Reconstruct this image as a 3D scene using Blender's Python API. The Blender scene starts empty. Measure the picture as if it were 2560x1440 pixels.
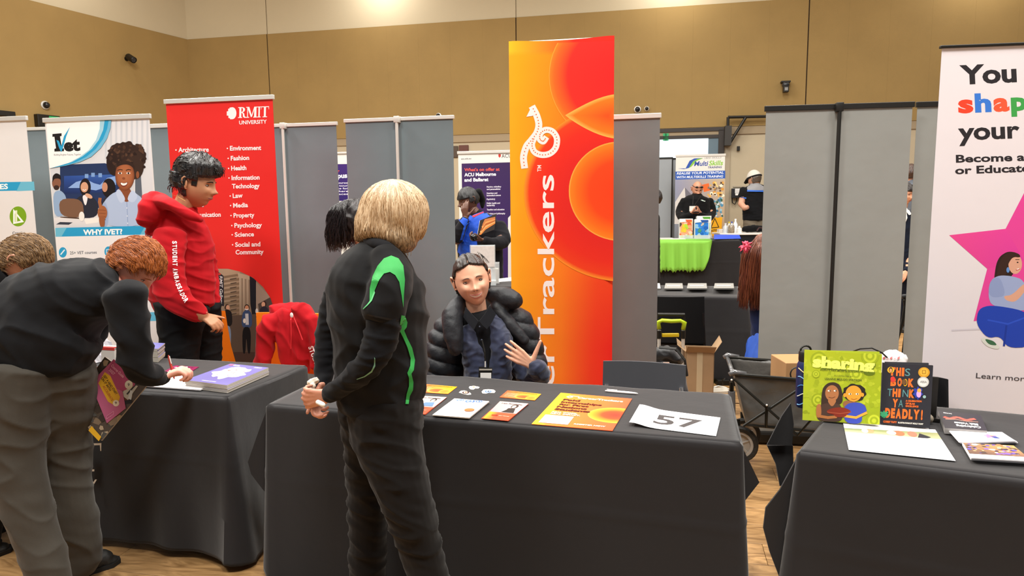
import bpy, bmesh, math, random
import numpy as np
from mathutils import Vector, Matrix, noise, Euler
from mathutils.bvhtree import BVHTree
random.seed(7)
C = bpy.context.scene.collection
PI = math.pi
# ---------------- camera ----------------
F, CAMH = 1740.0, 1.54
PITCH, ROLL = math.radians(7.0), math.radians(-0.6)
cp, sp = math.cos(PITCH), math.sin(PITCH)
_f = Vector((0, cp, -sp)); _r = Vector((1, 0, 0)); _u = _r.cross(_f)
_r2 = _r*math.cos(ROLL) + _u*math.sin(ROLL); _u2 = _u*math.cos(ROLL) - _r*math.sin(ROLL)
CAM = Vector((0, 0, CAMH))
cam = bpy.data.objects.new('camera', bpy.data.cameras.new('camera')); C.objects.link(cam)
cam.matrix_world = Matrix(((_r2.x, _u2.x, -_f.x, 0), (_r2.y, _u2.y, -_f.y, 0), (_r2.z, _u2.z, -_f.z, CAMH), (0, 0, 0, 1)))
cam.data.sensor_width = 36; cam.data.lens = 36*F/2560; cam.data.clip_start = .05; cam.data.clip_end = 200
bpy.context.scene.camera = cam
# ---------------- world, lights, exposure ----------------
sc = bpy.context.scene
sc.view_settings.view_transform = 'Standard'; sc.view_settings.look = 'None'
sc.view_settings.gamma = 1; sc.view_settings.use_curve_mapping = False
sc.view_settings.exposure = 0.34
w = bpy.data.worlds.new('world'); sc.world = w; w.use_nodes = True
w.node_tree.nodes['Background'].inputs[0].default_value = (1.0, .98, .97, 1)
w.node_tree.nodes['Background'].inputs[1].default_value = .22
def area(x, y, z, sx, sy, e, rot=(0, 0, 0), col=(1, .985, .93)):
    l = bpy.data.lights.new('overhead_area_light', 'AREA'); l.shape = 'RECTANGLE'; l.size = sx; l.size_y = sy
    l.energy = e; l.color = col
    o = bpy.data.objects.new('overhead_area_light', l); o.location = (x, y, z); o.rotation_euler = rot; C.objects.link(o)
for (x, y, e) in ((-3.5, 0.5, 270), (0.3, 0.3, 330), (4, 0.8, 230), (-5.5, 5, 400), (-1.5, 5, 230), (2.5, 5, 220), (6.5, 5, 120), (-5.5, 9.5, 370), (-1, 10, 190), (3.5, 9.5, 170), (8, 8, 90)):  # rear lamp on the left is added to brighten the left wall
    area(x, y, 6.9, 1.6, 1.6, e)
def ray(px, py): return (_f*F + _r2*(px-1280) - _u2*(py-720)).normalized()
def PZ(px, py, z=.74): d = ray(px, py); return CAM + d*((z-CAMH)/d.z)
def PY(px, py, y): d = ray(px, py); return CAM + d*(y/d.y)
def wash(px, py, z_dist, e):
    p = CAM+ray(px, py)*z_dist; l = bpy.data.lights.new('wall_wash_lamp', 'POINT'); l.energy = e; l.shadow_soft_size = .12; l.color = (1, .95, .88)
    o = bpy.data.objects.new('wall_wash_lamp', l); o.location = p; C.objects.link(o)
def PP(px, py, p0, n): d = ray(px, py); return CAM + d*((p0-CAM).dot(n)/d.dot(n))
# ---------------- colours and materials ----------------
def hx(c):
    if isinstance(c, (tuple, list)): return tuple(c)[:3]
    c = c.lstrip('#'); v = [int(c[i:i+2], 16)/255 for i in (0, 2, 4)]
    return tuple(((a+.055)/1.055)**2.4 if a > .04045 else a/12.92 for a in v)
_m = {}
def mat(col, rough=.6, metal=0, spec=.5, emit=0, bump=None, var=0, alpha=1, trans=0, sheen=0, vscale=8, name=None, stretch=(1,1,1), coat=0):
    """bump=(scale, strength[, distance])"""
    key = (str(col), rough, metal, spec, emit, str(bump), var, alpha, trans, sheen, vscale, str(stretch), coat)
    if key in _m: return _m[key]
    m = bpy.data.materials.new(name or 'surface'); m.use_nodes = True; nt = m.node_tree; b = nt.nodes['Principled BSDF']
    rgb = hx(col)
    b.inputs['Base Color'].default_value = (*rgb, 1); b.inputs['Roughness'].default_value = rough
    b.inputs['Metallic'].default_value = metal; b.inputs['Specular IOR Level'].default_value = spec
    if coat: b.inputs['Coat Weight'].default_value = coat
    if sheen: b.inputs['Sheen Weight'].default_value = sheen
    if emit: b.inputs['Emission Color'].default_value = (*rgb, 1); b.inputs['Emission Strength'].default_value = emit
    if alpha < 1: b.inputs['Alpha'].default_value = alpha
    if trans: b.inputs['Transmission Weight'].default_value = trans
    if var or bump:
        tc = nt.nodes.new('ShaderNodeTexCoord'); mp = nt.nodes.new('ShaderNodeMapping'); nt.links.new(tc.outputs['Object'], mp.inputs[0])
        mp.inputs['Scale'].default_value = stretch
    if var:
        n = nt.nodes.new('ShaderNodeTexNoise'); n.inputs['Scale'].default_value = vscale; n.inputs['Detail'].default_value = 5
        nt.links.new(mp.outputs[0], n.inputs['Vector'])
        mx = nt.nodes.new('ShaderNodeMix'); mx.data_type = 'RGBA'
        mx.inputs[6].default_value = (*[max(0, c*(1-var)) for c in rgb], 1); mx.inputs[7].default_value = (*[min(1, c*(1+var)) for c in rgb], 1)
        rp = nt.nodes.new('ShaderNodeMapRange'); rp.inputs[1].default_value = .3; rp.inputs[2].default_value = .7
        nt.links.new(n.outputs[0], rp.inputs[0]); nt.links.new(rp.outputs[0], mx.inputs[0]); nt.links.new(mx.outputs[2], b.inputs['Base Color'])
    if bump:
        n = nt.nodes.new('ShaderNodeTexNoise'); n.inputs['Scale'].default_value = bump[0]; n.inputs['Detail'].default_value = 4
        nt.links.new(mp.outputs[0], n.inputs['Vector'])
        bp = nt.nodes.new('ShaderNodeBump'); bp.inputs['Strength'].default_value = bump[1]
        bp.inputs['Distance'].default_value = bump[2] if len(bump) > 2 else .01
        nt.links.new(n.outputs[0], bp.inputs['Height']); nt.links.new(bp.outputs[0], b.inputs['Normal'])
    _m[key] = m
    return m
def print_mat(rough=.45, key='print', bump=0):
    if key in _m: return _m[key]
    m = bpy.data.materials.new('printed_ink'); m.use_nodes = True; nt = m.node_tree; b = nt.nodes['Principled BSDF']
    a = nt.nodes.new('ShaderNodeAttribute'); a.attribute_name = 'Col'; nt.links.new(a.outputs['Color'], b.inputs['Base Color'])
    b.inputs['Roughness'].default_value = rough; b.inputs['Specular IOR Level'].default_value = .3
    if bump:
        n = nt.nodes.new('ShaderNodeTexNoise'); n.inputs['Scale'].default_value = 2.2
        tc = nt.nodes.new('ShaderNodeTexCoord'); nt.links.new(tc.outputs['Object'], n.inputs['Vector'])
        bp = nt.nodes.new('ShaderNodeBump'); bp.inputs['Strength'].default_value = bump; bp.inputs['Distance'].default_value = .03
        nt.links.new(n.outputs[0], bp.inputs['Height']); nt.links.new(bp.outputs[0], b.inputs['Normal'])
    _m[key] = m; return m
# ---------------- objects ----------------
def root_of(o):
    while o.parent: o = o.parent
    return o
def thing(name, label, cat, loc, group=None):
    o = bpy.data.objects.new(name, None); o.empty_display_size = .1; C.objects.link(o); o.location = loc
    o['label'] = label; o['category'] = cat
    if group: o['group'] = group
    return o
def tag(o, label=None, cat=None, group=None, kind=None):
    for k, v in (('label', label), ('category', cat), ('group', group), ('kind', kind)):
        if v: o[k] = v
    return o
def mesh(name, V, Fc, m, parent=None, smooth=False, mi=None, cols=None, recenter=True):
    """V in world coordinates"""
    V = [Vector(v) for v in V]
    if parent: org = root_of(parent).location.copy()
    elif recenter:
        xs, ys, zs = zip(*[(v.x, v.y, v.z) for v in V]); org = Vector(((min(xs)+max(xs))/2, (min(ys)+max(ys))/2, min(zs)))
    else: org = Vector((0, 0, 0))
    me = bpy.data.meshes.new(name); me.from_pydata([tuple(v-org) for v in V], [], Fc)
    if not isinstance(m, (list, tuple)): m = [m]
    for x in m: me.materials.append(x)
    if mi is not None: me.polygons.foreach_set('material_index', mi)
    if cols is not None:
        at = me.color_attributes.new('Col', 'FLOAT_COLOR', 'POINT')
        at.data.foreach_set('color', [c for col in cols for c in (*col[:3], 1)])
    if smooth is True: me.polygons.foreach_set('use_smooth', [True]*len(me.polygons))
    me.update()
    if smooth == 'auto':
        try: me.shade_flat(); me.polygons.foreach_set('use_smooth', [True]*len(me.polygons)); me.set_sharp_from_angle(angle=math.radians(40))
        except Exception: pass
    o = bpy.data.objects.new(name, me); C.objects.link(o)
    if parent: o.parent = parent
    else: o.location = org
    return o
class MB:
    def __init__(s): s.V = []; s.F = []; s.M = []
    def add(s, V, Fc, mi=0):
        n = len(s.V); s.V += [Vector(v) for v in V]; s.F += [tuple(i+n for i in f) for f in Fc]; s.M += [mi]*len(Fc); return s
    def box(s, a, b, X=None, Y=None, Z=None, o=None, mi=0, bev=0):
        """box from local corner a to b in frame o + X,Y,Z"""
        X = X or Vector((1, 0, 0)); Y = Y or Vector((0, 1, 0)); Z = Z or Vector((0, 0, 1)); o = Vector(o) if o is not None else Vector((0, 0, 0))
        if bev:
            bm = bmesh.new(); bmesh.ops.create_cube(bm, size=1)
            for v in bm.verts: v.co = Vector([a[i]+(v.co[i]+.5)*(b[i]-a[i]) for i in range(3)])
            bmesh.ops.bevel(bm, geom=bm.edges[:], offset=bev, segments=2, affect='EDGES', profile=.5)
            bm.verts.ensure_lookup_table()
            V = [o+X*v.co.x+Y*v.co.y+Z*v.co.z for v in bm.verts]; Fc = [tuple(v.index for v in f.verts) for f in bm.faces]; bm.free()
            return s.add(V, Fc, mi)
        V = [o+X*x+Y*y+Z*z for z in (a[2], b[2]) for y in (a[1], b[1]) for x in (a[0], b[0])]
        return s.add(V, [(0, 2, 3, 1), (4, 5, 7, 6), (0, 1, 5, 4), (2, 6, 7, 3), (0, 4, 6, 2), (1, 3, 7, 5)], mi)
    def tube(s, pts, r, n=8, mi=0, closed=False, flat=1):
        pts = [Vector(p) for p in pts]; R = r if isinstance(r, (list, tuple)) else [r]*len(pts)
        V = []; up = None
        for i, p in enumerate(pts):
            t = (pts[min(i+1, len(pts)-1)]-pts[max(i-1, 0)])
            t = t.normalized() if t.length > 1e-9 else Vector((0, 0, 1))
            if up is None: up = t.orthogonal().normalized()
            up = (up - t*up.dot(t)); up = up.normalized() if up.length > 1e-6 else t.orthogonal().normalized()
            q = t.cross(up)
            for k in range(n):
                a = 2*PI*k/n; V.append(p+up*math.cos(a)*R[i]+q*math.sin(a)*R[i]*flat)
        Fc = [(i*n+k, i*n+(k+1) % n, (i+1)*n+(k+1) % n, (i+1)*n+k) for i in range(len(pts)-1) for k in range(n)]
        Fc += [tuple(range(n))[::-1], tuple((len(pts)-1)*n+k for k in range(n))]
        return s.add(V, Fc, mi)
    def lathe(s, prof, o, axis=Vector((0, 0, 1)), n=20, mi=0, caps=True):
        """prof [(r,h)]"""
        axis = axis.normalized(); a1 = axis.orthogonal().normalized(); a2 = axis.cross(a1); o = Vector(o)
        V = [o+axis*h+(a1*math.cos(2*PI*k/n)+a2*math.sin(2*PI*k/n))*r for r, h in prof for k in range(n)]
        Fc = [(i*n+k, i*n+(k+1) % n, (i+1)*n+(k+1) % n, (i+1)*n+k) for i in range(len(prof)-1) for k in range(n)]
        if caps: Fc += [tuple(range(n))[::-1], tuple((len(prof)-1)*n+k for k in range(n))]
        return s.add(V, Fc, mi)
    def ball(s, c, r, n=12, mi=0, X=None, Y=None, Z=None):
        r = r if isinstance(r, (list, tuple)) else (r, r, r); c = Vector(c)
        X = X or Vector((1, 0, 0)); Y = Y or Vector((0, 1, 0)); Z = Z or Vector((0, 0, 1)); V = []; h = n//2
        for i in range(h+1):
            th = PI*i/h
            for k in range(n):
                a = 2*PI*k/n; V.append(c+X*(r[0]*math.sin(th)*math.cos(a))+Y*(r[1]*math.sin(th)*math.sin(a))+Z*(r[2]*math.cos(th)))
        return s.add(V, [(i*n+k, i*n+(k+1) % n, (i+1)*n+(k+1) % n, (i+1)*n+k) for i in range(h) for k in range(n)], mi)
    def slab(s, pts, th, nrm, mi=0, mside=None):
        """extruded polygon, pts are the top face"""
        n = len(pts); nrm = Vector(nrm); P = [Vector(p) for p in pts]
        V = P+[p-nrm*th for p in P]
        s.add(V, [tuple(range(n)), tuple(range(2*n-1, n-1, -1))], mi)
        return s.add(V, [(i, i+n, (i+1) % n+n, (i+1) % n) for i in range(n)], mi if mside is None else mside)
    def build(s, name, m, parent=None, smooth=False): return mesh(name, s.V, s.F, m, parent, smooth, mi=s.M)
ORD = ('topmost', 'second from top', 'third from top', 'fourth from top', 'fifth from top', 'sixth from top', 'seventh from top', 'eighth from top', 'third from bottom', 'second from bottom', 'lowest')
# ---------------- flat print ----------------
_tc = {}
def text_mesh(s, bold, shear):
    k = (s, bold, shear)
    if k in _tc: return _tc[k]
    cu = bpy.data.curves.new('t', 'FONT'); cu.body = s; cu.size = 1; cu.resolution_u = 3; cu.offset = bold; cu.shear = shear
    o = bpy.data.objects.new('t', cu); C.objects.link(o); dg = bpy.context.evaluated_depsgraph_get()
    me = bpy.data.meshes.new_from_object(o.evaluated_get(dg)); V = [(v.co.x, v.co.y) for v in me.vertices]; Fc = [tuple(p.vertices) for p in me.polygons]
    bpy.data.objects.remove(o); bpy.data.curves.remove(cu); bpy.data.meshes.remove(me)
    if V:
        x0 = min(v[0] for v in V); x1 = max(v[0] for v in V); V = [((a-x0)/(x1-x0), b/.72) for a, b in V]
    _tc[k] = (V, Fc); return _tc[k]
def lerp(a, b, t): return tuple(x+(y-x)*t for x, y in zip(a, b))
class Art:
    """layers of printed shapes on a real surface; f(u,v,layer) gives the 3D point"""
    def __init__(s, f, step=1): s.f = f; s.V = []; s.F = []; s.K = []; s.L = 0; s.clip = None; s.step = step; s.sm = 0
    def layer(s): s.L += s.step
    def _emit(s, pts, cols):
        if s.clip:
            P = [(p[0], p[1], *c) for p, c in zip(pts, cols)]; cl = s.clip; n = len(cl)
            for i in range(n):
                a, b = cl[i], cl[(i+1) % n]; out = []
                side = lambda p: (b[0]-a[0])*(p[1]-a[1])-(b[1]-a[1])*(p[0]-a[0])
                for j in range(len(P)):
                    p, q = P[j], P[(j+1) % len(P)]; sp_, sq = side(p), side(q)
                    if sp_ >= 0: out.append(p)
                    if sp_*sq < 0: out.append(lerp(p, q, sp_/(sp_-sq)))
                P = out
                if not P: return
            pts = [(p[0], p[1]) for p in P]; cols = [p[2:5] for p in P]
        if len(pts) < 3: return
        n = len(s.V); s.V += [s.f(p[0], p[1], s.L) for p in pts]; s.K += cols; s.F.append(tuple(range(n, n+len(pts))))
    def poly(s, pts, col, new=True):
        if new: s.layer()
        for _ in range(s.sm):
            q = []
            for p, r in zip(pts, pts[1:]+pts[:1]): q += [lerp(p, r, .22), lerp(p, r, .78)]
            pts = q
        s._emit(pts, [hx(col)]*len(pts))
    def rect(s, x0, y0, x1, y1, col): s.poly([(x0, y0), (x1, y0), (x1, y1), (x0, y1)], col)
    def line(s, pts, w, col, new=True):
        if new: s.layer()
        for (x0, y0), (x1, y1) in zip(pts, pts[1:]):
            L = math.hypot(x1-x0, y1-y0) or 1; nx, ny = -(y1-y0)/L*w/2, (x1-x0)/L*w/2; ex, ey = (x1-x0)/L*w*.3, (y1-y0)/L*w*.3
            s._emit([(x0+nx-ex, y0+ny-ey), (x1+nx+ex, y1+ny+ey), (x1-nx+ex, y1-ny+ey), (x0-nx-ex, y0-ny-ey)], [hx(col)]*4); s.L += .1
    def grad(s, quad, cols, nx=1, ny=1):
        s.layer(); c = [hx(k) for k in cols]
        q = lambda u, v: lerp(lerp(quad[0], quad[1], u), lerp(quad[3], quad[2], u), v); k = lambda u, v: lerp(lerp(c[0], c[1], u), lerp(c[3], c[2], u), v)
        for i in range(nx):
            for j in range(ny):
                uv = [(i/nx, j/ny), ((i+1)/nx, j/ny), ((i+1)/nx, (j+1)/ny), (i/nx, (j+1)/ny)]; s._emit([q(*p) for p in uv], [k(*p) for p in uv])
    def ell(s, cx, cy, rx, ry, col, rot=0, n=28, a0=0, a1=2*PI):
        """col: one colour or [(t, colour), ...] from centre to rim; (0,c) centre"""
        s.layer(); st = [(1, hx(col))] if isinstance(col, str) else [(t, hx(c)) for t, c in col]
        cr, sr = math.cos(rot), math.sin(rot)
        P = lambda t, a: (cx+rx*t*math.cos(a)*cr-ry*t*math.sin(a)*sr, cy+rx*t*math.cos(a)*sr+ry*t*math.sin(a)*cr)
        if len(st) == 1: s._emit([P(1, a0+(a1-a0)*k/n) for k in range(n+(a1-a0 < 6.2))], [st[0][1]]*(n+(a1-a0 < 6.2))); return
        for (t0, c0), (t1, c1) in zip(st, st[1:]):
            for k in range(n):
                b0, b1 = a0+(a1-a0)*k/n, a0+(a1-a0)*(k+1)/n
                s._emit([P(t0, b0), P(t1, b0), P(t1, b1), P(t0, b1)] if t0 else [P(0, 0), P(t1, b0), P(t1, b1)], [c0, c1, c1, c0] if t0 else [c0, c1, c1])
    def text(s, txt, x0, y0, x1, y1, h, col, bold=0, shear=0, up=None, new=True):
        if new: s.layer()
        V, Fc = text_mesh(txt, bold, shear)
        if not V: return
        dx, dy = x1-x0, y1-y0; L = math.hypot(dx, dy)
        ux, uy = up if up else (dy/L, -dx/L); n = len(s.V); c = hx(col)
        s.V += [s.f(x0+dx*a+ux*h*b, y0+dy*a+uy*h*b, s.L+.2) for a, b in V]; s.K += [c]*len(V); s.F += [tuple(i+n for i in f) for f in Fc]
    def blotch(s, x0, y0, x1, y1, cols, n, r, seed=1):
        """loose print texture of small colour patches"""
        R = random.Random(seed); s.layer()
        for _ in range(n):
            x, y = R.uniform(x0, x1), R.uniform(y0, y1); rr = R.uniform(.4, 1)*r; k = R.randint(4, 7); c = hx(R.choice(cols)); a = R.random()*6
            s._emit([(x+rr*math.cos(a+2*PI*j/k)*R.uniform(.6, 1.3), y+rr*math.sin(a+2*PI*j/k)*R.uniform(.6, 1.3)) for j in range(k)], [c]*k); s.L += .1
    def build(s, name, parent, m=None): return mesh(name, s.V, s.F, m or print_mat(), parent, cols=s.K)
def quadmap(c, n, eps=.00012, us=1, vs=1):
    """c: TL,TR,BR,BL world corners; u,v run 0..us / 0..vs"""
    c = [Vector(p) for p in c]; n = Vector(n)
    def f(u, v, L):
        u /= us; v /= vs; return c[0].lerp(c[1], u).lerp(c[3].lerp(c[2], u), v)+n*(eps*(L+1))
    return f
def planemap(p0, n, eps=.00004):
    n = n.normalized()
    if n.dot(CAM-p0) < 0: n = -n
    def f(px, py, L): return PP(px, py, p0+n*(eps*(L+1)), n)
    return f
# ---------------- room ----------------
Ztop = 5.5
d1, d2 = ray(468, 100), ray(1960, 0)
def zpt(px, py, z): d = ray(px, py); return CAM+d*((z-CAMH)/d.z)
A = zpt(468, 100, Ztop); B = zpt(1960, 0, Ztop)
WX = (B-A); WX.z = 0; WX.normalize(); WN = Vector((WX.y, -WX.x, 0))     # WN faces the camera
def WP(px, py, off=0): return PP(px, py, A+WN*off, WN)
Zbot = WP(1650, 322).z
L0 = zpt(65, 0, Ztop); LX = (L0-A); LX.z = 0; LX.normalize(); LN = Vector((-LX.y, LX.x, 0))
if LN.dot(CAM-A) < 0: LN = -LN
def LP(px, py, off=0): return PP(px, py, A+LN*off, LN)
A0 = Vector((A.x, A.y, 0)); UP = Vector((0, 0, 1)); CEIL = 8.2
cream = mat('#b8ab92', .85, bump=(60, .15), name='cream_render'); white = mat('#bfb49a', .9, bump=(40, .1), name='off_white_board')
brown = mat('#957b4a', .85, bump=(90, .35, .004), var=.05, vscale=1.5, name='brown_acoustic_fabric')
dark = mat('#1c1917', .6); joint = mat('#3a2a18', .9)
wb = MB().box((-.2, -.2, 0), (24, 0, CEIL), WX, WN, UP, A0).build('wall_back', cream); tag(wb, kind='structure')
wl = MB().box((-.2, -.2, 0), (14, 0, CEIL), LX, LN, UP, A0).build('wall_left', cream); tag(wl, kind='structure')
sx = lambda px, py=150: (WP(px, py)-A0).dot(WX)
def panels(wall, X, N, edges, z0, z1, m, th, gap, name='wall_panel'):
    for a, b in zip(edges, edges[1:]):
        MB().box((a+gap, .001, z0), (b-gap, th, z1), X, N, UP, A0, bev=.004).build(name, m, wall)
bay = sx(2017)-sx(1291, 70); k0 = sx(1291, 70)
ed = [0]+[k0+bay/8*i for i in range(-20, 40) if .3 < k0+bay/8*i < 23.5]
for wall, X, N, E_ in ((wb, WX, WN, ed), (wl, LX, LN, [0.0, 2.4, 4.8, 7.2, 9.6, 12])):
    big = [0]+[k0+bay*i for i in range(-2, 4) if .3 < k0+bay*i < 23.5]+[23.5] if wall is wb else [0.0, 12]
    for a, b in zip(E_, E_[1:]):
        g = .0004
        l = .012 if any(abs(a-q) < .01 for q in big[1:]) else g; r = .012 if any(abs(b-q) < .01 for q in big[1:]) else g
        MB().box((a+l, .001, Zbot), (b-r, .05, Ztop), X, N, UP, A0).build('wall_panel', brown, wall)
    MB().box((0, .001, Zbot), (E_[-1], .03, Ztop), X, N, UP, A0).build('panel_backing', joint, wall)
    for a, b in zip(big, big[1:]):
        MB().box((a+.01, .001, Ztop+.004), (b-.01, .03, CEIL), X, N, UP, A0, bev=.003).build('upper_panel', white, wall)
    MB().box((0, .001, Zbot-.16), (E_[-1], .035, Zbot-.001), X, N, UP, A0).build('panel_rail', mat('#9b8a70', .8), wall)
for q_ in ((925, -70), (1690, -95), (180, -190), (2500, -150)):
    w_ = WP(*q_, .8) if q_[0] > 300 else LP(*q_, .8); wash(*q_, (w_-CAM).length, 62)
cl = MB().box((-16, -6, CEIL), (24, 20, CEIL+.1)).build('ceiling', mat('#d8d4cc', .9)); tag(cl, kind='structure')
# floor: planks as pieces near the camera, texture beyond
def wood(name='oak_vinyl', far=False):
    m = bpy.data.materials.new(name); m.use_nodes = True; nt = m.node_tree; b = nt.nodes['Principled BSDF']; N = nt.nodes.new; L = nt.links.new
    tc = N('ShaderNodeTexCoord'); oi = N('ShaderNodeObjectInfo'); va = N('ShaderNodeVectorMath'); va.operation = 'MULTIPLY_ADD'
    cm = N('ShaderNodeCombineXYZ'); L(oi.outputs['Random'], cm.inputs[0]); L(oi.outputs['Random'], cm.inputs[1])
    L(cm.outputs[0], va.inputs[0]); va.inputs[1].default_value = (40, 17, 9); L(tc.outputs['Object'], va.inputs[2])
    mp = N('ShaderNodeMapping'); mp.inputs['Scale'].default_value = (2.2, 9, 1); L(va.outputs[0], mp.inputs[0])
    n = N('ShaderNodeTexNoise'); n.inputs['Scale'].default_value = 1.6; n.inputs['Detail'].default_value = 8; n.inputs['Distortion'].default_value = 2.4; L(mp.outputs[0], n.inputs['Vector'])
    cr = N('ShaderNodeValToRGB'); cr.color_ramp.elements[0].position = .3; cr.color_ramp.elements[0].color = (*hx('#7c5a34'), 1)
    cr.color_ramp.elements[1].position = .68; cr.color_ramp.elements[1].color = (*hx('#bd9462'), 1); L(n.outputs[0], cr.inputs[0])
    hs = N('ShaderNodeHueSaturation'); mr = N('ShaderNodeMapRange'); mr.inputs[3].default_value = .78; mr.inputs[4].default_value = 1.1
    L(oi.outputs['Random'], mr.inputs[0]); L(mr.outputs[0], hs.inputs['Value']); L(cr.outputs[0], hs.inputs['Color'])
    if far:
        bk = N('ShaderNodeTexBrick'); bk.inputs['Scale'].default_value = 1; bk.inputs['Brick Width'].default_value = 1.22; bk.inputs['Row Height'].default_value = .19
        bk.inputs['Mortar Size'].default_value = .002; bk.inputs[1].default_value = (1, 1, 1, 1); bk.inputs[2].default_value = (.8, .78, .75, 1); bk.inputs[3].default_value = (.4, .35, .3, 1)
        L(tc.outputs['Object'], bk.inputs['Vector']); mx = N('ShaderNodeMix'); mx.data_type = 'RGBA'; mx.blend_type = 'MULTIPLY'; mx.inputs[0].default_value = 1
        L(hs.outputs[0], mx.inputs[6]); L(bk.outputs[0], mx.inputs[7]); L(mx.outputs[2], b.inputs['Base Color'])
    else: L(hs.outputs[0], b.inputs['Base Color'])
    b.inputs['Roughness'].default_value = .42
    bp = N('ShaderNodeBump'); bp.inputs['Strength'].default_value = .15; bp.inputs['Distance'].default_value = .003; L(n.outputs[0], bp.inputs['Height']); L(bp.outputs[0], b.inputs['Normal'])
    return m
fl = mesh('floor', [(-16, -6, -.004), (24, -6, -.004), (24, 20, -.004), (-16, 20, -.004)], [(0, 1, 2, 3)], wood('oak_vinyl_far', True), recenter=False); tag(fl, kind='structure')
yaw = math.atan2(-WX.y, WX.x)*-1
pm = MB().box((-.609, -.094, -.003), (.609, .094, 0), bev=.0012).build('plank_source', wood()); pdata = pm.data; bpy.data.objects.remove(pm)
for v in pdata.vertices: pass
zoff = 0
PW, PLN = .19, 1.22
ca, sa = math.cos(yaw), math.sin(yaw); cnt = 0
for j in range(-10, 60):
    for i in range(-8, 9):
        x = i*PLN+(j*.43 % 1)*PLN; y = j*PW
        wx, wy = ca*x-sa*y, sa*x+ca*y
        vis = (1.9 < wy < 8.4 and abs(wx) < wy*.80+.3) and not (wy > 5 and wx < 1.4) and not (wy > 5.2 and wx > 2.9) and not (wy > 3.4 and wx < .5)
        if vis and cnt < 298:
            o = bpy.data.objects.new('plank', pdata); o.parent = fl; o.location = (wx, wy, .0); o.rotation_euler = (0, 0, yaw); C.objects.link(o); cnt += 1
# ---------------- banners ----------------
DX = WX.copy()  # row direction of stands
def yawdir(deg): a = math.radians(deg); return Vector((math.cos(a), math.sin(a), 0))
silver = mat('#cfccc6', .38, .25); blackm = mat('#15130f', .45, .2)
def banner(name, label, tl, tr, Y, front, rail=silver, yaw=-12, base=True, pole=None, railh=.03, body=None, group=None, polem=None, backface=None, poled=.03):
    """tl,tr pixel of the rail's top corners; Y distance of the middle; panel hangs to the floor cassette"""
    X = yawdir(yaw); N = Vector((X.y, -X.x, 0))
    mid = PY((tl[0]+tr[0])/2, (tl[1]+tr[1])/2, Y)
    a = PP(*tl, mid, N); b = PP(*tr, mid, N); zt = (a.z+b.z)/2
    L = (b-a).dot(X); o = Vector((a.x, a.y, 0))
    t = thing(name, label, 'banner', o+X*(L/2), group)
    pw = L*.985
    g = MB(); n = 10
    V = []; 
    for j in range(n+1):
        for i in range(n+1):
            V.append(o+X*(L/2+(i/n-.5)*pw)+UP*(.09+(zt-railh-.09)*j/n))
    V2 = [v-N*.0015 for v in V]; k = len(V)
    fc = [(j*(n+1)+i, j*(n+1)+i+1, (j+1)*(n+1)+i+1, (j+1)*(n+1)+i) for j in range(n) for i in range(n)]
    g.add(V, fc, 0); g.add(V2, [f[::-1] for f in fc], 1)
    g.build('panel', [front, backface or front], t)
    MB().box((-.004, -.010, zt-railh), (L+.004, .010, zt), X, N, UP, o, bev=.003).build('top_rail', rail, t)
    MB().box((L/2-pw/2-.01, -.16, .012), (L/2+pw/2+.01, .02, .09), X, N, UP, o, bev=.02).build('cassette', rail, t)
    for s in (.15, .85): MB().box((L*s-.02, -.22, 0), (L*s+.02, .14, .012), X, N, UP, o, bev=.004).build('foot', rail, t)
    if pole is not None:
        q = MB(); s = 1 if pole == 'front' else -1
        q.tube([o+X*L/2+N*s*poled+UP*.05, o+X*L/2+N*s*poled+UP*(zt-railh/2)], .011, 10)
        q.box((L/2-.02, min(0, s*poled)-.012, zt-railh-.015), (L/2+.02, max(0, s*poled)+.012, zt+.004), X, N, UP, o, bev=.003)
        q.build('support_pole', polem or rail, t, smooth='auto')
    p0 = o+X*L/2
    return t, planemap(p0, N), X, N, o, L, zt
greyv = mat('#6a767b', .32, spec=.55, bump=(3, .25, .02), var=.05, vscale=2, name='grey_vinyl_back')
greyl = mat('#8a8b87', .5, spec=.4, bump=(2.6, .35, .03), var=.03, vscale=2, name='light_grey_vinyl_back')
greyw = mat('#6e7070', .35, spec=.5, bump=(3, .2, .02), var=.06, vscale=3, name='warm_grey_vinyl_back')
G = 'blank grey backs of roll-up banners'
banner('roll_up_banner', 'grey blank banner back between the two leftmost white printed banners', (-60, 322), (150, 318), 5.3, greyv, railh=.022)
banner('roll_up_banner', 'grey blank banner back showing between the white courses banner and the red banner', (372, 310), (560, 304), 5.3, greyv, railh=.03)
banner('roll_up_banner', 'grey blank banner back with white centre pole, right beside the red banner', (585, 314), (842, 304), 5.35, greyv, pole='front', railh=.025)
banner('roll_up_banner', 'grey blank banner back with white pole behind the blonde woman', (861, 296), (1134, 290), 5.0, greyv, pole='front', railh=.025)
banner('roll_up_banner', 'warm grey banner back with silver rail right of the tall orange banner', (1440, 292), (1652, 281), 4.4, greyw, railh=.03, yaw=-14)
bk2 = banner('roll_up_banner', 'wide light grey banner back with black rail and black centre pole', (1913, 266), (2285, 253), 4.2, greyl, rail=blackm, pole='front', railh=.032, yaw=-9)
banner('roll_up_banner', 'light grey banner back partly hidden by the white shape your future banner', (2292, 254), (2600, 246), 4.15, greyl, rail=blackm, railh=.032, yaw=-9)

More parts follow.
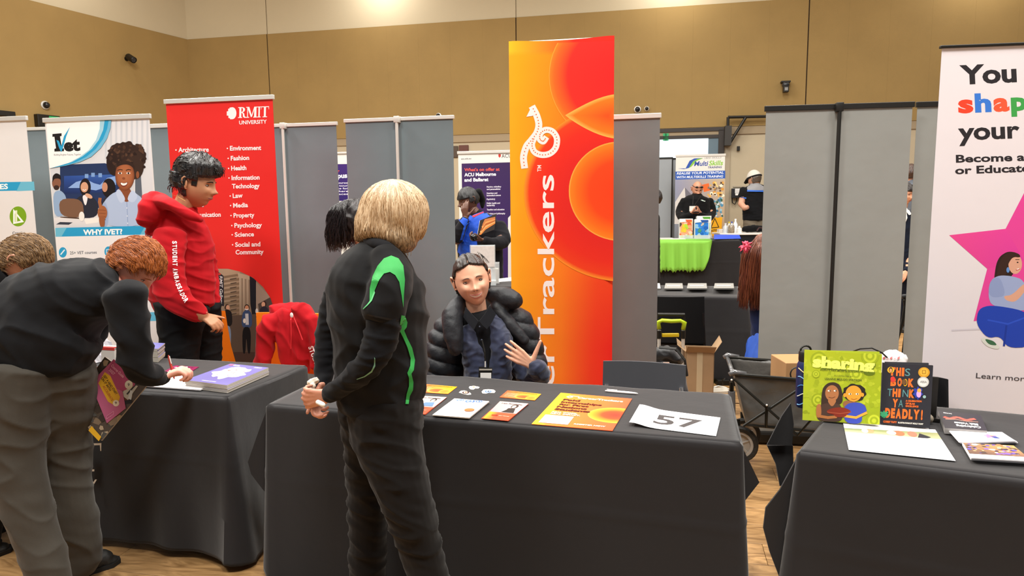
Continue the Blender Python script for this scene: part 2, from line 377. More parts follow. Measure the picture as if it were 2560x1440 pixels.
# leftmost banner
whitev = mat('#e4e2e2', .4, spec=.4, bump=(2.5, .2, .02), name='white_vinyl')
t, f, *_ = banner('roll_up_banner', 'leftmost white banner with blue strip and green creative industries circle', (-190, 298), (66, 292), 4.9, whitev, railh=.03)
a = Art(f)
a.poly([(-150, 458), (85, 454), (87, 476), (-150, 480)], '#2a9fd0'); a.poly([(52, 455), (85, 454), (87, 476), (41, 478)], '#6cbcd8')
a.text('COURSES', -72, 476, 20, 472, 13, '#ffffff', .03)
a.ell(45, 541, 21, 25, '#7ba81f'); a.poly([(33, 560), (33, 522), (60, 555)], '#ffffff'); a.poly([(37, 555), (37, 533), (52, 552)], '#7ba81f'); a.rect(38, 526, 43, 556, '#e8f0d0')
a.text('Creative', 31, 586, 64, 585, 7, '#3c4656', .01); a.text('Industries', 30, 597, 68, 596, 7, '#3c4656', .01)
a.ell(-60, 541, 21, 25, '#2a9fd0'); a.build('printed_design', t)
# Ivet banner
t, f, X_, N_, o_, L_, zt_ = banner('roll_up_banner', 'white vocational courses banner with photo of smiling woman giving thumbs up', (109, 293), (375, 287), 4.7, whitev, railh=.03)
def ivet_col(u): return u
a = Art(f)
# photo background
LE = lambda y: 113+(y-302)*.068; RE = lambda y: 373+(y-297)*.052
a.clip = [(LE(297), 297), (RE(297), 297), (RE(900), 900), (LE(900), 900)]
a.grad([(115, 300), (374, 296), (388, 566), (138, 568)], ['#dfe1e6', '#e6e6ea', '#d4d6da', '#cdd3da'], 4, 4)
for k in range(9): a.rect(262+k*13, 300, 267+k*13, 400, '#cfd3da')
a.poly([(150, 412), (262, 408), (300, 420), (300, 520), (150, 520)], '#24365f'); a.grad([(160, 440), (290, 436), (290, 480), (160, 485)], ['#2d4f9c', '#3c66b4', '#223a74', '#1b2c58'])
for i, (x, y) in enumerate(((212, 435), (228, 432), (246, 433))): a.rect(x, y, x+9, y+10, '#7ea3d8')
a.poly([(170, 470), (190, 455), (215, 448), (235, 458), (250, 462), (268, 445), (290, 440), (290, 462), (265, 468), (240, 476), (200, 470)], '#8fb0e6')
a.poly([(338, 450), (352, 438), (356, 500), (338, 505)], '#5e6672')
# desk and laptop
a.grad([(136, 545), (280, 530), (280, 568), (138, 570)], ['#e6e3e4', '#e8e6e6', '#d8dade', '#cfd2d8'])
a.poly([(150, 555), (182, 556), (172, 562), (140, 561)], '#343a48'); a.poly([(210, 548), (250, 544), (246, 556), (215, 560)], '#f4f0ea')
a.sm = 2
# man at left
a.poly([(132, 482), (150, 474), (166, 490), (168, 535), (136, 545)], '#94b0d2'); a.ell(141, 457, 11, 16, '#8a5b45'); a.poly([(131, 458), (131, 440), (140, 432), (151, 437), (153, 450), (146, 446), (135, 447)], '#1d1718'); a.ell(141, 469, 7, 6, '#3a2620')
# seated woman
a.ell(213, 468, 14, 22, '#20181a'); a.poly([(188, 500), (202, 488), (222, 486), (246, 505), (244, 545), (186, 545)], '#262a38'); a.poly([(204, 488), (221, 487), (214, 520)], '#f0eef2'); a.ell(211, 468, 9.5, 13, '#d8a383'); a.line([(207, 474), (211, 476), (215, 474)], 1.5, '#ffffff'); a.ell(222, 490, 10, 5, '#dcaa8c', .5)
a.ell(272, 470, 17, 24, '#1b1618'); a.ell(262, 468, 7, 12, '#c99072'); a.poly([(255, 500), (270, 488), (285, 540), (250, 540)], '#2c2e3c')
a.poly([(147, 496), (206, 497), (211, 545), (150, 541)], '#7b5a45'); a.poly([(150, 541), (211, 545), (212, 548), (150, 544)], '#4e382c'); a.ell(204, 541, 7, 12, '#f2efe9')
# main figure
a.poly([(250, 566), (255, 508), (285, 478), (330, 476), (362, 500), (366, 566)], '#b2c4e2'); a.poly([(255, 566), (252, 520), (262, 500), (272, 530), (270, 566)], '#9fb3d6')
a.poly([(292, 470), (326, 468), (330, 495), (316, 508), (298, 490)], '#8a4d30')
a.poly([(288, 480), (298, 470), (316, 500), (300, 510)], '#c3d2ec'); a.poly([(316, 500), (330, 472), (346, 490), (334, 508)], '#c3d2ec'); a.line([(317, 505), (320, 566)], 1.5, '#8ea4cc')
for q, (x, y) in enumerate(((317, 520), (318, 540), (319, 558))): a.ell(x, y, 1.6, 1.8, '#dde6f5', n=8)
hair = [(296+0, 0)]
R_ = random.Random(3)
pts = []
for k in range(46):
    an = 2*PI*k/46; r = 1+R_.uniform(-.12, .12); pts.append((317+50*r*math.cos(an), 392+36*r*math.sin(an)*(1 if math.sin(an) < 0 else .9)))
a.poly(pts, '#33221c'); a.ell(286, 405, 20, 34, '#2c1d18'); a.ell(338, 412, 22, 36, '#3a2820')
a.blotch(275, 362, 362, 420, ['#4a3226', '#2a1a15', '#3e2a20', '#573c2c'], 60, 6, 5)
a.ell(312, 439, 24, 37, [(0, '#b4714a'), (.7, '#a8623e'), (1, '#7d4429')]); a.poly([(289, 420), (300, 404), (320, 401), (336, 412), (338, 424), (322, 411), (303, 412)], '#33221c')
a.ell(344, 437, 4, 9, '#8e5334')
for x in (300, 321): a.ell(x, 433, 5.2, 2.4, '#f1e8e2', n=12); a.ell(x, 433, 2.4, 2.4, '#22150f', n=10); a.line([(x-6, 426), (x, 423.5), (x+6, 425)], 1.8, '#2b1a12')
a.ell(309, 446, 4, 3, '#8a4b2e', n=12); a.poly([(299, 455), (309, 458), (321, 454), (317, 464), (309, 468), (302, 464)], '#7c3427'); a.poly([(301, 456), (310, 459), (319, 455.5), (316, 462), (309, 464.5), (303, 462)], '#fbf8f4')
a.ell(256, 532, 12, 18, '#a4623c'); a.line([(252, 520), (249, 505), (250, 497)], 8, '#a9673f')
for y in (525, 533, 541, 548): a.line([(248, y), (264, y+1)], 1.2, '#7c4429')
a.poly([(246, 540), (262, 540), (262, 568), (250, 568)], '#9a5a37')
a.sm = 0
# logo sweep
sw = lambda r: [(113, 299)]+[(113+r*1.0*math.sin(t/14*PI/2)**.9*1.02, 299+r*.74*math.cos(t/14*PI/2)**.9) for t in range(15)][::-1]
a.poly([(115, 299)]+[(278, 299), (276, 320), (268, 345), (252, 370), (228, 392), (200, 405), (165, 414), (124, 421)], '#6fb9dc')
a.poly([(115, 299)]+[(272, 299), (268, 322), (258, 347), (240, 372), (216, 392), (188, 406), (160, 414), (124, 421)], '#2aa0d2')
a.poly([(115, 299)]+[(262, 299), (258, 325), (247, 350), (230, 372), (206, 391), (180, 405), (150, 414), (124, 421)], '#a7d4e6')
a.poly([(115, 299)]+[(250, 299), (249, 322), (240, 350), (222, 375), (198, 393), (172, 407), (142, 416), (124, 421)], '#fbfbfb')
a.poly([(131, 335), (154, 333), (154, 340), (150, 341), (155, 371), (160, 371), (160, 378), (136, 379), (136, 372), (140, 371), (136, 342), (131, 342)], '#1d1b1c')
a.text('et', 160, 377, 201, 375, 30, '#1d1b1c', .05)
a.poly([(141, 350), (147, 352), (153, 366), (160, 340), (175, 317), (166, 340), (158, 368), (153, 381), (147, 368)], '#2aa0d2')
a.text('Building Brighter Futures, Together', 135, 389, 203, 388, 4.5, '#5a5f66')
a.poly([(138, 570), (388, 564), (389, 586), (139, 592)], '#2a9fd0'); a.poly([(138, 570), (167, 569), (154, 591), (139, 592)], '#6cbcd8'); a.poly([(363, 565), (388, 564), (389, 586), (350, 587)], '#6cbcd8')
a.text('WHY IVET?', 208, 587, 306, 585, 13, '#ffffff', .04)
a.grad([(139, 592), (389, 586), (410, 900), (165, 900)], ['#ecebec', '#eceaec', '#e6e5e8', '#e6e5e8'])
a.ell(157, 631, 10, 13, '#2a9fd0'); a.line([(152, 636), (161, 625)], 3, '#e6f3fa'); a.text('25+ VET courses', 175, 636, 242, 634, 7.5, '#49525e', .012)
a.ell(271, 629, 10, 13, '#2a9fd0'); a.line([(266, 624), (276, 623), (276, 633), (266, 634), (266, 624)], 1.4, '#e6f3fa'); a.text('Local providers', 290, 633, 350, 631, 7.5, '#49525e', .012)
a.poly([(150, 786), (398, 780), (400, 802), (152, 808)], '#5fbbe0')
a.build('printed_design', t)
# RMIT banner
redv = mat('#e02a26', .42, spec=.4, bump=(2.2, .3, .02), name='red_vinyl')
t, f, *_ = banner('roll_up_banner', 'tall red university banner with white list of study areas', (412, 249), (683, 237), 4.5, redv, railh=.028, yaw=-12)
a = Art(f); W_ = '#fbeeee'
a.ell(580.5, 283, 10.5, 15, W_); a.poly([(580, 268.5), (574, 269), (574, 271.5), (570.5, 272), (570.5, 278), (567, 278.5), (567, 289), (571, 289), (571, 295), (575, 295.5), (575, 298), (581, 298)], W_)
def serif(a, ch, x, y, w, h, c):
    q = lambda u, v: (x+u*w+v*h*.02, y-v*h-u*w*.03); P = lambda pts: a.poly([q(*p) for p in pts], c)
    sf = lambda u0, u1, v: P([(u0, v), (u1, v), (u1, v+.07), (u0, v+.07)])
    if ch == 'I': P([(.3, 0), (.7, 0), (.7, 1), (.3, 1)]); sf(.05, .95, 0); sf(.05, .95, .93)
    if ch == 'T': P([(.38, 0), (.62, 0), (.62, 1), (.38, 1)]); sf(.22, .78, 0); sf(0, 1, .93); P([(0, .93), (.05, .93), (.03, .72), (0, .72)]); P([(1, .93), (.95, .93), (.97, .72), (1, .72)])
    if ch == 'M':
        P([(.1, 0), (.17, 0), (.17, 1), (.1, 1)]); P([(.72, 0), (.92, 0), (.92, 1), (.72, 1)]); P([(.08, 1), (.28, 1), (.54, .1), (.44, .02)]); P([(.44, .02), (.54, .1), (.8, 1), (.72, 1)])
        sf(0, .28, 0); sf(.64, 1, 0); sf(0, .26, .93); sf(.72, 1, .93)
    if ch == 'R':
        P([(.15, 0), (.4, 0), (.4, 1), (.15, 1)]); sf(0, .52, 0); sf(0, .5, .93); P([(.4, 1), (.66, .97), (.84, .86), (.86, .72), (.76, .58), (.55, .5), (.4, .48), (.4, .55), (.52, .58), (.6, .7), (.58, .88), (.4, .93)])
        P([(.45, .52), (.6, .5), (.76, .4), (.84, .12), (1, .07), (1, 0), (.78, 0), (.62, .1), (.58, .38), (.45, .46)])
def rmit(a, x, y, h, c, k=1):
    for ch, dx, w in (('R', 0, 20), ('M', 20, 28), ('I', 48, 9), ('T', 57, 20)): serif(a, ch, x+dx*k, y-dx*k*.03, w*k, h, c)
rmit(a, 595, 295, 27, W_)
a.text('UNIVERSITY', 598, 311, 667, 308.5, 9.5, W_, .02)
for i, (s, x, x1, y) in enumerate((('Architecture', 446, 522, 380), ('Art', 449, 466, 406))): a.text(s, x, y, x1, y-1, 11.5, W_, .025); a.ell(x-6, y-5, 1.8, 1.8, W_, n=8)
for s, x, x1, y, b in (('Environment', 575, 653, 376, 1), ('Fashion', 577, 623, 401, 1), ('Health', 578, 616, 426, 1), ('Information', 579, 649, 450, 1), ('Technology', 580, 649, 471, 0), ('Law', 582, 607, 495, 1),
      ('Media', 583, 620, 519, 1), ('Property', 584, 636, 544, 1), ('Psychology', 586, 655, 569, 1), ('Science', 587, 635, 592, 1), ('Social and', 588, 651, 617, 1), ('Community', 589, 659, 636, 0)):
    a.text(s, x, y, x1, y-1.5, 11.3, W_, .03)
    if b: a.ell(x-6.5, y-5, 1.8, 1.8, W_, n=8)
for s, x, x1, y in (('Business', 458, 510, 518), ('Communication', 460, 552, 543), ('Design', 463, 505, 567), ('Education', 464, 520, 592), ('Engineering', 466, 532, 614)):
    a.text(s, x, y, x1, y-1.5, 11.3, W_, .03); a.ell(x-6.5, y-5, 1.8, 1.8, W_, n=8)
# quarter circle street photo
qc = [(470, 960), (470, 674), (545, 671)]+[(545+(710-545)*math.sin(k/12*PI/2), 671+(960-671)*(1-math.cos(k/12*PI/2))**.85) for k in range(1, 13)]
qc = [(470, 672), (570, 672), (600, 679), (632, 694), (658, 718), (676, 745), (686, 775), (690, 800), (694, 960), (470, 960)]
a.poly(qc, '#8f7a66'); a.clip = qc
a.grad([(538, 672), (600, 672), (600, 790), (538, 790)], ['#b79f84', '#a78f74', '#8a7460', '#9a8470'])
for k in range(10): a.poly([(560, 690+k*11), (598, 684+k*11), (598, 690+k*11), (560, 696+k*11)], '#7d6852'); 
for k in range(9): a.poly([(574+k % 2*2, 697+k*11), (592, 694+k*11), (590, 697+k*11), (576, 700+k*11)], '#54463a')
for x in (598, 607, 616): a.grad([(x, 690), (x+7, 690), (x+8, 800), (x+1, 800)], ['#c2b098', '#95826c', '#7b6a58', '#a08d77'])
a.poly([(594, 682), (628, 690), (626, 700), (596, 694)], '#b5a188'); a.poly([(624, 690), (640, 700), (646, 790), (632, 800), (626, 760)], '#1d2028')
a.poly([(640, 705), (680, 745), (690, 790), (640, 790)], '#9c8b7b'); a.poly([(645, 760), (690, 735), (694, 800), (650, 800)], '#4f4642')
a.poly([(541, 676), (559, 690), (560, 765), (541, 762)], '#24222a'); a.text('RMIT Gallery', 549, 690, 550, 760, 7.5, '#e9e6e6', .01, .2); a.ell(549, 685, 3, 3, '#c8443a', n=10)
a.poly([(540, 880), (560, 830), (700, 840), (700, 960), (540, 960)], '#4a3630'); a.poly([(560, 790), (640, 785), (640, 880), (575, 880)], '#5a4a40')
def pfig(a, x, y, s, skin, hair, top, leg, face=1):
    a.sm = 2
    a.ell(x, y, 5.5*s, 7*s, hair); a.ell(x+face*1.6*s, y+1*s, 4.2*s, 6*s, skin); a.poly([(x-3*s, y+5*s), (x+3*s, y+5*s), (x+11*s, y+12*s), (x+12*s, y+44*s), (x-12*s, y+44*s), (x-10*s, y+12*s)], top)
    a.poly([(x-10*s, y+42*s), (x+9*s, y+42*s), (x+8*s, y+100*s), (x+2*s, y+100*s), (x-1*s, y+60*s), (x-3*s, y+100*s), (x-9*s, y+100*s)], leg); a.sm = 0
pfig(a, 568, 768, 1.1, '#c9967a', '#3c2820', '#1a1618', '#7f8ea8'); pfig(a, 660, 760, 1.1, '#d2a184', '#3a2622', '#2c2a36', '#1a1a22', -1); pfig(a, 617, 769, 1.15, '#c98e6c', '#181416', '#3c4e74', '#141318', 0)
a.poly([(613, 784), (621, 784), (622, 812), (614, 812)], '#c8c8cc'); a.ell(611, 802, 3.4, 6, '#e8dfd4'); a.ell(642, 778, 3.4, 7, '#d8d4d0')
a.line([(612, 772.5), (617, 774.5), (621, 772.5)], 1.6, '#ffffff')
a.clip = None
a.poly([(530, 776), (563, 777), (569, 815), (578, 865), (592, 915), (596, 960), (530, 960)], '#f0780e')
a.build('printed_design', t)
# ACU banners
whp = mat('#d6d2cc', .5)
t, f, *_ = banner('roll_up_banner', 'purple banner strip with white campus heading seen between two grey banners', (700, 384), (868, 380), 7.7, whp, railh=.02)
a = Art(f, 2); a.grad([(700, 412), (868, 410), (870, 502), (700, 504)], ['#33205e', '#3b2468', '#2c1e60', '#2c1e60']); a.text('tour our', 800, 434, 849, 432, 9, '#e8563e', .02); a.text('campus', 815, 447, 868, 444, 12, '#ffffff', .03)
for k in range(5): a.text(('at most it seems courses', 'on, an online tour', 'campus in Rome for', 'Europe, but there', 'and great places')[k], 780, 460+k*7, 870, 459+k*7, 4.6, '#e0dcea', .01)
a.build('printed_design', t)
t, f, *_ = banner('roll_up_banner', 'white banner with dark purple study panel behind the student in black headwrap', (1144, 379), (1300, 374), 7.6, whp, railh=.03)
a = Art(f, 2); a.text('acu.edu.au', 1153, 399, 1178, 398, 4, '#2a2838', .02); a.text('ACU', 1254, 395, 1279, 393.5, 9.5, '#1e1c28', .0); a.poly([(1246, 385), (1252, 385), (1252, 391), (1249, 394.5), (1246, 391)], '#b8342a')
a.grad([(1154, 409), (1300, 405), (1300, 700), (1158, 700)], ['#3a2452', '#32204a', '#38225c', '#34205a'])
a.text("What's on offer at", 1161, 428, 1249, 426.5, 7.5, '#f05a46', .02); a.text('ACU Melbourne', 1161, 441, 1240, 439, 8.5, '#ffffff', .03); a.text('and Ballarat', 1161, 454, 1221, 452.5, 8.5, '#ffffff', .03)
for s, x1, y in (('Nursing, midwifery', 1253, 469), ('and paramedicine', 1251, 475), ('Nutrition and', 1243, 485), ('biomedical science', 1252, 490.5), ('Psychology', 1238, 500), ('Public health and', 1250, 510), ('leadership', 1237, 515.5), ('Teaching and education', 1261, 526), ('Theology and philosophy', 1263, 536)):
    a.text(s, 1217, y, x1, y-.7, 4, '#e8e4f0', .02)
a.poly([(1278, 536), (1300, 520), (1300, 700), (1270, 700), (1270, 545)], '#d6d2cc'); a.build('printed_design', t)
# MultiSkills banner
t, f, *_ = banner('roll_up_banner', 'small far training banner with white top, blue strip and hi-vis worker photo', (1689, 387), (1814, 384), 12.9, whp, railh=.04, yaw=-9)
a = Art(f, 4); a.text('1800 SKILLS', 1761, 397, 1804, 395.5, 4, '#8a8a8a', .01, .2)
a.poly([(1694, 421), (1714, 421), (1724, 402), (1736, 396), (1758, 395), (1745, 400), (1734, 404), (1722, 420), (1710, 423)], '#2b4fa2'); a.poly([(1722, 420), (1733, 403), (1745, 397), (1758, 395), (1752, 398), (1742, 402), (1728, 417)], '#7cb342')
a.text('Multi', 1735, 415, 1771, 414, 12, '#2b4696', .02, .25); a.text('Skills', 1772, 413.5, 1808, 412.5, 12, '#7fb83a', .02, .25); a.text('TRAINING', 1770, 421, 1805, 420, 5, '#2a3f7a', .02, .25)
a.poly([(1688.5, 429), (1813, 426.5), (1813, 446), (1688.5, 449)], '#2d55a8')
a.text('REALISE YOUR POTENTIAL', 1692, 436.5, 1809, 434, 6, '#ffffff', .01, .2); a.text('WITH MULTISKILLS TRAINING', 1692, 446, 1808, 443.5, 6, '#ffffff', .01, .2)
a.grad([(1688, 449), (1813, 447), (1810, 600), (1686, 600)], ['#8a8ea6', '#b9a68c', '#a88a6a', '#7a8088'])
a.poly([(1688, 505), (1712, 468), (1732, 490), (1732, 560), (1686, 560)], '#c9c4c0'); a.poly([(1712, 468), (1732, 490), (1732, 540), (1714, 500)], '#6d6a72'); a.poly([(1755, 462), (1772, 458), (1775, 476), (1760, 480)], '#e8642a')
a.blotch(1770, 452, 1808, 492, ['#d8a24a', '#e2c47a', '#7c6a58', '#503c2c', '#c98c3a', '#efe2c8'], 40, 5, 2); a.blotch(1780, 495, 1806, 545, ['#4b86a6', '#2f5f7c', '#8fb5c4', '#345a4a', '#c0ccd0'], 40, 5, 3)
a.poly([(1772, 545), (1806, 543), (1803, 590), (1772, 590)], '#e0a11a'); a.line([(1777, 570), (1787, 546), (1797, 568), (1777, 570)], 2, '#2a2010'); a.text('CAUTION', 1775, 580, 1796, 577, 5, '#2a2010', .03)
a.build('printed_design', t)
# right: you can shape your future
wh2 = mat('#e2dce2', .42, spec=.3, bump=(2, .15, .02), name='white_vinyl_right')
t, f, *_ = banner('roll_up_banner', 'large white recruitment banner with pink star and multicolour shape lettering', (2352, 117), (2800, 94), 3.0, wh2, rail=blackm, railh=.012, yaw=-8)
a = Art(f); K_ = '#2b282c'
a.text('You can', 2400, 210, 2680, 197, 47, K_, .035); 
for s, x0, x1, c in (('s', 2396, 2434, '#e8452c'), ('h', 2438, 2479, '#3a78d6'), ('a', 2484, 2524, '#ee5a3a'), ('p', 2528, 2568, '#3f9e4c'), ('e', 2572, 2612, '#e8452c')):
    a.text(s, x0, 281-(x0-2396)*.045, x1, 281-(x1-2396)*.045, 45, c, .045)
a.text('your future', 2396, 350, 2760, 335, 43, K_, .03)
a.text('Become a Teacher', 2390, 406, 2720, 397, 19, K_, .03); a.text('or Educator', 2388, 435, 2596, 428, 19, K_, .03)
a.poly([(2373, 588), (2514, 572), (2582, 440), (2660, 570), (2800, 590), (2700, 700), (2730, 850), (2590, 785), (2434, 803), (2468, 672)], '#e0469a')
a.grad([(2373, 588), (2514, 572), (2560, 650), (2468, 672)], ['#e64a92', '#e2459c', '#d83f9e', '#dd4296'])
a.line([(2380, 826), (2470, 822)], 4, '#cfc9d2')
# kneeling woman in print
a.sm = 2
a.poly([(2484, 706), (2490, 660), (2500, 640), (2520, 628), (2545, 632), (2552, 655), (2530, 690), (2505, 715)], '#2f1f1c')
a.ell(2538, 660, 17, 25, '#d9a48c'); a.poly([(2500, 648), (2522, 628), (2548, 634), (2552, 644), (2532, 642), (2520, 660), (2515, 690), (2488, 704)], '#38241f')
a.ell(2544, 656, 2.4, 1.6, '#2a1a18', n=10); a.line([(2539, 649), (2548, 649)], 1.6, '#3a241c'); a.line([(2541, 675), (2549, 672)], 3, '#c04040'); a.line([(2542, 673.5), (2548, 671.5)], 1.6, '#ffffff'); a.ell(2520, 675, 4, 7, '#5f8fd0', n=12)
a.poly([(2476, 700), (2498, 688), (2530, 690), (2560, 700), (2580, 760), (2560, 780), (2480, 766), (2470, 740)], '#9aa9d2'); a.poly([(2476, 700), (2500, 690), (2516, 740), (2482, 745), (2470, 732)], '#8c9cc8'); a.poly([(2508, 740), (2530, 738), (2562, 706), (2572, 716), (2540, 756), (2516, 752)], '#d9a48c')
a.poly([(2446, 772), (2478, 762), (2560, 776), (2580, 800), (2575, 868), (2520, 870), (2500, 840), (2468, 846), (2440, 810)], '#1f42b0'); a.line([(2470, 800), (2520, 810), (2560, 795)], 4, '#2c52c8'); a.line([(2516, 815), (2510, 864)], 5, '#18379a')
a.poly([(2455, 842), (2478, 850), (2500, 866), (2496, 874), (2470, 868), (2453, 852)], '#d8dcd4'); a.poly([(2460, 846), (2484, 852), (2494, 864), (2472, 862)], '#3c6a4c')
a.sm = 0
a.text('Learn more at', 2440, 945, 2604, 956, 13.5, '#3a363c', .0); a.build('printed_design', t)
# ---------------- tall fabric banner ----------------
def fabric_banner():
    X = yawdir(-11); N = Vector((X.y, -X.x, 0)); m0 = PY(1404, 98, 3.9)
    a_ = PP(1272, 103, m0, N); b_ = PP(1536, 90, m0, N); L = (b_-a_).dot(X); o = Vector((a_.x, a_.y, 0)); zt = (a_.z+b_.z)/2
    t = thing('fabric_banner', 'tall orange and red stretch fabric banner with vertical white lettering', 'banner', o+X*L/2)
    D = .035
    nx, nz = 24, 90; V = []
    for j in range(nz+1):
        z = .03+(zt-.03)*j/nz
        for i in range(nx+1):
            u = i/nx; sag = -.012*math.sin(PI*u)*max(0, (j/nz-.9)/.1)
            w = .004*math.sin(u*5+z*4)*max(0, min(1, (zt-z)*3))
            V.append(o+X*(u*L)+N*(D/2*min(1, (min(u, 1-u)*14+.02)**.5))+UP*(z+sag))
    fc = [(j*(nx+1)+i, j*(nx+1)+i+1, (j+1)*(nx+1)+i+1, (j+1)*(nx+1)+i) for j in range(nz) for i in range(nx)]
    nb = len(V); V += [v-N*2*((v-o).dot(N)) for v in V]
    fc += [tuple(i+nb for i in f)[::-1] for f in fc]
    # vertex colours are the dye of the print: yellow at the left edge to red at the right
    cl_ = []
    for v in V:
        u = (v-o).dot(X)/L; h = (zt-v.z)/zt
        c = lerp(hx('#f8a010'), hx('#ee4a18'), min(1, max(0, u*1.15+h*.25-.12)))
        if h < .03: c = lerp(hx('#f6b81e'), hx('#d8281c'), min(1, u*1.6))
        if h > .45 and u > .5: c = lerp(c, hx('#e81f14'), min(1, (u-.5)*2)*min(1, (h-.45)*4))
        cl_.append(c)
    mesh('fabric_sleeve', V, fc, print_mat(.85, 'fabric_print', .25), t, True, cols=cl_)
    q = MB(); q.tube([o+X*.02+UP*(zt-.015), o+X*(L-.02)+UP*(zt-.015)], .012); 
    q.build('top_pole', silver, t); MB().box((-.02, -.18, 0), (L+.02, .18, .03), X, N, UP, o, bev=.01).build('base_plate', silver, t)
    a = Art(planemap(o+X*L/2+N*(D/2+.001), N), 1)
    RE = lambda y: 1535.5-(y-90)*.0045; LE = lambda y: 1273+(y-103)*.0105
    a.clip = [(LE(106), 112), (RE(100), 102), (RE(1050), 1050), (LE(1050), 1050)]
    gl = '#f7902a'
    # big circles
    a.ell(1560, 190, 188, 178, [(0, '#e01c1c'), (.75, '#e3281e'), (.93, '#f0641c'), (.985, '#f47a1e'), (1, '#f9a83c')], n=60)
    a.ell(1560, 482, 250, 222, [(0, '#d8201c'), (.6, '#dc241c'), (.8, '#e42a1a'), (.95, '#ea3c18'), (1, gl)], n=80)
    def lens(c0):
        top = [(1413+ (1560-1413)*k/14, 288-54*math.sin(k/14*PI/2)) for k in range(15)]; bot = [(1413+(1560-1413)*k/14, 288+60*math.sin(k/14*PI/2)**.9) for k in range(15)]
        a.layer()
        cen = (1520, 290)
        ring = top+bot[::-1]
        for p, q_ in zip(ring, ring[1:]+ring[:1]): 
            a._emit([cen, lerp(cen, p, .8), lerp(cen, q_, .8)], [hx('#ec4c14'), hx('#f27618'), hx('#f27618')]); a._emit([lerp(cen, p, .8), p, q_, lerp(cen, q_, .8)], [hx('#f27618'), hx('#fbb050'), hx('#fbb050'), hx('#f27618')])
    lens(0)
    a.ell(1550, 478, 128, 124, [(0, '#ea3c14'), (.6, '#ec4414'), (.85, '#f06a16'), (.97, '#f57e1c'), (1, '#fbb04c')], n=60)
    a.clip = None
    Wt = '#f6e6e2'
    a.text('CareerTrackers', 1386, 1205, 1384, 437, 42, Wt, .012, up=(-1, -.0))
    a.text('TM', 1353, 429, 1353, 413, 10, Wt, .01, up=(-1, 0))
    # dotted arrow emblem
    path1 = [(1311, 416), (1309, 392), (1316, 367), (1329, 350), (1342, 332), (1347, 312), (1342, 290), (1332, 270)]
    path2 = [(1335, 346), (1330, 362), (1336, 379), (1353, 387), (1374, 384), (1389, 369), (1392, 346), (1381, 329), (1364, 325), (1351, 334), (1350, 348), (1358, 353), (1364, 346)]
    def smooth(p):
        out = []
        for i in range(len(p)-1):
            p0, p1, p2, p3 = p[max(i-1, 0)], p[i], p[i+1], p[min(i+2, len(p)-1)]
            for k in range(6):
                t_ = k/6; out.append(tuple(.5*((2*b)+(-a_+c)*t_+(2*a_-5*b+4*c-d)*t_**2+(-a_+3*b-3*c+d)*t_**3) for a_, b, c, d in zip(p0, p1, p2, p3)))
        return out+[p[-1]]
    s1, s2 = smooth(path1), smooth(path2)
    a.line(s1, 17, Wt); a.line(s2, 15, Wt); a.poly([(1316, 292), (1330, 264), (1344, 284), (1330, 290)], Wt)
    a.layer()
    for s_ in (s1, s2):
        for i in range(1, len(s_), 2): x, y = s_[i]; a._emit([(x+1.7*math.cos(k), y+1.7*math.sin(k)) for k in range(0, 6)], [hx('#e06a28')]*6)
    a.build('printed_design', t)
fabric_banner()
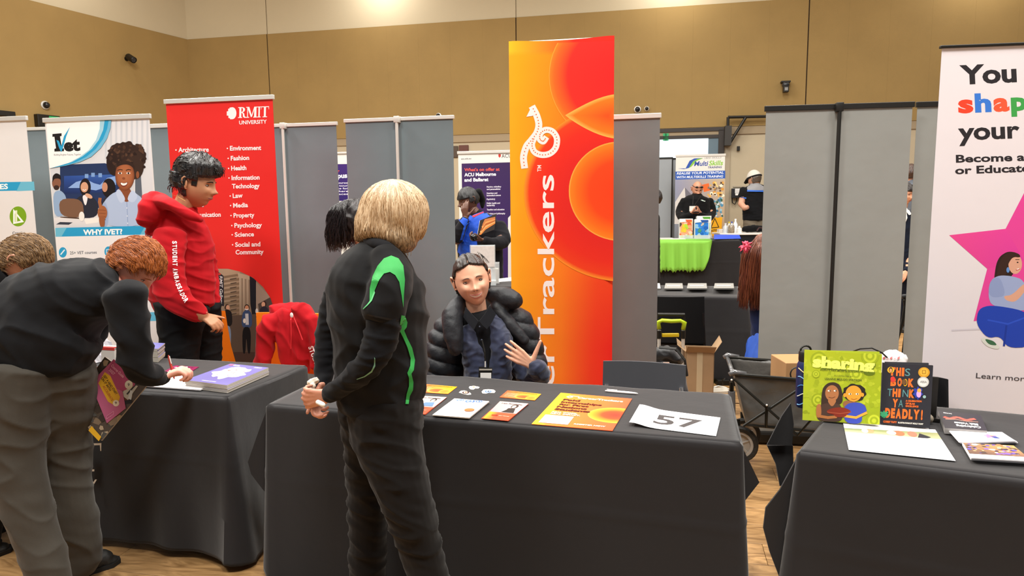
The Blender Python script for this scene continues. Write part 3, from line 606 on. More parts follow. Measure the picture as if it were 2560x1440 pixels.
# ---------------- draped tables ----------------
clothm = mat('#1b191b', .85, spec=.25, sheen=.22, bump=(5, .25, .02), name='black_polyester')
legm = mat('#17171a', .4, .6)
def table(cloth_label, px, z=.74, drops=(.72, .6, .6, .6), th=.02, fins=(), flare=(.05, .05, .05, .05), seed=1, folds=.012, m=None, wr=.0, gs='black table covers', hem=None, tname='black folding table under the cloth'):
    c = [PZ(x, y, z) for x, y in px[:2]]; d_ = (c[1]-c[0]).normalized()
    c.append(c[1]+Vector((-d_.y, d_.x, 0))*px[2] if isinstance(px[2], float) else PZ(*px[2], z))
    c.append(px[3] if isinstance(px[3], Vector) else (PZ(*px[3], z) if px[3] else c[0]+c[2]-c[1]))
    FL, FR, BR, BL = c; X = (FR-FL).normalized(); N = Vector((X.y, -X.x, 0)); cen = (FL+BR)/2
    t = thing('folding_table', tname, 'table', (cen.x, cen.y, 0))
    g = lambda u, v, i=.0: FL.lerp(FR, u).lerp(BL.lerp(BR, u), v)
    q = MB(); q.slab([p+(cen-p).normalized()*.012-UP*.012 for p in c], .03, UP); q.build('tabletop', legm, t)
    for u in (.12, .88):
        for v in (.15, .85):
            p = g(u, v); MB().tube([p-UP*.04, Vector((p.x, p.y, .0))], .014, 8).build('leg', legm, t)
        a_, b_ = g(u, .15), g(u, .85); MB().tube([Vector((a_.x, a_.y, .12)), Vector((b_.x, b_.y, .12))], .011, 8).build('crossbar', legm, t)
    R = random.Random(seed); V = []; Fc = []
    nu, nv = 60, 24
    def wz(p): return wr*(noise.noise(p*3.0)+.6*abs(noise.noise(Vector((p.x*7, p.y*1.6, 0)))))-(wr*.1)
    for j in range(nv+1):
        for i in range(nu+1):
            p = g(i/nu, j/nv); e = min(1, (1-j/nv)*3)
            V.append(p+UP*(wz(p)*(1-e*.9)-.0006))
    Fc += [(j*(nu+1)+i, j*(nu+1)+i+1, (j+1)*(nu+1)+i+1, (j+1)*(nu+1)+i) for j in range(nv) for i in range(nu)]
    # skirt
    per = []; corners = [FL, FR, BR, BL]
    for k in range(4):
        a, b = corners[k], corners[(k+1) % 4]; d = (b-a).normalized(); n = Vector((d.y, -d.x, 0)); L = (b-a).length; m_ = max(8, int(L/.03))
        nprev = (a-corners[k-1]).normalized(); nprev = Vector((nprev.y, -nprev.x, 0))
        for s in (.25, .5, .75):
            per.append((a, (nprev*(1-s)+n*s).normalized(), lerp((drops[k-1],), (drops[k],), s)[0], flare[k], d))
        for i in range(m_+1):
            s = i/m_*L; fl_ = flare[k]*math.exp(-s/.09)+flare[(k+1) % 4]*math.exp(-(L-s)/.09)
            per.append((a.lerp(b, i/m_), n, drops[k], fl_, d))
    nd = 44; base = len(V); np_ = len(per); acc = 0; prev = per[0][0]
    for (p, n, dr, fl_, d) in per:
        acc += (p-prev).length; prev = p
        w_ = math.sin(acc*17+seed)*.5+math.sin(acc*29+seed*2.1)*.3+noise.noise(Vector((acc*4, seed, 0)))
        for j in range(nd+1):
            s = j/nd; rr = .010
            if j == 0: V.append(p+UP*(wz(p)*(0 if (p-FL).dot(-N) < .05 else 1)-.0006))
            else:
                out = rr+.0035*math.exp(-((s-.42-.01*math.sin(acc*3))/.012)**2)+fl_*s**1.1+folds*w_*s**1.3+.01*s
                V.append(p+n*out-UP*(rr*.6+(dr-rr*.6)*((j-.6)/(nd-.6))))
    Fc += [(base+i*(nd+1)+j, base+((i+1) % np_)*(nd+1)+j, base+((i+1) % np_)*(nd+1)+j+1, base+i*(nd+1)+j+1) for i in range(np_) for j in range(nd)]
    for poly, yo in fins:
        P = [PY(x, y, corners[0].y if x < 0 else yo) for x, y in poly]; n0 = len(V)
        V += P+[p+Vector((0, .005, 0)) for p in P]; k = len(P)
        Fc += [tuple(range(n0, n0+k)), tuple(range(n0+2*k-1, n0+k-1, -1))]+[(n0+i, n0+k+i, n0+k+(i+1) % k, n0+(i+1) % k) for i in range(k)]
    o = mesh('tablecloth', V, Fc, m or clothm, smooth='auto'); tag(o, cloth_label, 'tablecloth', None)
    sd = o.modifiers.new('s', 'SOLIDIFY'); sd.thickness = .0015; sd.offset = 0
    return c, X, N, g, o
T57 = table('black cloth over the centre table holding the number 57 sheet', [(672, 1010), (1850, 1107), (1821, 986), None], drops=(.735, .66, .6, .66), flare=(.035, .03, .03, .03), seed=2, folds=.006, wr=.008,
            fins=[([(672, 1011), (648, 1075), (620, 1155), (628, 1185), (656, 1222), (668, 1235), (674, 1100)], PZ(672, 1010).y+.02), ([(1851, 1109), (1874, 1156), (1898, 1206), (1890, 1216), (1862, 1252), (1855, 1255)], PZ(1850, 1107).y+.02)],
            tname='folding table under the cloth of the number 57 stall')
c57, X57, N57, g57, _ = T57
TR = table('black university tablecloth with white lettering on its front, left stall', [(-300, 934), (569, 993), (762, 914), None], drops=(.70, .72, .6, .5), flare=(.04, .075, .04, .04), seed=5, folds=.022, wr=.003, tname='folding table under the lettered university tablecloth')
cR, XR, NR, gR, clothR = TR
# white university lettering on the cloth front (partly hidden by the legs)
fp = cR[1]+NR*.055; a = Art(planemap(fp, NR), 4)
for ch, x, w in (('R', 8, 60), ('M', 66, 84), ('I', 152, 28), ('T', 178, 74)): serif(a, ch, x, 1180+(x-178)*.09, w, 70, '#dcd6cc')
for ch, x in zip('UNIVERSITY', range(-10, 250, 26)): a.text(ch, x, 1212+(x-118)*.09, x+17, 1213+(x-118)*.09, 24, '#dcd6cc', .03)
a.build('printed_lettering', clothR)
TB = table('black cloth over the right table with the picture books', [(2001, 1128), (2760, 1222), (2700, 1050), None], drops=(.735, .6, .6, .66), flare=(.05, .03, .03, .05), seed=8, folds=.008, wr=.003,
           fins=[([(2001, 1130), (1985, 1160), (1950, 1225), (1915, 1270), (1909, 1320), (1925, 1380), (1948, 1440), (1960, 1540), (2010, 1540), (2008, 1200)], PZ(2001, 1128).y+.03), ([(1977, 1008), (1955, 1040), (1918, 1112), (1980, 1114), (1984, 1060)], PZ(1978, 1005).y+.0), ([(1918, 1114), (1940, 1160), (1950, 1215), (1985, 1200), (1982, 1114)], PZ(1978, 1005).y+.02)],
           tname='folding table under the cloth of the picture book stall')
cB, XB, NB, gB, _ = TB
TS = table('black cloth over the far table with small grey stacks', [(1500, 736), (1865, 743), .75, None], drops=(.70, .70, .6, .6), flare=(.02, .16, .1, .02), seed=3, folds=.03, tname='folding table under the cloth with grey stacks')
TA = table('black cloth over the table with the acrylic holders, behind the seated woman', [(1120, 716), (1330, 716), .55, None], z=.86, drops=(.8, .8, .8, .8), seed=4, tname='folding table with acrylic holders in front of the student')
TM = table('black cloth with a green throw over the far training stall table', [(1560, 603), (1849, 600), .6, None], z=.93, drops=(.85, .8, .8, .8), seed=6, folds=.03, tname='folding table under the green throw at the far training stall')
# green throw with black skyline hem
cM = TM[0]; p0 = cM[0]+TM[2]*.07
f = planemap(p0, TM[2], .0008)
V = []; Fc = []; n = 60
bt = []
for i in range(n+1):
    x = 1560+(1779-1560)*i/n
    y = 677+(3 if (i*7) % 5 < 2 else -2)+1.5*math.sin(i*.6) if x < 1752 else 679-((x-1752)/27)**2*74
    bt.append((x, y))
for i, (x, y) in enumerate(bt):
    for j in range(9):
        yy = 600+(max(y, 604)-600)*j/8; w_ = .02*math.sin(i*.8)+.012*math.sin(i*2.1); V.append(f(x, yy, 0)+TM[2]*(.03+w_*j/8))
Fc = [(i*9+j, (i+1)*9+j, (i+1)*9+j+1, i*9+j+1) for i in range(n) for j in range(8)]
k = len(V)
for i in range(n+1): V.append(f(1560+(1779-1560)*i/n, 600, 0)-TM[2]*.35+UP*(.012)+Vector((0, 0, 0)))
k2 = len(V)
for i in range(n+1): V.append(f(1560+(1779-1560)*i/n, 600, 0)+TM[2]*(.03)+UP*(.012))
Fc += [(k+i, k+i+1, k2+i+1, k2+i) for i in range(n)]
for v in V[k:]: v.z = .93+.015
th_ = mesh('green_throw', V, Fc, mat('#79b83c', .7, bump=(3, .2)), smooth=True); tag(th_, 'bright green throw with a jagged dark hem over the far training table', 'throw'); 

sd = th_.modifiers.new('s', 'SOLIDIFY'); sd.thickness = .003

# ---------------- sheets, cards, stacks ----------------
R0 = random.Random(11)
def sheet(name, label, cat, q, z, th, col, draw=None, us=1, vs=1, mside=None, eps=.00012, group=None, rough=.5):
    P = [PZ(x, y, z) for x, y in q]
    t = thing(name, label, cat, (sum((p for p in P), Vector())/4)-UP*th, group)
    m = mat(col, rough, spec=.3); MB().slab(P, th, UP, 0, 1).build('body' if draw else 'sheet', [m, mat(mside or col, .7)], t)
    if draw:
        a = Art(quadmap(P, UP, eps, us, vs)); draw(a); a.build('printed_design', t, print_mat(.4, 'print_gloss'))
    return t
ZT = .7415
def d_poster(a):
    a.grad([(0, 0), (.297, 0), (.297, .42), (0, .42)], ['#f9c02a', '#f0602e', '#ee5a34', '#f8bc22'], 1, 1)
    a.grad([(0, 0), (.05, 0), (.05, .42), (0, .42)], ['#f9cc30', '#f68c30', '#f58a30', '#fac82a'], 1, 1)
    a.grad([(.05, 0), (.297, 0), (.297, .42), (.05, .42)], ['#f4883a', '#ee5c38', '#ee5634', '#f47c34'], 2, 1)
    a.clip = [(0, 0), (.297, 0), (.297, .42), (0, .42)]
    a.ell(.275, .24, .105, .095, [(0, '#e5382c'), (.5, '#ea4c2a'), (.9, '#f89a2e'), (1, '#fbc24a')], n=40); a.clip = None
    W = '#fff1dc'
    a.line([(.04, .05), (.05, .035), (.062, .05), (.05, .062), (.04, .05)], .006, W); a.line([(.05, .035), (.085, .035)], .007, W)
    a.text('CareerTrackers', .085, .062, .27, .062, .02, W, .04)
    for i, (s, w) in enumerate((('Paid', .07), ('Internships', .165), ('for First', .12), ('Nations', .12), ('Students', .14))): a.text(s, .035, .105+i*.033, .035+w, .105+i*.033, .022, '#4a2018', .05)
    a.text('REAL WORK.', .035, .272, .135, .272, .014, W, .03); a.text('REAL IMPACT.', .035, .292, .15, .292, .014, W, .03)
    a.rect(.02, .305, .13, .40, '#f6f0ee'); a.text('REGISTER NOW', .15, .392, .265, .392, .012, W, .03)
sheet('poster', 'large orange internship poster lying flat beside the number 57 sheet', 'poster', [(1402, 982), (1580, 997), (1531, 1077), (1329, 1060)], ZT+.002, .0015, '#f0602e', d_poster, .297, .42)
def d57(a): a.text('57', .075, .158, .24, .158, .1, '#3a3638', .02)
def sheet57():
    q = [(1599, 1018), (1801, 1044), (1790, 1090), (1573, 1063)]; P = [PZ(x, y, ZT+.002) for x, y in q]
    t = thing('number_sheet', 'white paper sheet with the large printed number 57', 'sheet', sum(P, Vector())/4)
    n = 16; lift = lambda u: .012*math.exp(-((u-.03)/.16)**2)
    f = lambda u, v, L=0: P[0].lerp(P[1], u/.297).lerp(P[3].lerp(P[2], u/.297), v/.21)+UP*(lift(u/.297)+.0003*L)
    V = [f(.297*i/n, .21*j, 0) for i in range(n+1) for j in (0, 1)]; m_ = len(V); V += [v-UP*.0008 for v in V]
    Fc = [(2*i, 2*i+2, 2*i+3, 2*i+1) for i in range(n)]; Fc += [tuple(k+m_ for k in r)[::-1] for r in Fc]
    mesh('paper', V, Fc, mat('#f4f2f4', .6), t); a = Art(f); d57(a); a.build('printed_number', t)
sheet57()
def d_card(a):
    a.grad([(0, 0), (.21, 0), (.21, .1), (0, .1)], ['#ee5a30', '#f7b420', '#f08428', '#ee5c34'], 2, 1); a.clip = [(0, 0), (.21, 0), (.21, .1), (0, .1)]
    a.ell(.13, .066, .055, .03, [(0, '#ea4020'), (.7, '#f06a24'), (1, '#fbb840')]); a.ell(.176, .074, .03, .027, [(0, '#f07a28'), (.8, '#f28a2a'), (1, '#fbc04a')]); a.clip = None
    a.text('FIRST NATIONS STUDENTS', .05, .018, .19, .018, .009, '#7a2c14', .02)
    for k in range(4): a.text('career pathways here', .015, .04+k*.014, .085, .04+k*.014, .005, '#ffe6cc', .01)
sheet('card', 'orange card at the right of the stickers', 'card', [(1269, 976), (1353, 985), (1337, 1001), (1249, 993)], ZT+.001, .001, '#ee6a30', d_card, .21, .1)
sheet('card', 'orange card lying beside the blonde woman\'s waist', 'card', [(1050, 959), (1143, 967), (1120, 985), (1028, 979)], ZT+.001, .001, '#ee6a30', d_card, .21, .1)
def d_fly(who):
    def d(a):
        a.grad([(0, 0), (.148, 0), (.148, .21), (0, .21)], ['#b8a49c', '#cdb9b2', '#a4949c', '#8e8696'], 2, 2)
        a.rect(0, .13, .148, .21, '#f0502c'); a.grad([(0, .13), (.05, .13), (.05, .21), (0, .21)], ['#f8b41e', '#f0542c', '#f0542c', '#f6a020'])
        a.text('I am Possibility', .02, .028, .13, .028, .011, '#4a3434', .03)
        if who: a.ell(.1, .05, .018, .024, '#3a2a26'); a.ell(.098, .054, .01, .017, '#e8cdb8'); a.poly([(.06, .125), (.08, .075), (.115, .075), (.13, .125)], '#2b2420'); a.line([(.072, .09), (.055, .125)], .012, '#e4c8b4')
        else: a.ell(.1, .045, .016, .022, '#302624'); a.ell(.1, .052, .01, .016, '#ddbfa8'); a.poly([(.05, .12), (.075, .08), (.12, .072), (.135, .12)], '#5f7fae'); a.line([(.04, .1), (.075, .112)], .012, '#d8bba6')
        a.text('REGISTER', .03, .175, .065, .175, .015, '#8a2c14', .03); a.text('your interest', .07, .17, .13, .17, .007, '#ffd9c0', .01)
    return d
for i in range(3): sheet('flyer', ('orange flyer at the bottom of the small pile beside the poster', 'orange flyer in the middle of the small pile beside the poster', 'flyer with a woman in black on top of the pile beside the poster')[i], 'flyer', [(1252-i, 1003), (1321, 1010-i*.5), (1272-i, 1052), (1203+i*2, 1046)], ZT+.001+i*.002, .0015, '#e8552c', d_fly(1) if i == 2 else None, .148, .21, group='flyers beside the poster')
for i in range(2): sheet('flyer', ('orange flyer under the top one by the blonde woman', 'flyer with a person in blue by the blonde woman\'s hip')[i], 'flyer', [(1050, 989), (1117, 993), (1064-i*2, 1036), (998, 1030)], ZT+.001+i*.002, .0015, '#e8552c', d_fly(0) if i else None, .148, .21)
def d_note(a):
    R = random.Random(4)
    for x, y, r in ((.03, .015, .016), (.075, .022, .02), (.11, .014, .014)):
        for k in range(3): a.ell(x, y, r*(1-k*.3), r*(1-k*.3)*.9, '#4a72c8' if k % 2 == 0 else '#e8eefc', n=16)
    for k in range(9): a.line([(.02+k*.013, .004), (.026+k*.013, .03)], .0015, '#3a66c0')
    a.ell(.115, .128, .02, .018, '#d8703c'); a.text('2025', .02, .192, .035, .192, .006, '#5a6478')
for i in range(2): sheet('notebook', ('white notebook under the one with the blue dot pattern', 'white notebook with blue dot pattern and orange spot')[i], 'notebook', [(1136+i, 996), (1223, 1004-i), (1173, 1045-i), (1081+i*2, 1037)], ZT+.005+i*.004, .004, '#f2f1f2', d_note if i else None, .148, .21, mside='#d8cfc4')
# stickers
def sticker(label, pts, c1, c2, z=ZT):
    P = [PZ(x, y, z) for x, y in pts]; cx = sum(p[0] for p in pts)/len(pts); cy = sum(p[1] for p in pts)/len(pts)
    t = thing('sticker', label, 'sticker', sum(P, Vector())/len(P), None); MB().slab(P, .0008, UP).build('backing', mat('#f4efe8', .4), t)
    a = Art(lambda u, v, L: PZ(u, v, z)+UP*(.0003*(L+1))); a.ell(cx, cy, 8.5, 3.3, c1); a.ell(cx, cy, 5, 1.9, '#f2ece4'); a.ell(cx+.5, cy, 3, 1.3, c2); a.build('printed_design', t)
sticker('small white sticker with a key shaped tail, topmost of three', [(1173, 963), (1180, 963), (1187, 966), (1194, 966), (1199, 968), (1196, 971), (1188, 971), (1183, 974), (1176, 973), (1172, 969), (1174, 966)], '#d8ccc0', '#e08a5a')
sticker('white edged sticker with dark brown teardrop, leftmost of three', [(1147, 981), (1152, 977), (1160, 976), (1168, 978), (1177, 983), (1178, 986), (1170, 987), (1160, 985)], '#4a2c24', '#d8703c')
sticker('white round sticker with blue centre, rightmost of three', [(1204, 979), (1209, 974), (1221, 973), (1234, 974), (1239, 978), (1236, 982), (1222, 982), (1214, 984), (1206, 983)], '#5a7aa8', '#2a3a58')
def pen(name, label, p0, p1, r, cb, clip=True, ct=None):
    t = thing(name, label, 'pen', (p0+p1)/2); d = (p1-p0).normalized(); L = (p1-p0).length
    MB().lathe([(r*.55, 0), (r*.6, L*.06), (r*.95, L*.1), (r, L*.4), (r, L*.75), (r*.7, L*.93), (r*.2, L)], p0, d, 12).build('barrel', mat(cb, .4), t, smooth='auto')
    if clip: s = (UP-d*UP.dot(d)).normalized(); MB().box((0, -.0018, r*.9), (L*.32, .0018, r*1.5), d, s.cross(d), s, p0+d*L*.05, bev=.0006).build('clip', mat(ct or cb, .4), t)
    return t
pen('pen', 'white click pen lying at the back edge of the centre table', PZ(1513, 977, ZT+.006), PZ(1595, 984, ZT+.006), .0055, '#e9e4e2')
# brochures on the university table
def d_broch(a):
    a.rect(0, 0, .21, .297, '#6a68a4'); R = random.Random(5); a.layer()
    pts = [(.105+.072*(1+.16*math.sin(5*k)+.1*math.sin(11*k+1))*math.cos(k), .13+.09*(1+.12*math.sin(6*k)+.1*math.cos(9*k))*math.sin(k)) for k in [i*2*PI/48 for i in range(48)]]
    a.poly(pts, '#f0eef4'); a.blotch(.055, .07, .16, .2, ['#c8504a', '#8a7ab0', '#e8e4ee', '#d88a84'], 40, .007, 5)
    a.rect(.012, .01, .03, .03, '#d0607a'); a.text('Guide', .035, .03, .07, .03, .016, '#f0eef4', .03); a.text('2027', .15, .03, .19, .03, .012, '#f0eef4', .03); a.text('UNDERGRADUATE COURSES', .07, .28, .14, .28, .007, '#f0eef4', .03)
for i in range(6):
    j = R0.uniform(-2, 2); z = .742+.006*(i+1)
    P = [(576+j, 909+.0*i), (671+j*.5, 919), (567+j, 963), (462+j, 950)]
    dz = (6-(i+1))*.006
    base = [PZ(x, y, .742+.036) for x, y in P]; P3 = [p-UP*dz for p in base]
    top = i == 5
    t = thing('brochure', ('lowest', 'second lowest', 'third lowest', 'fourth lowest', 'second from top')[i]+' brochure in the near stack on the university table' if not top else 'topmost lilac brochure with a white collage on the near stack', 'brochure', sum(P3, Vector())/4-UP*.005, 'brochures in the near stack')
    MB().slab(P3, .0052, UP, 0, 1).build('body', [mat('#6a68a4', .4), mat('#c9c2b6', .8)], t)
    if top: a = Art(quadmap(P3, UP, .0001)); a.f = quadmap(P3, UP, .0001, .21, .297); d_broch(a); a.build('printed_design', t, print_mat(.4, 'print_gloss'))
for i in range(11):
    j = R0.uniform(-1.5, 1.5); zt = .742+.0065*(i+1); t0 = [PZ(x, y, .742+.0715) for x, y in ((335, 853), (411+j, 858), (394+j, 872), (300+j, 866))]
    P3 = [p-UP*(.0715-.0065*(i+1)) for p in t0]; lab = ORD[10-i]+' of eleven brochures in the thick far stack beside the bending boy'
    t = thing('brochure', lab, 'brochure', sum(P3, Vector())/4-UP*.006, 'brochures in the far stack'); MB().slab(P3, .0058, UP, 0, 1).build('body', [mat('#6a68a4', .4), mat('#b9b1a2', .8)], t)
def d_mag(a): a.rect(0, 0, 1, 1, '#7a1f48'); a.blotch(0, .1, .8, .9, ['#c8284a', '#e8c8b0', '#8a2050', '#f0e0e0', '#5a1838'], 30, .12, 7)
sheet('magazine', 'dark pink magazine lying just behind the writing hand', 'magazine', [(437, 914), (497, 917), (468, 935), (405, 931)], .744, .003, '#7a1f48', d_mag)
sheet('leaflet', 'pink and white striped leaflet near the writing hand', 'leaflet', [(420, 933), (482, 938), (470, 947), (400, 941)], .743, .002, '#e8c8d4', lambda a: [a.rect(0, k*.22, 1, k*.22+.1, '#d88aa8') for k in range(4)])
sheet('form_pad', 'white form on which the red-haired boy is writing', 'paper', [(420, 938), (553, 950), (500, 974), (352, 964)], .750, .005, '#f2eff0', lambda a: [a.text('name and email address details', .1, .2+k*.14, .8, .2+k*.14, .03, '#b8b0b4', .0) for k in range(5)])
# plastic wrapped bundle and white box with red strip on the left of the table
def foil():
    p = PZ(250, 890, .742); V = []; R = random.Random(6); n = 14
    for j in range(n+1):
        for i in range(n+1):
            u, v = i/n-.5, j/n-.5; h = .10*max(0, 1-(abs(u)*2)**4)*max(0, 1-(abs(v)*2)**4)
            V.append(p+XR*(u*.26+R.uniform(-.008, .008))-NR*(v*.2-.06)+UP*(h*(.75+.5*R.random())+.002))
    o = mesh('wrapped_bundle', V, [(j*(n+1)+i, j*(n+1)+i+1, (j+1)*(n+1)+i+1, (j+1)*(n+1)+i) for j in range(n) for i in range(n)], mat('#c9c8d0', .12, .35)); tag(o, 'crumpled clear plastic wrapped bundle under the bending boy', 'bundle')
foil()
pb = PZ(262, 906, .742); t = thing('leaflet_box', 'small grey white box with a red top strip under the bending boy', 'box', pb+XR*.03)
MB().box((0, -.02, 0), (.085, .03, .085), XR, -NR, UP, pb, bev=.003).build('body', mat('#c4bdb6', .6), t); MB().box((0, -.021, .07), (.085, .0, .086), XR, -NR, UP, pb, bev=.001).build('strip', mat('#b8302c', .5), t)
# held magazine and pink guide
def held():
    Y = 2.72; d_ = Vector((0, 0, 0)); N = Vector((.1, -1, .25)).normalized(); p0 = PY(290, 1000, Y)
    g_ = lambda x, y: PP(x, y, p0, N)
    P = [g_(*q) for q in ((208, 932), (365, 966), (252, 1102), (180, 1060))]
    P = [g_(*q) for q in ((262, 892), (365, 966), (253, 1102), (160, 1030))]
    t = thing('magazine', 'thick photo magazine held behind the pink guide by the bending boy', 'magazine', sum(P, Vector())/4)
    MB().slab(P, .012, N, 0, 1).build('body', [mat('#4c4238', .35), mat('#b0a89c', .7)], t)
    a = Art(lambda x, y, L: PP(x, y, p0+N*(.0002*(L+1)), N)); a.clip = [(262, 892), (365, 966), (253, 1102), (160, 1030)]
    a.blotch(170, 900, 365, 1100, ['#5a4c40', '#7a6a58', '#3a322c', '#8c7a5c', '#a89880', '#6a3c2c', '#4a4a48'], 120, 13, 9)
    a.poly([(300, 985), (330, 960), (345, 965), (320, 1000)], '#b8bcb8'); a.line([(318, 985), (345, 955)], 4, '#3a3c3e'); a.poly([(320, 996), (326, 975), (332, 978), (328, 1000)], '#c8d4dc'); a.poly([(308, 1002), (330, 999), (330, 1008), (306, 1012)], '#26262a')
    a.clip = None; a.poly([(229, 1065), (253, 1092), (247, 1103), (221, 1076)], '#d8a828'); a.build('printed_cover', t)
    p1 = p0+N*.006; P = [PP(x, y, p1, N) for x, y in ((284, 898), (350, 940), (330, 1000), (300, 978), (313, 1022), (267, 1058), (226, 958))]
    t = thing('course_guide', 'pink course guide with a yellow band held by the bending boy', 'brochure', sum(P, Vector())/len(P))
    P = [PP(x, y, p1, N) for x, y in ((284, 898), (352, 958), (313, 1022), (267, 1058), (226, 958))]
    P = [PP(x, y, p1, N) for x, y in ((284, 898), (345, 940), (335, 965), (306, 978), (314, 1021), (267, 1058), (226, 958))]
    MB().slab(P, .002, N).build('body', mat('#b05a80', .4), t)
    a = Art(lambda x, y, L: PP(x, y, p1+N*(.0002*(L+1)), N)); a.poly([(284, 898), (345, 940), (335, 965), (306, 978), (292, 972), (270, 925)], '#a04468')
    a.poly([(262, 930), (276, 940), (300, 992), (296, 1008), (284, 1012), (270, 1004), (246, 958)], '#d4a52c'); a.text('GET A HEAD START', 258, 940, 289, 987, 6, '#3a2c1c', .03); a.text('ON IT WITH', 252, 946, 274, 978, 6, '#3a2c1c', .03); a.text('ACCELERATE', 256, 966, 279, 1003, 6, '#b0602c', .02)
    a.text('Course Guide', 277, 915, 307, 945, 7, '#e0a8bc', .01); a.text('2027', 271, 926, 284, 938, 7, '#e0a8bc', .01); a.ell(290, 1008, 8, 8, '#d8ccb8'); a.text('9', 287, 1010, 292, 1010, 6, '#4a4038', .02)
    a.ell(322, 962, 10, 11, '#c8c4b4'); a.text('9', 319, 965, 324, 965, 7, '#4a4a48', .02); a.line([(267, 1040), (284, 1028), (284, 1036), (266, 1048), (267, 1040)], 1, '#d08aa8')
    a.build('printed_design', t)
held()
# right table: standing picture books
lime = '#a8b41c'
def stand_book(name, label, q, thick, cov, draw, N, p0):
    P = [PP(x, y, p0, N) for x, y in q]; t = thing(name, label, 'book', (P[2]+P[3])/2)
    MB().slab([p-N*.003 for p in P], thick-.006, N).build('pages', mat('#d8d0be', .8), t)
    MB().slab(P, .003, N).build('front_cover', mat(cov, .4), t); MB().slab([p-N*(thick-.003)+UP*.002 for p in P], .003, N).build('back_cover', mat(cov, .4), t)
    if draw: a = Art(lambda x, y, L: PP(x, y, p0+N*(.00003*(L+1)), N)); draw(a); a.build('printed_cover', t, print_mat(.4, 'print_gloss'))
def d_sharing(a):
    Q = [(2011, 875), (2205, 886), (2199, 1062), (2006, 1050)]; a.clip = Q[:]
    a.grad(Q, ['#a4ae20', '#97a41c', '#8c9c1a', '#a6b428'], 3, 3); a.blotch(2008, 880, 2200, 1058, ['#929f1e', '#a8b228', '#aeb62e', '#98a520', '#8c9a1c', '#a2ae28'], 170, 9, 12)
    R = random.Random(9)
    for x, y, r in ((2047, 900, 21), (2175, 890, 22), (2140, 935, 20), (2045, 1000, 17), (2185, 1052, 20), (2040, 935, 10)):
        for k in range(4): a.ell(x, y, r*(1-k*.24), r*(1-k*.24), '#8f9d1c' if k % 2 == 0 else '#b2bc2e', n=24)
    a.clip = None; Y_ = '#e9f06a'
    a.text('sharing', 2033, 918, 2188, 929, 27, '#5a6a14', .06); a.text('sharing', 2031, 916, 2186, 927, 27, Y_, .055)
    for x in (2034, 2056, 2060, 2085, 2105, 2118, 2130, 2150, 2165): a.rect(x, 914+(x-2031)*.07, x+10, 918+(x-2031)*.07, Y_)
    a.text('AUNTY FAY MUIR & SUE LAWSON', 2050, 926, 2166, 933, 5, '#5a6420', .02); a.text('ILLUSTRATED BY', 2086, 940, 2132, 943, 3.2, '#6a7424', .01); a.text('LEANNE MULGO WATSON', 2062, 949, 2154, 953, 5, '#5a6420', .02)
    # two figures holding a bowl
    a.sm = 2
    a.poly([(2054, 985), (2058, 968), (2070, 957), (2086, 955), (2100, 962), (2106, 980), (2107, 1012), (2060, 1014), (2052, 1022)], '#3a2a22')
    a.poly([(2041, 1045), (2044, 1020), (2058, 1008), (2098, 1008), (2106, 1024), (2106, 1055), (2052, 1053)], '#4a352c'); a.poly([(2041, 1012), (2052, 1008), (2054, 1038), (2046, 1046), (2040, 1040)], '#a86a3c'); a.ell(2080, 983, 17, 20, '#a46a42'); a.poly([(2066, 998), (2094, 998), (2080, 1020)], '#a46a42')
    a.poly([(2106, 1005), (2120, 1000), (2166, 1012), (2160, 1022), (2110, 1020)], '#8a5c3a')
    pts = [(2136+29*(1+.07*math.sin(9*k))*math.cos(k), 982+22*(1+.07*math.cos(7*k))*math.sin(k)) for k in [i*2*PI/36 for i in range(36)]]; a.poly(pts, '#26221c')
    a.ell(2134, 984, 20, 20, '#e09030'); a.ell(2112, 988, 4, 5, '#e09030'); a.ell(2156, 987, 4, 5, '#e09030')
    a.poly([(2108, 1020), (2122, 1007), (2150, 1006), (2163, 1014), (2168, 1030), (2156, 1032), (2154, 1060), (2112, 1058)], '#3a48a4')
    for cx, cy, dx in ((2073, 977, 2), (2088, 977, 2), (2125, 985, 1), (2143, 985, 1)): a.ell(cx, cy, 4, 2, '#f2ead8', n=12); a.ell(cx+dx, cy, 1.6, 1.8, '#1c1410', n=8)
    a.line([(2072, 993), (2080, 995), (2088, 992)], 1, '#5a3020'); a.line([(2128, 997), (2135, 999), (2143, 996)], 1, '#8a4c1c')
    a.line([(2046, 1040), (2070, 1044), (2090, 1042)], 7, '#a86a3c'); a.line([(2166, 1032), (2140, 1044), (2112, 1040)], 6, '#e09a38')
    a.poly([(2066, 1026), (2085, 1019), (2110, 1018), (2130, 1028), (2118, 1036), (2112, 1043), (2090, 1043), (2084, 1036), (2070, 1034)], '#7c2c1c'); a.line([(2068, 1030), (2100, 1034), (2128, 1030)], 1.4, '#a85438')
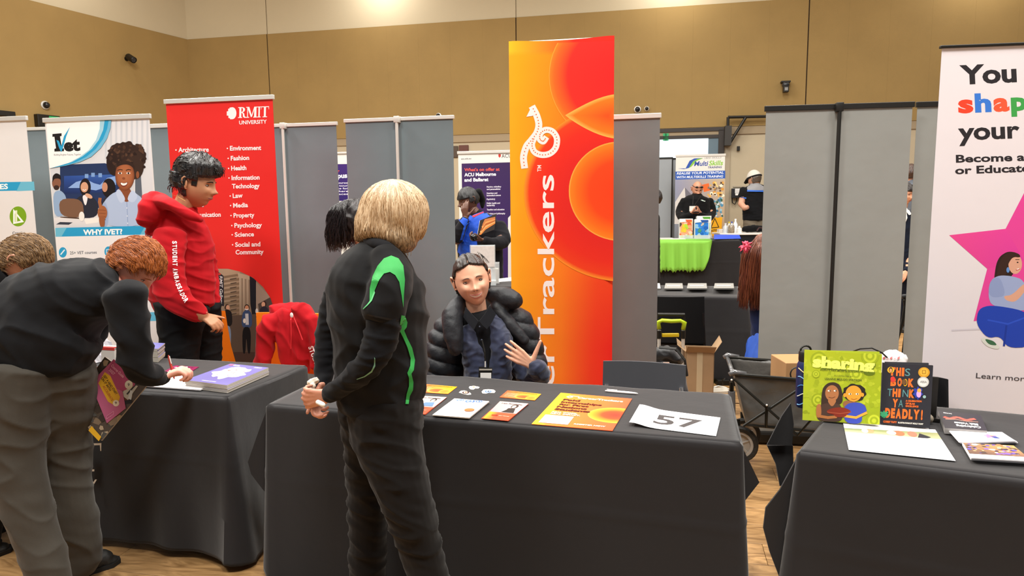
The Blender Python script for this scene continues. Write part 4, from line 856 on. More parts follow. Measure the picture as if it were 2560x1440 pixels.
def d_deadly(a):
    Q = [(2206, 907), (2333, 914), (2325, 1071), (2200, 1060)]; a.poly(Q, '#2b2a30'); O = '#f06a28'; Tq = '#5a8a8c'
    def word(cs, y, h): 
        for ch, x0, x1, c in cs: a.text(ch, x0, y+(x0-2206)*.06, x1, y+(x1-2206)*.06, h, '#4a4038' if c == O else c, .09 if c == O else 0); a.text(ch, x0, y+(x0-2206)*.06, x1, y+(x1-2206)*.06, h, c, .06 if c == O else 0)
    word((('T', 2222, 2238, O), ('H', 2240, 2252, O), ('I', 2254, 2260, O), ('S', 2262, 2275, Tq)), 936, 19)
    word((('B', 2226, 2240, O), ('O', 2243, 2254, O), ('O', 2257, 2268, '#d8a020'), ('K', 2270, 2284, O)), 962, 19)
    word((('T', 2218, 2230, Tq), ('H', 2231, 2243, O), ('I', 2245, 2251, O), ('N', 2256, 2270, Tq), ('K', 2272, 2285, O)), 989, 19)
    word((('Y', 2231, 2244, O), ('A', 2246, 2257, Tq)), 1015, 19)
    word((('D', 2212, 2225, O), ('E', 2227, 2237, O), ('A', 2239, 2252, O), ('D', 2255, 2269, O), ('L', 2271, 2281, O), ('Y', 2283, 2298, O), ('!', 2302, 2306, O)), 1042, 22)
    for i, s in enumerate(('A CELEBRATION', 'OF BLAK', 'EXCELLENCE')): a.text(s, 2264, 1004+i*6.5, 2264+(40, 24, 32)[i], 1005.5+i*6.5, 4.2, O, .05)
    a.text('COREY TUTY', 2208, 1056, 2242, 1058, 4.6, O, .05); a.text('ILLUSTRATIONS BY MOLLY HUNT', 2245, 1058, 2308, 1062, 3.6, '#dad6cc', .05)
    a.ell(2310, 931, 14.5, 13, '#c08a28'); a.ell(2310, 930, 10.5, 9.5, '#d8a23c'); a.line([(2306, 934), (2306, 926), (2314, 926), (2314, 934), (2306, 934)], 1.2, '#7a5414')
    a.ell(2308, 955, 14.5, 13, '#b8b6b2'); a.ell(2308, 955, 11, 10, '#d0cecb'); a.text('ABIA', 2300, 957, 2317, 958, 5.5, '#6a6866', .02)
    a.ell(2227, 925, 9, 8, '#e8a830', n=10); a.ell(2227, 925, 4.5, 7, '#1e1a1a'); a.ell(2227, 926, 3, 5, '#d89860'); a.ell(2232, 948, 6, 7, '#c83a34'); a.ell(2260, 955, 6, 7, '#6a4a2c')
    pts = [(2295+11*(1+.25*math.sin(7*k))*math.cos(k), 983+14*(1+.25*math.cos(8*k))*math.sin(k)) for k in [i*2*PI/36 for i in range(36)]]; a.poly(pts, '#2c3c9a'); a.ell(2297, 985, 6, 9, '#c89ac8'); a.ell(2298, 976, 5, 5, '#e8a04a'); a.ell(2311, 992, 4, 4, '#8aa8a4')
    pts = [(2210+10*(1+.3*math.sin(7*k))*math.cos(k), 1036+8*(1+.3*math.cos(8*k))*math.sin(k)) for k in [i*2*PI/30 for i in range(30)]]; a.poly(pts, '#3c9a6a')
    a.line([(2203, 911), (2197+3, 1058)], .8, '#4a4a50')
nb = Vector((XB.y, -XB.x, .28)).normalized(); pS = PZ(2102, 1056, .747)
stand_book('picture_book', 'lime green picture book titled sharing standing on the right table', [(2011, 875), (2205, 886), (2199, 1062), (2006, 1050)], .012, '#99a51e', d_sharing, nb, pS)
stand_book('picture_book', 'second lime green book standing directly behind the sharing book', [(2030, 876), (2199, 880), (2194, 1056), (2026, 1046)], .012, '#99a51e', None, nb, pS-nb*.014)
pD = PZ(2262, 1066, .747)
stand_book('picture_book', 'black picture book with orange handmade lettering and medals', [(2206, 907), (2333, 914), (2325, 1071), (2200, 1060)], .014, '#2b2a30', d_deadly, nb, pD)
stand_book('picture_book', 'second black book directly behind the one with orange lettering', [(2212, 905), (2322, 908), (2316, 1064), (2206, 1054)], .014, '#2b2a30', None, nb, pD-nb*.016)
# stand rest behind the books
st = MB(); st.box((-.11, .09, 0), (.26, .16, .01), XB, -NB, UP, PZ(2150, 1052, .745)); st.box((-.10, .10, .01), (.25, .11, .16), XB, -NB, UP, PZ(2150, 1052, .743)); tag(st.build('book_rest', blackm), 'black rest propping up the standing picture books', 'stand')
# bottle
pbt = PZ(2006, 1020, .742)+Vector((0.012, .02, 0))
t = thing('water_bottle', 'dark blue patterned water bottle with black lid behind the sharing book', 'bottle', pbt)
MB().lathe([(.028, 0), (.031, .006), (.031, .15), (.028, .17), (.022, .182)], pbt, UP, 24).build('body', mat('#16224e', .35, var=.3, vscale=30), t, smooth='auto')
MB().lathe([(.024, .18), (.025, .185), (.025, .215), (.02, .222)], pbt, UP, 20).build('lid', blackm, t, smooth='auto')
MB().tube([pbt+Vector((.02*math.cos(k), 0, .222+.018*math.sin(k))) for k in [i*PI/8 for i in range(9)]], .004, 6).build('carry_loop', blackm, t)
for k in range(5):
    zz = .02+k*.032; MB().tube([pbt+Vector((.0315*math.cos(q), .0315*math.sin(q), zz+.008*math.sin(q*3+k))) for q in [-2.8+i*.2 for i in range(16)]], .0018, 5).build('painted_line', mat(('#7fb4e8', '#e8e4d8', '#4f86c8', '#7fb4e8', '#e8c890')[k], .4), t)
# papers, cards
def d_top(a): a.grad([(0, .0), (1, 0), (1, .3), (0, .3)], ['#f4f2f6', '#f4f2f6', '#f2f0f4', '#f2f0f4']); a.grad([(0, .13), (1, .12), (1, .34), (0, .3)], ['#6a7a44', '#8a8a5a', '#a8a884', '#b8b894'], 3, 1); a.ell(.27, .2, .05, .09, '#c88a6a'); a.ell(.22, .2, .035, .08, '#f2efec'); a.ell(.58, .22, .06, .1, '#a86a4c'); a.ell(.5, .22, .05, .08, '#f2efec'); a.ell(.72, .22, .05, .1, '#c8705c'); a.poly([(.76, .34), (.8, .18), (.9, .3), (.86, .34)], '#2a2a30')
sheet('leaflet', 'white leaflet peeking out under the picture books', 'leaflet', [(2106, 1050), (2262, 1062), (2270, 1078), (2110, 1066)], .7425, .001, '#f0eef2')
sheet('paper_sheet', 'lower white sheet with its photo strip partly covered', 'paper', [(2108, 1059), (2320, 1066), (2340, 1120), (2116, 1080)], .7435, .001, '#f0eef2', None)
sheet('paper_sheet', 'large white sheet with a photo strip along its top on the right table', 'paper', [(2109, 1063), (2338, 1074), (2389, 1152), (2122, 1124)], .7452, .001, '#f5f4f6', d_top)
def d_case(a):
    a.rect(0, 0, 1, 1, '#2e2d31'); pts = [(.1+.7*k/12, .38+.06*math.sin(k*.9)) for k in range(13)]; a.line(pts, .1, '#e0584a'); a.line([(.1, .5), (.35, .46), (.6, .52), (.86, .5)], .02, '#f0a08a')
    a.text('Celebrating', .88, .78, .3, .78, .11, '#f0eeee', .04, up=(0, 1)); a.text('Blak Voices', .84, .62, .28, .62, .11, '#f0eeee', .04, up=(0, 1)); a.text('OUR STORIES', .3, .12, .1, .1, .05, '#f0eeee', .02, up=(0, 1))
sheet('booklet', 'black booklet with a red wave and upside-down white lettering', 'booklet', [(2346, 1026), (2452, 1038), (2468, 1077), (2362, 1070)], .765, .02, '#2e2d31', d_case, mside='#9a9694')
def d_c1(a): a.poly([(.55, .35), (.64, .4), (.66, .2), (.72, .38), (.85, .4), (.74, .55), (.78, .75), (.66, .62), (.58, .7), (.6, .52)], '#d87aa8'); a.poly([(.68, .5), (.78, .52), (.8, .75), (.7, .72)], '#3a4a8a'); a.ell(.72, .45, .03, .07, '#c89078'); a.text('you can shape', .2, .75, .45, .75, .06, '#b8b4bc', .01)
def d_c2(a): a.grad([(0, 0), (1, 0), (1, .75), (0, .75)], ['#8a6a4c', '#c89a5a', '#7a5a48', '#5a4438'], 2, 2); a.blotch(0, .02, .95, .68, ['#5a4ab0', '#e8d0c0', '#a87850', '#4a3c34', '#7a5cc0', '#d8a878', '#3a3050'], 60, .07, 8)
for i in range(5):
    j = R0.uniform(-3, 3); z = .742+.0032*(i+1)
    sheet('postcard', 'top white postcard with a small pink star' if i == 4 else 'white postcard, '+('lowest', 'second lowest', 'middle', 'second from top')[i]+' in the back pile under the pink star card', 'postcard', [(2376+j, 1077), (2502+j, 1080), (2542+j, 1106-i), (2400+j, 1108-i)], z, .003, '#f2eff2', d_c1 if i == 4 else None, group='postcards in the back pile of the right table')
for i in range(6):
    j = R0.uniform(-3, 3); z = .742+.0032*(i+1)
    sheet('postcard', 'top postcard with a warm group photo' if i == 5 else 'white postcard, '+('lowest', 'second lowest', 'third lowest', 'third from top', 'second from top')[i]+' in the front pile under the group photo card', 'postcard', [(2408+j, 1112-i), (2534+j, 1119-i), (2582+j, 1158-i), (2430+j, 1149-i)], z, .003, '#f2eff2', d_c2 if i == 5 else None, group='postcards in the front pile of the right table')
# dark stone paperweight behind the black book
tag(MB().ball(PZ(2322, 1046, .76), (.014, .02, .016)).build('pebble', mat('#8a8070', .7), smooth=True), 'small beige pebble tucked behind the black picture book', 'pebble')
# ---------------- figure tools ----------------
def loft(mb, ch, rd=None, n=14, mi=0):
    """ch: (px,py,Y,halfwidth_px[,depth_m]) -> smooth elliptical tube with round ends"""
    K = []
    for c in ch:
        p = PY(c[0], c[1], c[2]); r = c[3]*c[2]/F; K.append((p, r, c[4] if len(c) > 4 else r*(rd or 1)))
    return loft3(mb, K, 22 if n == 14 else n, mi)
def loft3(mb, K, n=14, mi=0, sub=4, axis=None):
    pts = []
    for i in range(len(K)-1):
        k0, k1, k2, k3 = K[max(i-1, 0)], K[i], K[i+1], K[min(i+2, len(K)-1)]
        for s in range(sub):
            t = s/sub; cr = lambda a, b, c, d: .5*((2*b)+(c-a)*t+(2*a-5*b+4*c-d)*t*t+(3*b-a-3*c+d)*t**3)
            pts.append((cr(k0[0], k1[0], k2[0], k3[0]), k1[1]+(k2[1]-k1[1])*t, k1[2]+(k2[2]-k1[2])*t))
    pts.append(K[-1]); V = []; ax = axis or Vector((0, 1, 0)); rings = []
    def frame(i):
        t = (pts[min(i+1, len(pts)-1)][0]-pts[max(i-1, 0)][0]); t = t.normalized() if t.length > 1e-7 else Vector((0, 0, 1))
        s = t.cross(ax); s = s.normalized() if s.length > .15 else t.orthogonal().normalized(); return t, s, s.cross(t)
    for i in range(len(pts)):
        t, s, q = frame(i); p, a, b = pts[i]
        if i == 0:
            for g in (.95, .75, .4): rings.append((p-t*(min(a, b, .05)*g*.9), s, q, a*math.sqrt(1-g*g), b*math.sqrt(1-g*g)))
        rings.append((p, s, q, a, b))
        if i == len(pts)-1:
            for g in (.4, .75, .95): rings.append((p+t*(min(a, b, .05)*g*.9), s, q, a*math.sqrt(1-g*g), b*math.sqrt(1-g*g)))
    for p, s, q, a, b in rings:
        for k in range(n):
            an = 2*PI*k/n; V.append(p+s*(a*math.cos(an))+q*(b*math.sin(an)))
    m = len(rings); Fc = [(i*n+k, i*n+(k+1) % n, (i+1)*n+(k+1) % n, (i+1)*n+k) for i in range(m-1) for k in range(n)]+[tuple(range(n))[::-1], tuple((m-1)*n+k for k in range(n))]
    return mb.add(V, Fc, mi)
def remesh(mb, vox, smooth=4, disp=None):
    me = bpy.data.meshes.new('tmp'); me.from_pydata([tuple(v) for v in mb.V], [], mb.F); o = bpy.data.objects.new('tmp', me); C.objects.link(o)
    m = o.modifiers.new('r', 'REMESH'); m.mode = 'VOXEL'; m.voxel_size = vox
    s = o.modifiers.new('s', 'SMOOTH'); s.factor = .5; s.iterations = smooth
    dg = bpy.context.evaluated_depsgraph_get(); dg.update(); e = bpy.data.meshes.new_from_object(o.evaluated_get(dg))
    V = [v.co.copy() for v in e.vertices]
    if disp:
        N = [v.normal.copy() for v in e.vertices]; V = [v+n*disp(v, n) for v, n in zip(V, N)]
    Fc = [tuple(p.vertices) for p in e.polygons]; bpy.data.objects.remove(o); bpy.data.meshes.remove(me); bpy.data.meshes.remove(e)
    out = MB(); out.add(V, Fc); return out
def wrinkle(amp=.006, sx=6, sz=14, seed=0, drop=0):
    def f(p, n):
        q = Vector((p.x*sx+seed, p.y*sx, p.z*sz+p.x*drop)); a = noise.noise(q); b = noise.noise(q*2.3+Vector((7, 3, 1)))
        r = 1-abs(a)*2.4
        return amp*(.8*r*max(r, 0)+.5*b-.25)
    return f
def hand(mb, W, d, n, s, curl=(10, 12, 15, 20), k=1, thumb=(.75, .6, .25), tcurl=12, spread=4):
    d = d.normalized(); n = (n-d*n.dot(d)).normalized(); s = (s-d*s.dot(d)-n*s.dot(n)).normalized()
    offs = (.029, .010, -.009, -.027); L = (.070, .078, .072, .056)
    for i in range(4):
        kn = W+(d*(.086+(0, .004, .0, -.008)[i])+s*offs[i])*k
        loft3(mb, [(W+s*offs[i]*.55*k, .012*k, .012*k), ((W+kn)/2+s*offs[i]*.1*k, .0125*k, .0115*k), (kn, .0108*k, .0105*k)], 8)
        a = 0; sp_ = math.radians(spread)*(1.5-i); dd = (d*math.cos(sp_)+s*math.sin(sp_)); P = [(kn, .0098*k, .0098*k)]; p = kn
        for j, fr in enumerate((.45, .30, .25)):
            a += math.radians(curl[i]*(1, 1.3, .9)[j]); v = dd*math.cos(a)+n*math.sin(a); p = p+v*L[i]*fr*k*1.05; r = (.0088, .008, .0066)[j]*k; P.append((p, r, r))
        loft3(mb, P, 8, sub=2)
    a1, a2, a3 = thumb; t = (s*a1+d*a2+n*a3).normalized(); p = W+(d*.018+s*.02)*k; P = [(p, .014*k, .013*k)]
    for j, l in enumerate((.042, .032, .026)):
        p = p+t*l*k; r = (.0115, .0095, .0078)[j]*k; P.append((p, r, r)); t = (t+(d*.5+n*.2)*math.radians(tcurl)*.6).normalized()
    loft3(mb, P, 8, sub=2)
def skin(c, sub=.12):
    key = 'skin'+c
    if key in _m: return _m[key]
    m = bpy.data.materials.new('skin'); m.use_nodes = True; nt = m.node_tree; b = nt.nodes['Principled BSDF']; rgb = hx(c)
    tc = nt.nodes.new('ShaderNodeTexCoord'); n = nt.nodes.new('ShaderNodeTexNoise'); n.inputs['Scale'].default_value = 22; n.inputs['Detail'].default_value = 4; nt.links.new(tc.outputs['Object'], n.inputs['Vector'])
    mx = nt.nodes.new('ShaderNodeMix'); mx.data_type = 'RGBA'; mx.inputs[6].default_value = (rgb[0]*.92, rgb[1]*.82, rgb[2]*.8, 1); mx.inputs[7].default_value = (min(1, rgb[0]*1.06), min(1, rgb[1]*1.08), min(1, rgb[2]*1.08), 1)
    nt.links.new(n.outputs[0], mx.inputs[0]); nt.links.new(mx.outputs[2], b.inputs['Base Color'])
    b.inputs['Roughness'].default_value = .5; b.inputs['Subsurface Weight'].default_value = sub; b.inputs['Subsurface Radius'].default_value = (.012, .005, .003); b.inputs['Subsurface Scale'].default_value = .6
    _m[key] = m; return m
class Head:
    def __init__(s, c, fwd, up, k=1, jaw=.3, smile=0, ears=True, w=1):
        s.c = Vector(c); s.f = Vector(fwd).normalized(); u = Vector(up); s.u = (u-s.f*u.dot(s.f)).normalized(); s.r = s.f.cross(s.u); s.k = k
        s.jaw = jaw; s.smile = smile; s.ears = ears; s.w = w
        s.g = s.grid(s.face)
        V, Fc = s.g; s.bvh = BVHTree.FromPolygons([tuple(s.loc(v)) for v in V], Fc)
    def W(s, p): return s.c+(s.r*p[0]+s.f*p[1]+s.u*p[2])*s.k
    def loc(s, p): q = p-s.c; return Vector((q.dot(s.r), q.dot(s.f), q.dot(s.u)))/s.k
    def grid(s, fn, nt=84, np_=120):
        V = []
        for i in range(nt+1):
            th = PI*i/nt
            for j in range(np_):
                ph = 2*PI*j/np_; V.append(s.W(fn(Vector((math.sin(th)*math.cos(ph), math.sin(th)*math.sin(ph), math.cos(th))))))
        return V, [(i*np_+j, (i+1)*np_+j, (i+1)*np_+(j+1) % np_, i*np_+(j+1) % np_) for i in range(nt) for j in range(np_)]
    def base(s, d, grow=0):
        x, y, z = (.074*s.w+grow)*d.x, (.094+grow)*d.y, (.116+grow)*d.z
        if d.z < 0:
            q = -d.z; x *= 1-s.jaw*q**1.7; y *= (1-.42*q**.8) if d.y < 0 else (1-.10*q**2)
            if d.y > 0: y += .012*q*d.y
        if d.y > 0: y *= 1-.06*abs(d.x)**2
        return Vector((x, y, z))
    def face(s, d):
        p = s.base(d)
        if d.y > 0:
            u, v = p.x/.074, p.z/.116; au = abs(u); e = lambda a, b: math.exp(-a*a-b*b); fr = min(1, d.y*2.5); h = 0
            vb = max(0, min(1, (.26-v)/.42)) if v > -.24 else 0
            h += .013*math.exp(-(u/.12)**2)*vb**.8*(1 if v > -.2 else max(0, 1-(-.2-v)/.05))
            h += .013*e(u/.17, (v+.19)/.10)+.008*e((au-.19)/.09, (v+.23)/.07)
            h -= .011*e((au-.41)/.23, (v-.07)/.12); h += .005*e((au-.38)/.3, (v-.24)/.07); h += (.006+.005*s.smile)*e((au-.58)/.22, (v+.17)/.17)
            h += .006*e(u/.32, (v+.46)/.09); h -= .003*e(u/.3, (v+.47)/.018); h -= .004*e(u/.25, (v+.60)/.05); h += .007*e(u/.28, (v+.78)/.13)
            h -= .003*s.smile*e((au-.42)/.06, (v+.42)/.14)
            p = p+Vector((0, h*fr, 0)); p.z -= 0
        return p
    def at(s, x, z, lift=0):
        """front surface point at local x,z (metres)"""
        h = s.bvh.ray_cast(Vector((x, .3, z)), Vector((0, -1, 0)))
        if h[0] is None: return s.W((x, .05, z))
        return s.W((h[0].x, h[0].y+lift, h[0].z))
    def add_to(s, mb):
        mb.add(*s.g)
        if s.ears:
            for sg in (-1, 1):
                c = s.W((sg*.073*s.w, -.012, -.004)); X = (s.r*sg*.85-s.f*.5).normalized(); Y = s.u.cross(X)
                P = [s.W((sg*(.074*s.w+dx), -.012+y, z)) for dx, y, z in ((.002, .012, .018), (.007, .004, .030), (.012, -.008, .032), (.014, -.016, .022), (.012, -.016, .006), (.008, -.008, -.010), (.003, .002, -.024), (.001, .008, -.022))]
                mb.tube(P, [.003*s.k, .0042*s.k, .0045*s.k, .0045*s.k, .0042*s.k, .0045*s.k, .006*s.k, .004*s.k], 8)
                mb.ball(c+X*.004*s.k, (.005*s.k, .014*s.k, .024*s.k), 12, X=X, Y=Y, Z=s.u)
    def eyes(s, root, iris='#3a2418', brow='#2a1c16', look=(0, 0), open_=.0045, lid='#c09074', bw=.0022, tilt=0):
        for sg in (-1, 1):
            ex, ez = sg*.031*s.w, .009; q = s.loc(s.at(ex, ez)); R_ = .0125; c = Vector((ex, q.y-R_+.0035, ez))
            W_ = lambda x, z: s.W((c.x+x, c.y+math.sqrt(max(0, (R_+.0005)**2-x*x-z*z)), c.z+z))
            up_ = [(-.0125+.025*i/12) for i in range(13)]
            ya = lambda x: open_*(1-(x/.0128)**2); yb = lambda x: -open_*.75*(1-(x/.0128)**2)
            V = [W_(x, ya(x)) for x in up_]+[W_(x, yb(x)) for x in up_]; Fc = [(i, i+1, 14+i, 13+i) for i in range(12)]
            eo = mesh('eye', V, Fc, mat('#e9e0da', .25), root)
            b = MB(); ix = look[0]; iz = look[1]
            Q = [(ix+.0056*math.cos(a), iz+.0056*math.sin(a)) for a in [i*PI/8 for i in range(16)]]; Q = [(x, max(yb(x)+.0002, min(ya(x)-.0002, z))) for x, z in Q]
            P = [W_(x, z)+s.f*.0006*s.k for x, z in Q]; b.add(P, [tuple(range(16))]); b.build('iris', mat(iris, .15), eo)
            b = MB(); b.tube([W_(x, ya(x)+.0004)+s.f*.0008*s.k for x in up_], [.0004*s.k]+[.0011*s.k]*11+[.0004*s.k], 6); b.tube([W_(x, yb(x))+s.f*.0004*s.k for x in up_], .0004*s.k, 5)
            b.build('eyelashes', mat('#1d1310', .5), root)
            b = MB(); b.tube([s.at(sg*(.014+.030*i/8)*s.w, .0265+.004*math.sin(PI*(i/8)**.8)-.003*(i/8)+tilt*sg*.002, .0008) for i in range(9)], [.0014*s.k]+[bw*s.k]*5+[bw*.8*s.k, bw*.6*s.k, bw*.3*s.k], 6, flat=.5)
            b.build('eyebrow', mat(brow, .8), root)
    def mouth(s, root, col='#a85a50', w=.021, smile=0, teeth=False, z0=-.053):
        n = 10; X = [-w+2*w*i/n for i in range(n+1)]; cur = lambda x: z0+smile*(x/w)**2*.007
        op = .0055 if teeth else 0
        b = MB(); rr = [(.0006+.0026*math.sin(PI*i/n)**.7)*s.k for i in range(n+1)]
        b.tube([s.at(x, cur(x)+.0022+op*.2*(1-(x/w)**2), .0002) for x in X], rr, 8); b.tube([s.at(x, cur(x)-.0025-op*1.5*(1-(x/w)**2), .0002) for x in X], [r*1.15 for r in rr], 8)
        b.build('lips', mat(col, .4), root)
        if teeth:
            V = [s.at(x, cur(x)+.0015, .0012) for x in X]+[s.at(x, cur(x)-.0012-op*1.5*(1-(x/w)**2), .0012) for x in X]
            mesh('teeth', V, [(i, i+1, n+2+i, n+1+i) for i in range(n)], mat('#efe6da', .25), root)
        else: b = MB(); b.tube([s.at(x, cur(x), .0012) for x in X], .0007*s.k, 5); b.build('lip_line', mat('#5a2820', .6), root)
        b = MB()
        for sg in (-1, 1): b.ball(s.at(sg*.0065, -.031, .001), (.0026*s.k, .002*s.k, .0016*s.k), 8, X=s.r, Y=s.f, Z=s.u)
        b.build('nostrils', mat('#5c2f26', .8), root)
    def hair(s, root, fn, m, name='hair', seed=0, groove=.003, fx=40, fz=5, strands=0, ms=None, sl=.05):
        """fn(d)->thickness (m); <=0 hides below skin"""
        def g(d):
            t = fn(d); n_ = noise.noise(Vector((math.atan2(d.x, d.y)*fx/6+seed, d.z*fz*.6, seed)))+.5*noise.noise(Vector((math.atan2(d.x, d.y)*fx/2.5+seed, d.z*fz, seed+3)))
            return s.base(d, t+groove*n_ if t > 0 else max(-.02, t))
        V, Fc = s.grid(g, 96, 160); keep = [f for f in Fc if True]
        return mesh(name, V, keep, m, root, True)
def sstep(a, b, x): t = max(0, min(1, (x-a)/(b-a))); return t*t*(3-2*t)
def hairmat(c, c2=None, rough=.45):
    key = 'hair'+c+str(c2)
    if key in _m: return _m[key]
    m = bpy.data.materials.new('hair'); m.use_nodes = True; nt = m.node_tree; b = nt.nodes['Principled BSDF']
    tc = nt.nodes.new('ShaderNodeTexCoord'); mp = nt.nodes.new('ShaderNodeMapping'); mp.inputs['Scale'].default_value = (160, 160, 14); n = nt.nodes.new('ShaderNodeTexNoise'); n.inputs['Scale'].default_value = 1; n.inputs['Detail'].default_value = 3
    nt.links.new(tc.outputs['Object'], mp.inputs[0]); nt.links.new(mp.outputs[0], n.inputs['Vector']); cr = nt.nodes.new('ShaderNodeValToRGB'); cr.color_ramp.elements[0].position = .38; cr.color_ramp.elements[1].position = .66
    cr.color_ramp.elements[0].color = (*[v*.55 for v in hx(c)], 1); cr.color_ramp.elements[1].color = (*hx(c2 or c), 1); nt.links.new(n.outputs[0], cr.inputs[0]); nt.links.new(cr.outputs[0], b.inputs['Base Color'])
    b.inputs['Roughness'].default_value = rough; bp = nt.nodes.new('ShaderNodeBump'); bp.inputs['Strength'].default_value = .6; bp.inputs['Distance'].default_value = .003; nt.links.new(n.outputs[0], bp.inputs['Height']); nt.links.new(bp.outputs[0], b.inputs['Normal'])
    _m[key] = m; return m
def strands(root, name, paths, m, r=.0012, n=4):
    """paths: lists of points; joined hair strands, tapered"""
    par = [c_ for c_ in root.children if c_.name.startswith('hair')]; root = par[0] if par else root
    b = MB()
    for P in paths: k = len(P); b.tube(P, [r*(.5+.5*math.sin(PI*(.15+.8*i/(k-1)))) for i in range(k)], n)
    o = b.build(name, m, root, True); o['kind'] = 'stuff'; return o
def bvh_of(*objs):
    V = []; Fc = []
    for o in objs:
        k = len(V); loc = root_of(o).location; V += [tuple(v.co+loc) for v in o.data.vertices]; Fc += [tuple(i+k for i in p.vertices) for p in o.data.polygons]
    return BVHTree.FromPolygons(V, Fc)
def surf_print(root, name, objs, items, lift=.0015, m=None, cuts=3):
    """items: ('poly', pts, col) or ('text', s, x0,y0,x1,y1,h,col,bold[,up]) given in the direction they are seen, laid on the cloth surface"""
    bv = bvh_of(*objs); V = []; Fc = []; K = []
    def cast(x, y, l):
        d = ray(x, y); h = bv.ray_cast(CAM, d)
        if h[0] is None: return None
        nn = h[1] if h[1].dot(d) < 0 else -h[1]; return h[0]-d*(l)+nn*l*.3
    for li, it in enumerate(items):
        l = lift*(1+li*.35)
        if it[0] == 'poly':
            bm = bmesh.new(); bm.faces.new([bm.verts.new((x, y, 0)) for x, y in it[1]]); bm.normal_update(); bmesh.ops.triangulate(bm, faces=bm.faces[:])
            for _ in range(cuts): 
                ed_ = [e for e in bm.edges if e.calc_length() > 5]
                if ed_: bmesh.ops.subdivide_edges(bm, edges=ed_, cuts=1, use_grid_fill=True); bmesh.ops.triangulate(bm, faces=[f for f in bm.faces if len(f.verts) > 3])
            bm.verts.ensure_lookup_table(); P2 = [(v.co.x, v.co.y) for v in bm.verts]; F2 = [tuple(v.index for v in f.verts) for f in bm.faces]; bm.free(); c = it[2]
        else:
            _, s_, x0, y0, x1, y1, h, c, bold = it[:9]; T, F2 = text_mesh(s_, bold, 0); L = math.hypot(x1-x0, y1-y0); up = it[9] if len(it) > 9 else ((y1-y0)/L, -(x1-x0)/L)
            P2 = [(x0+(x1-x0)*a+up[0]*h*b, y0+(y1-y0)*a+up[1]*h*b) for a, b in T]
        W_ = [cast(x, y, l) for x, y in P2]; k = len(V); ok = [p is not None for p in W_]
        V += [p or Vector((0, 0, 0)) for p in W_]; K += [hx(c)]*len(W_); Fc += [tuple(i+k for i in f) for f in F2 if all(ok[i] for i in f)]
    if Fc:
        used = sorted({i for f in Fc for i in f}); mp_ = {u: i for i, u in enumerate(used)}
        return mesh(name, [V[i] for i in used], [tuple(mp_[i] for i in f) for f in Fc], m or print_mat(.6, 'print_cloth'), root, cols=[K[i] for i in used])
blk = lambda c='#17171a', **k: mat(tuple(v*.55 for v in hx(c)), .85, spec=.15, sheen=.06, bump=(60, .2, .002), **k)
def shoe(root, heel, toe, w=.045, h=.07, m=None):
    d = (toe-heel); d.z = 0; L = d.length; d.normalize(); s = Vector((d.y, -d.x, 0)); b = MB()
    b2 = MB(); loft3(b2, [(heel+d*.03+UP*(h*.62), w*.8, h*.55), (heel+d*.09+UP*h*.6, w*.9, h*.55), (heel+d*L*.6+UP*h*.42, w, h*.38), (toe-d*.03+UP*h*.32, w*.85, h*.26)], 12, axis=UP)
    q = remesh(b2, .006, 3); root = q.build('shoe', m or mat('#1c1b19', .6, bump=(80, .2)), root, True)
    P = [heel+d*x+s*y for x, y in [(0, -.6*w), (0, .6*w), (L*.35, .8*w), (L*.7, 1.05*w), (L*.95, .6*w), (L, 0), (L*.95, -.6*w), (L*.7, -1.05*w), (L*.35, -.8*w)]]
    MB().slab([Vector((p.x, p.y, .022)) for p in P], .021, UP).build('sole', mat('#121110', .7), root)
def short_strands(root, hd, fn, cols, seed, n=3400, L=.30):
    R = random.Random(seed); G = [[], []]
    while n > 0:
        d = Vector((R.gauss(0, 1), R.gauss(0, 1), R.gauss(.3, .9))).normalized(); n -= 1; t = fn(d)
        if t <= .004: continue
        fl = Vector((d.x*.25+R.uniform(-.12, .12), .9, -.25 if d.y > 0 else .2))*L; P = []
        for j in range(4): q = (d+fl*(j/3)).normalized(); P.append(hd.W(hd.base(q, max(fn(q), t*.6)+.0005+.0022*math.sin(j/3*2.4))))
        G[n % 2].append(P)
    for g, c in zip(G, cols): strands(root, 'hair_strands', g, mat(c, .5), .0008)
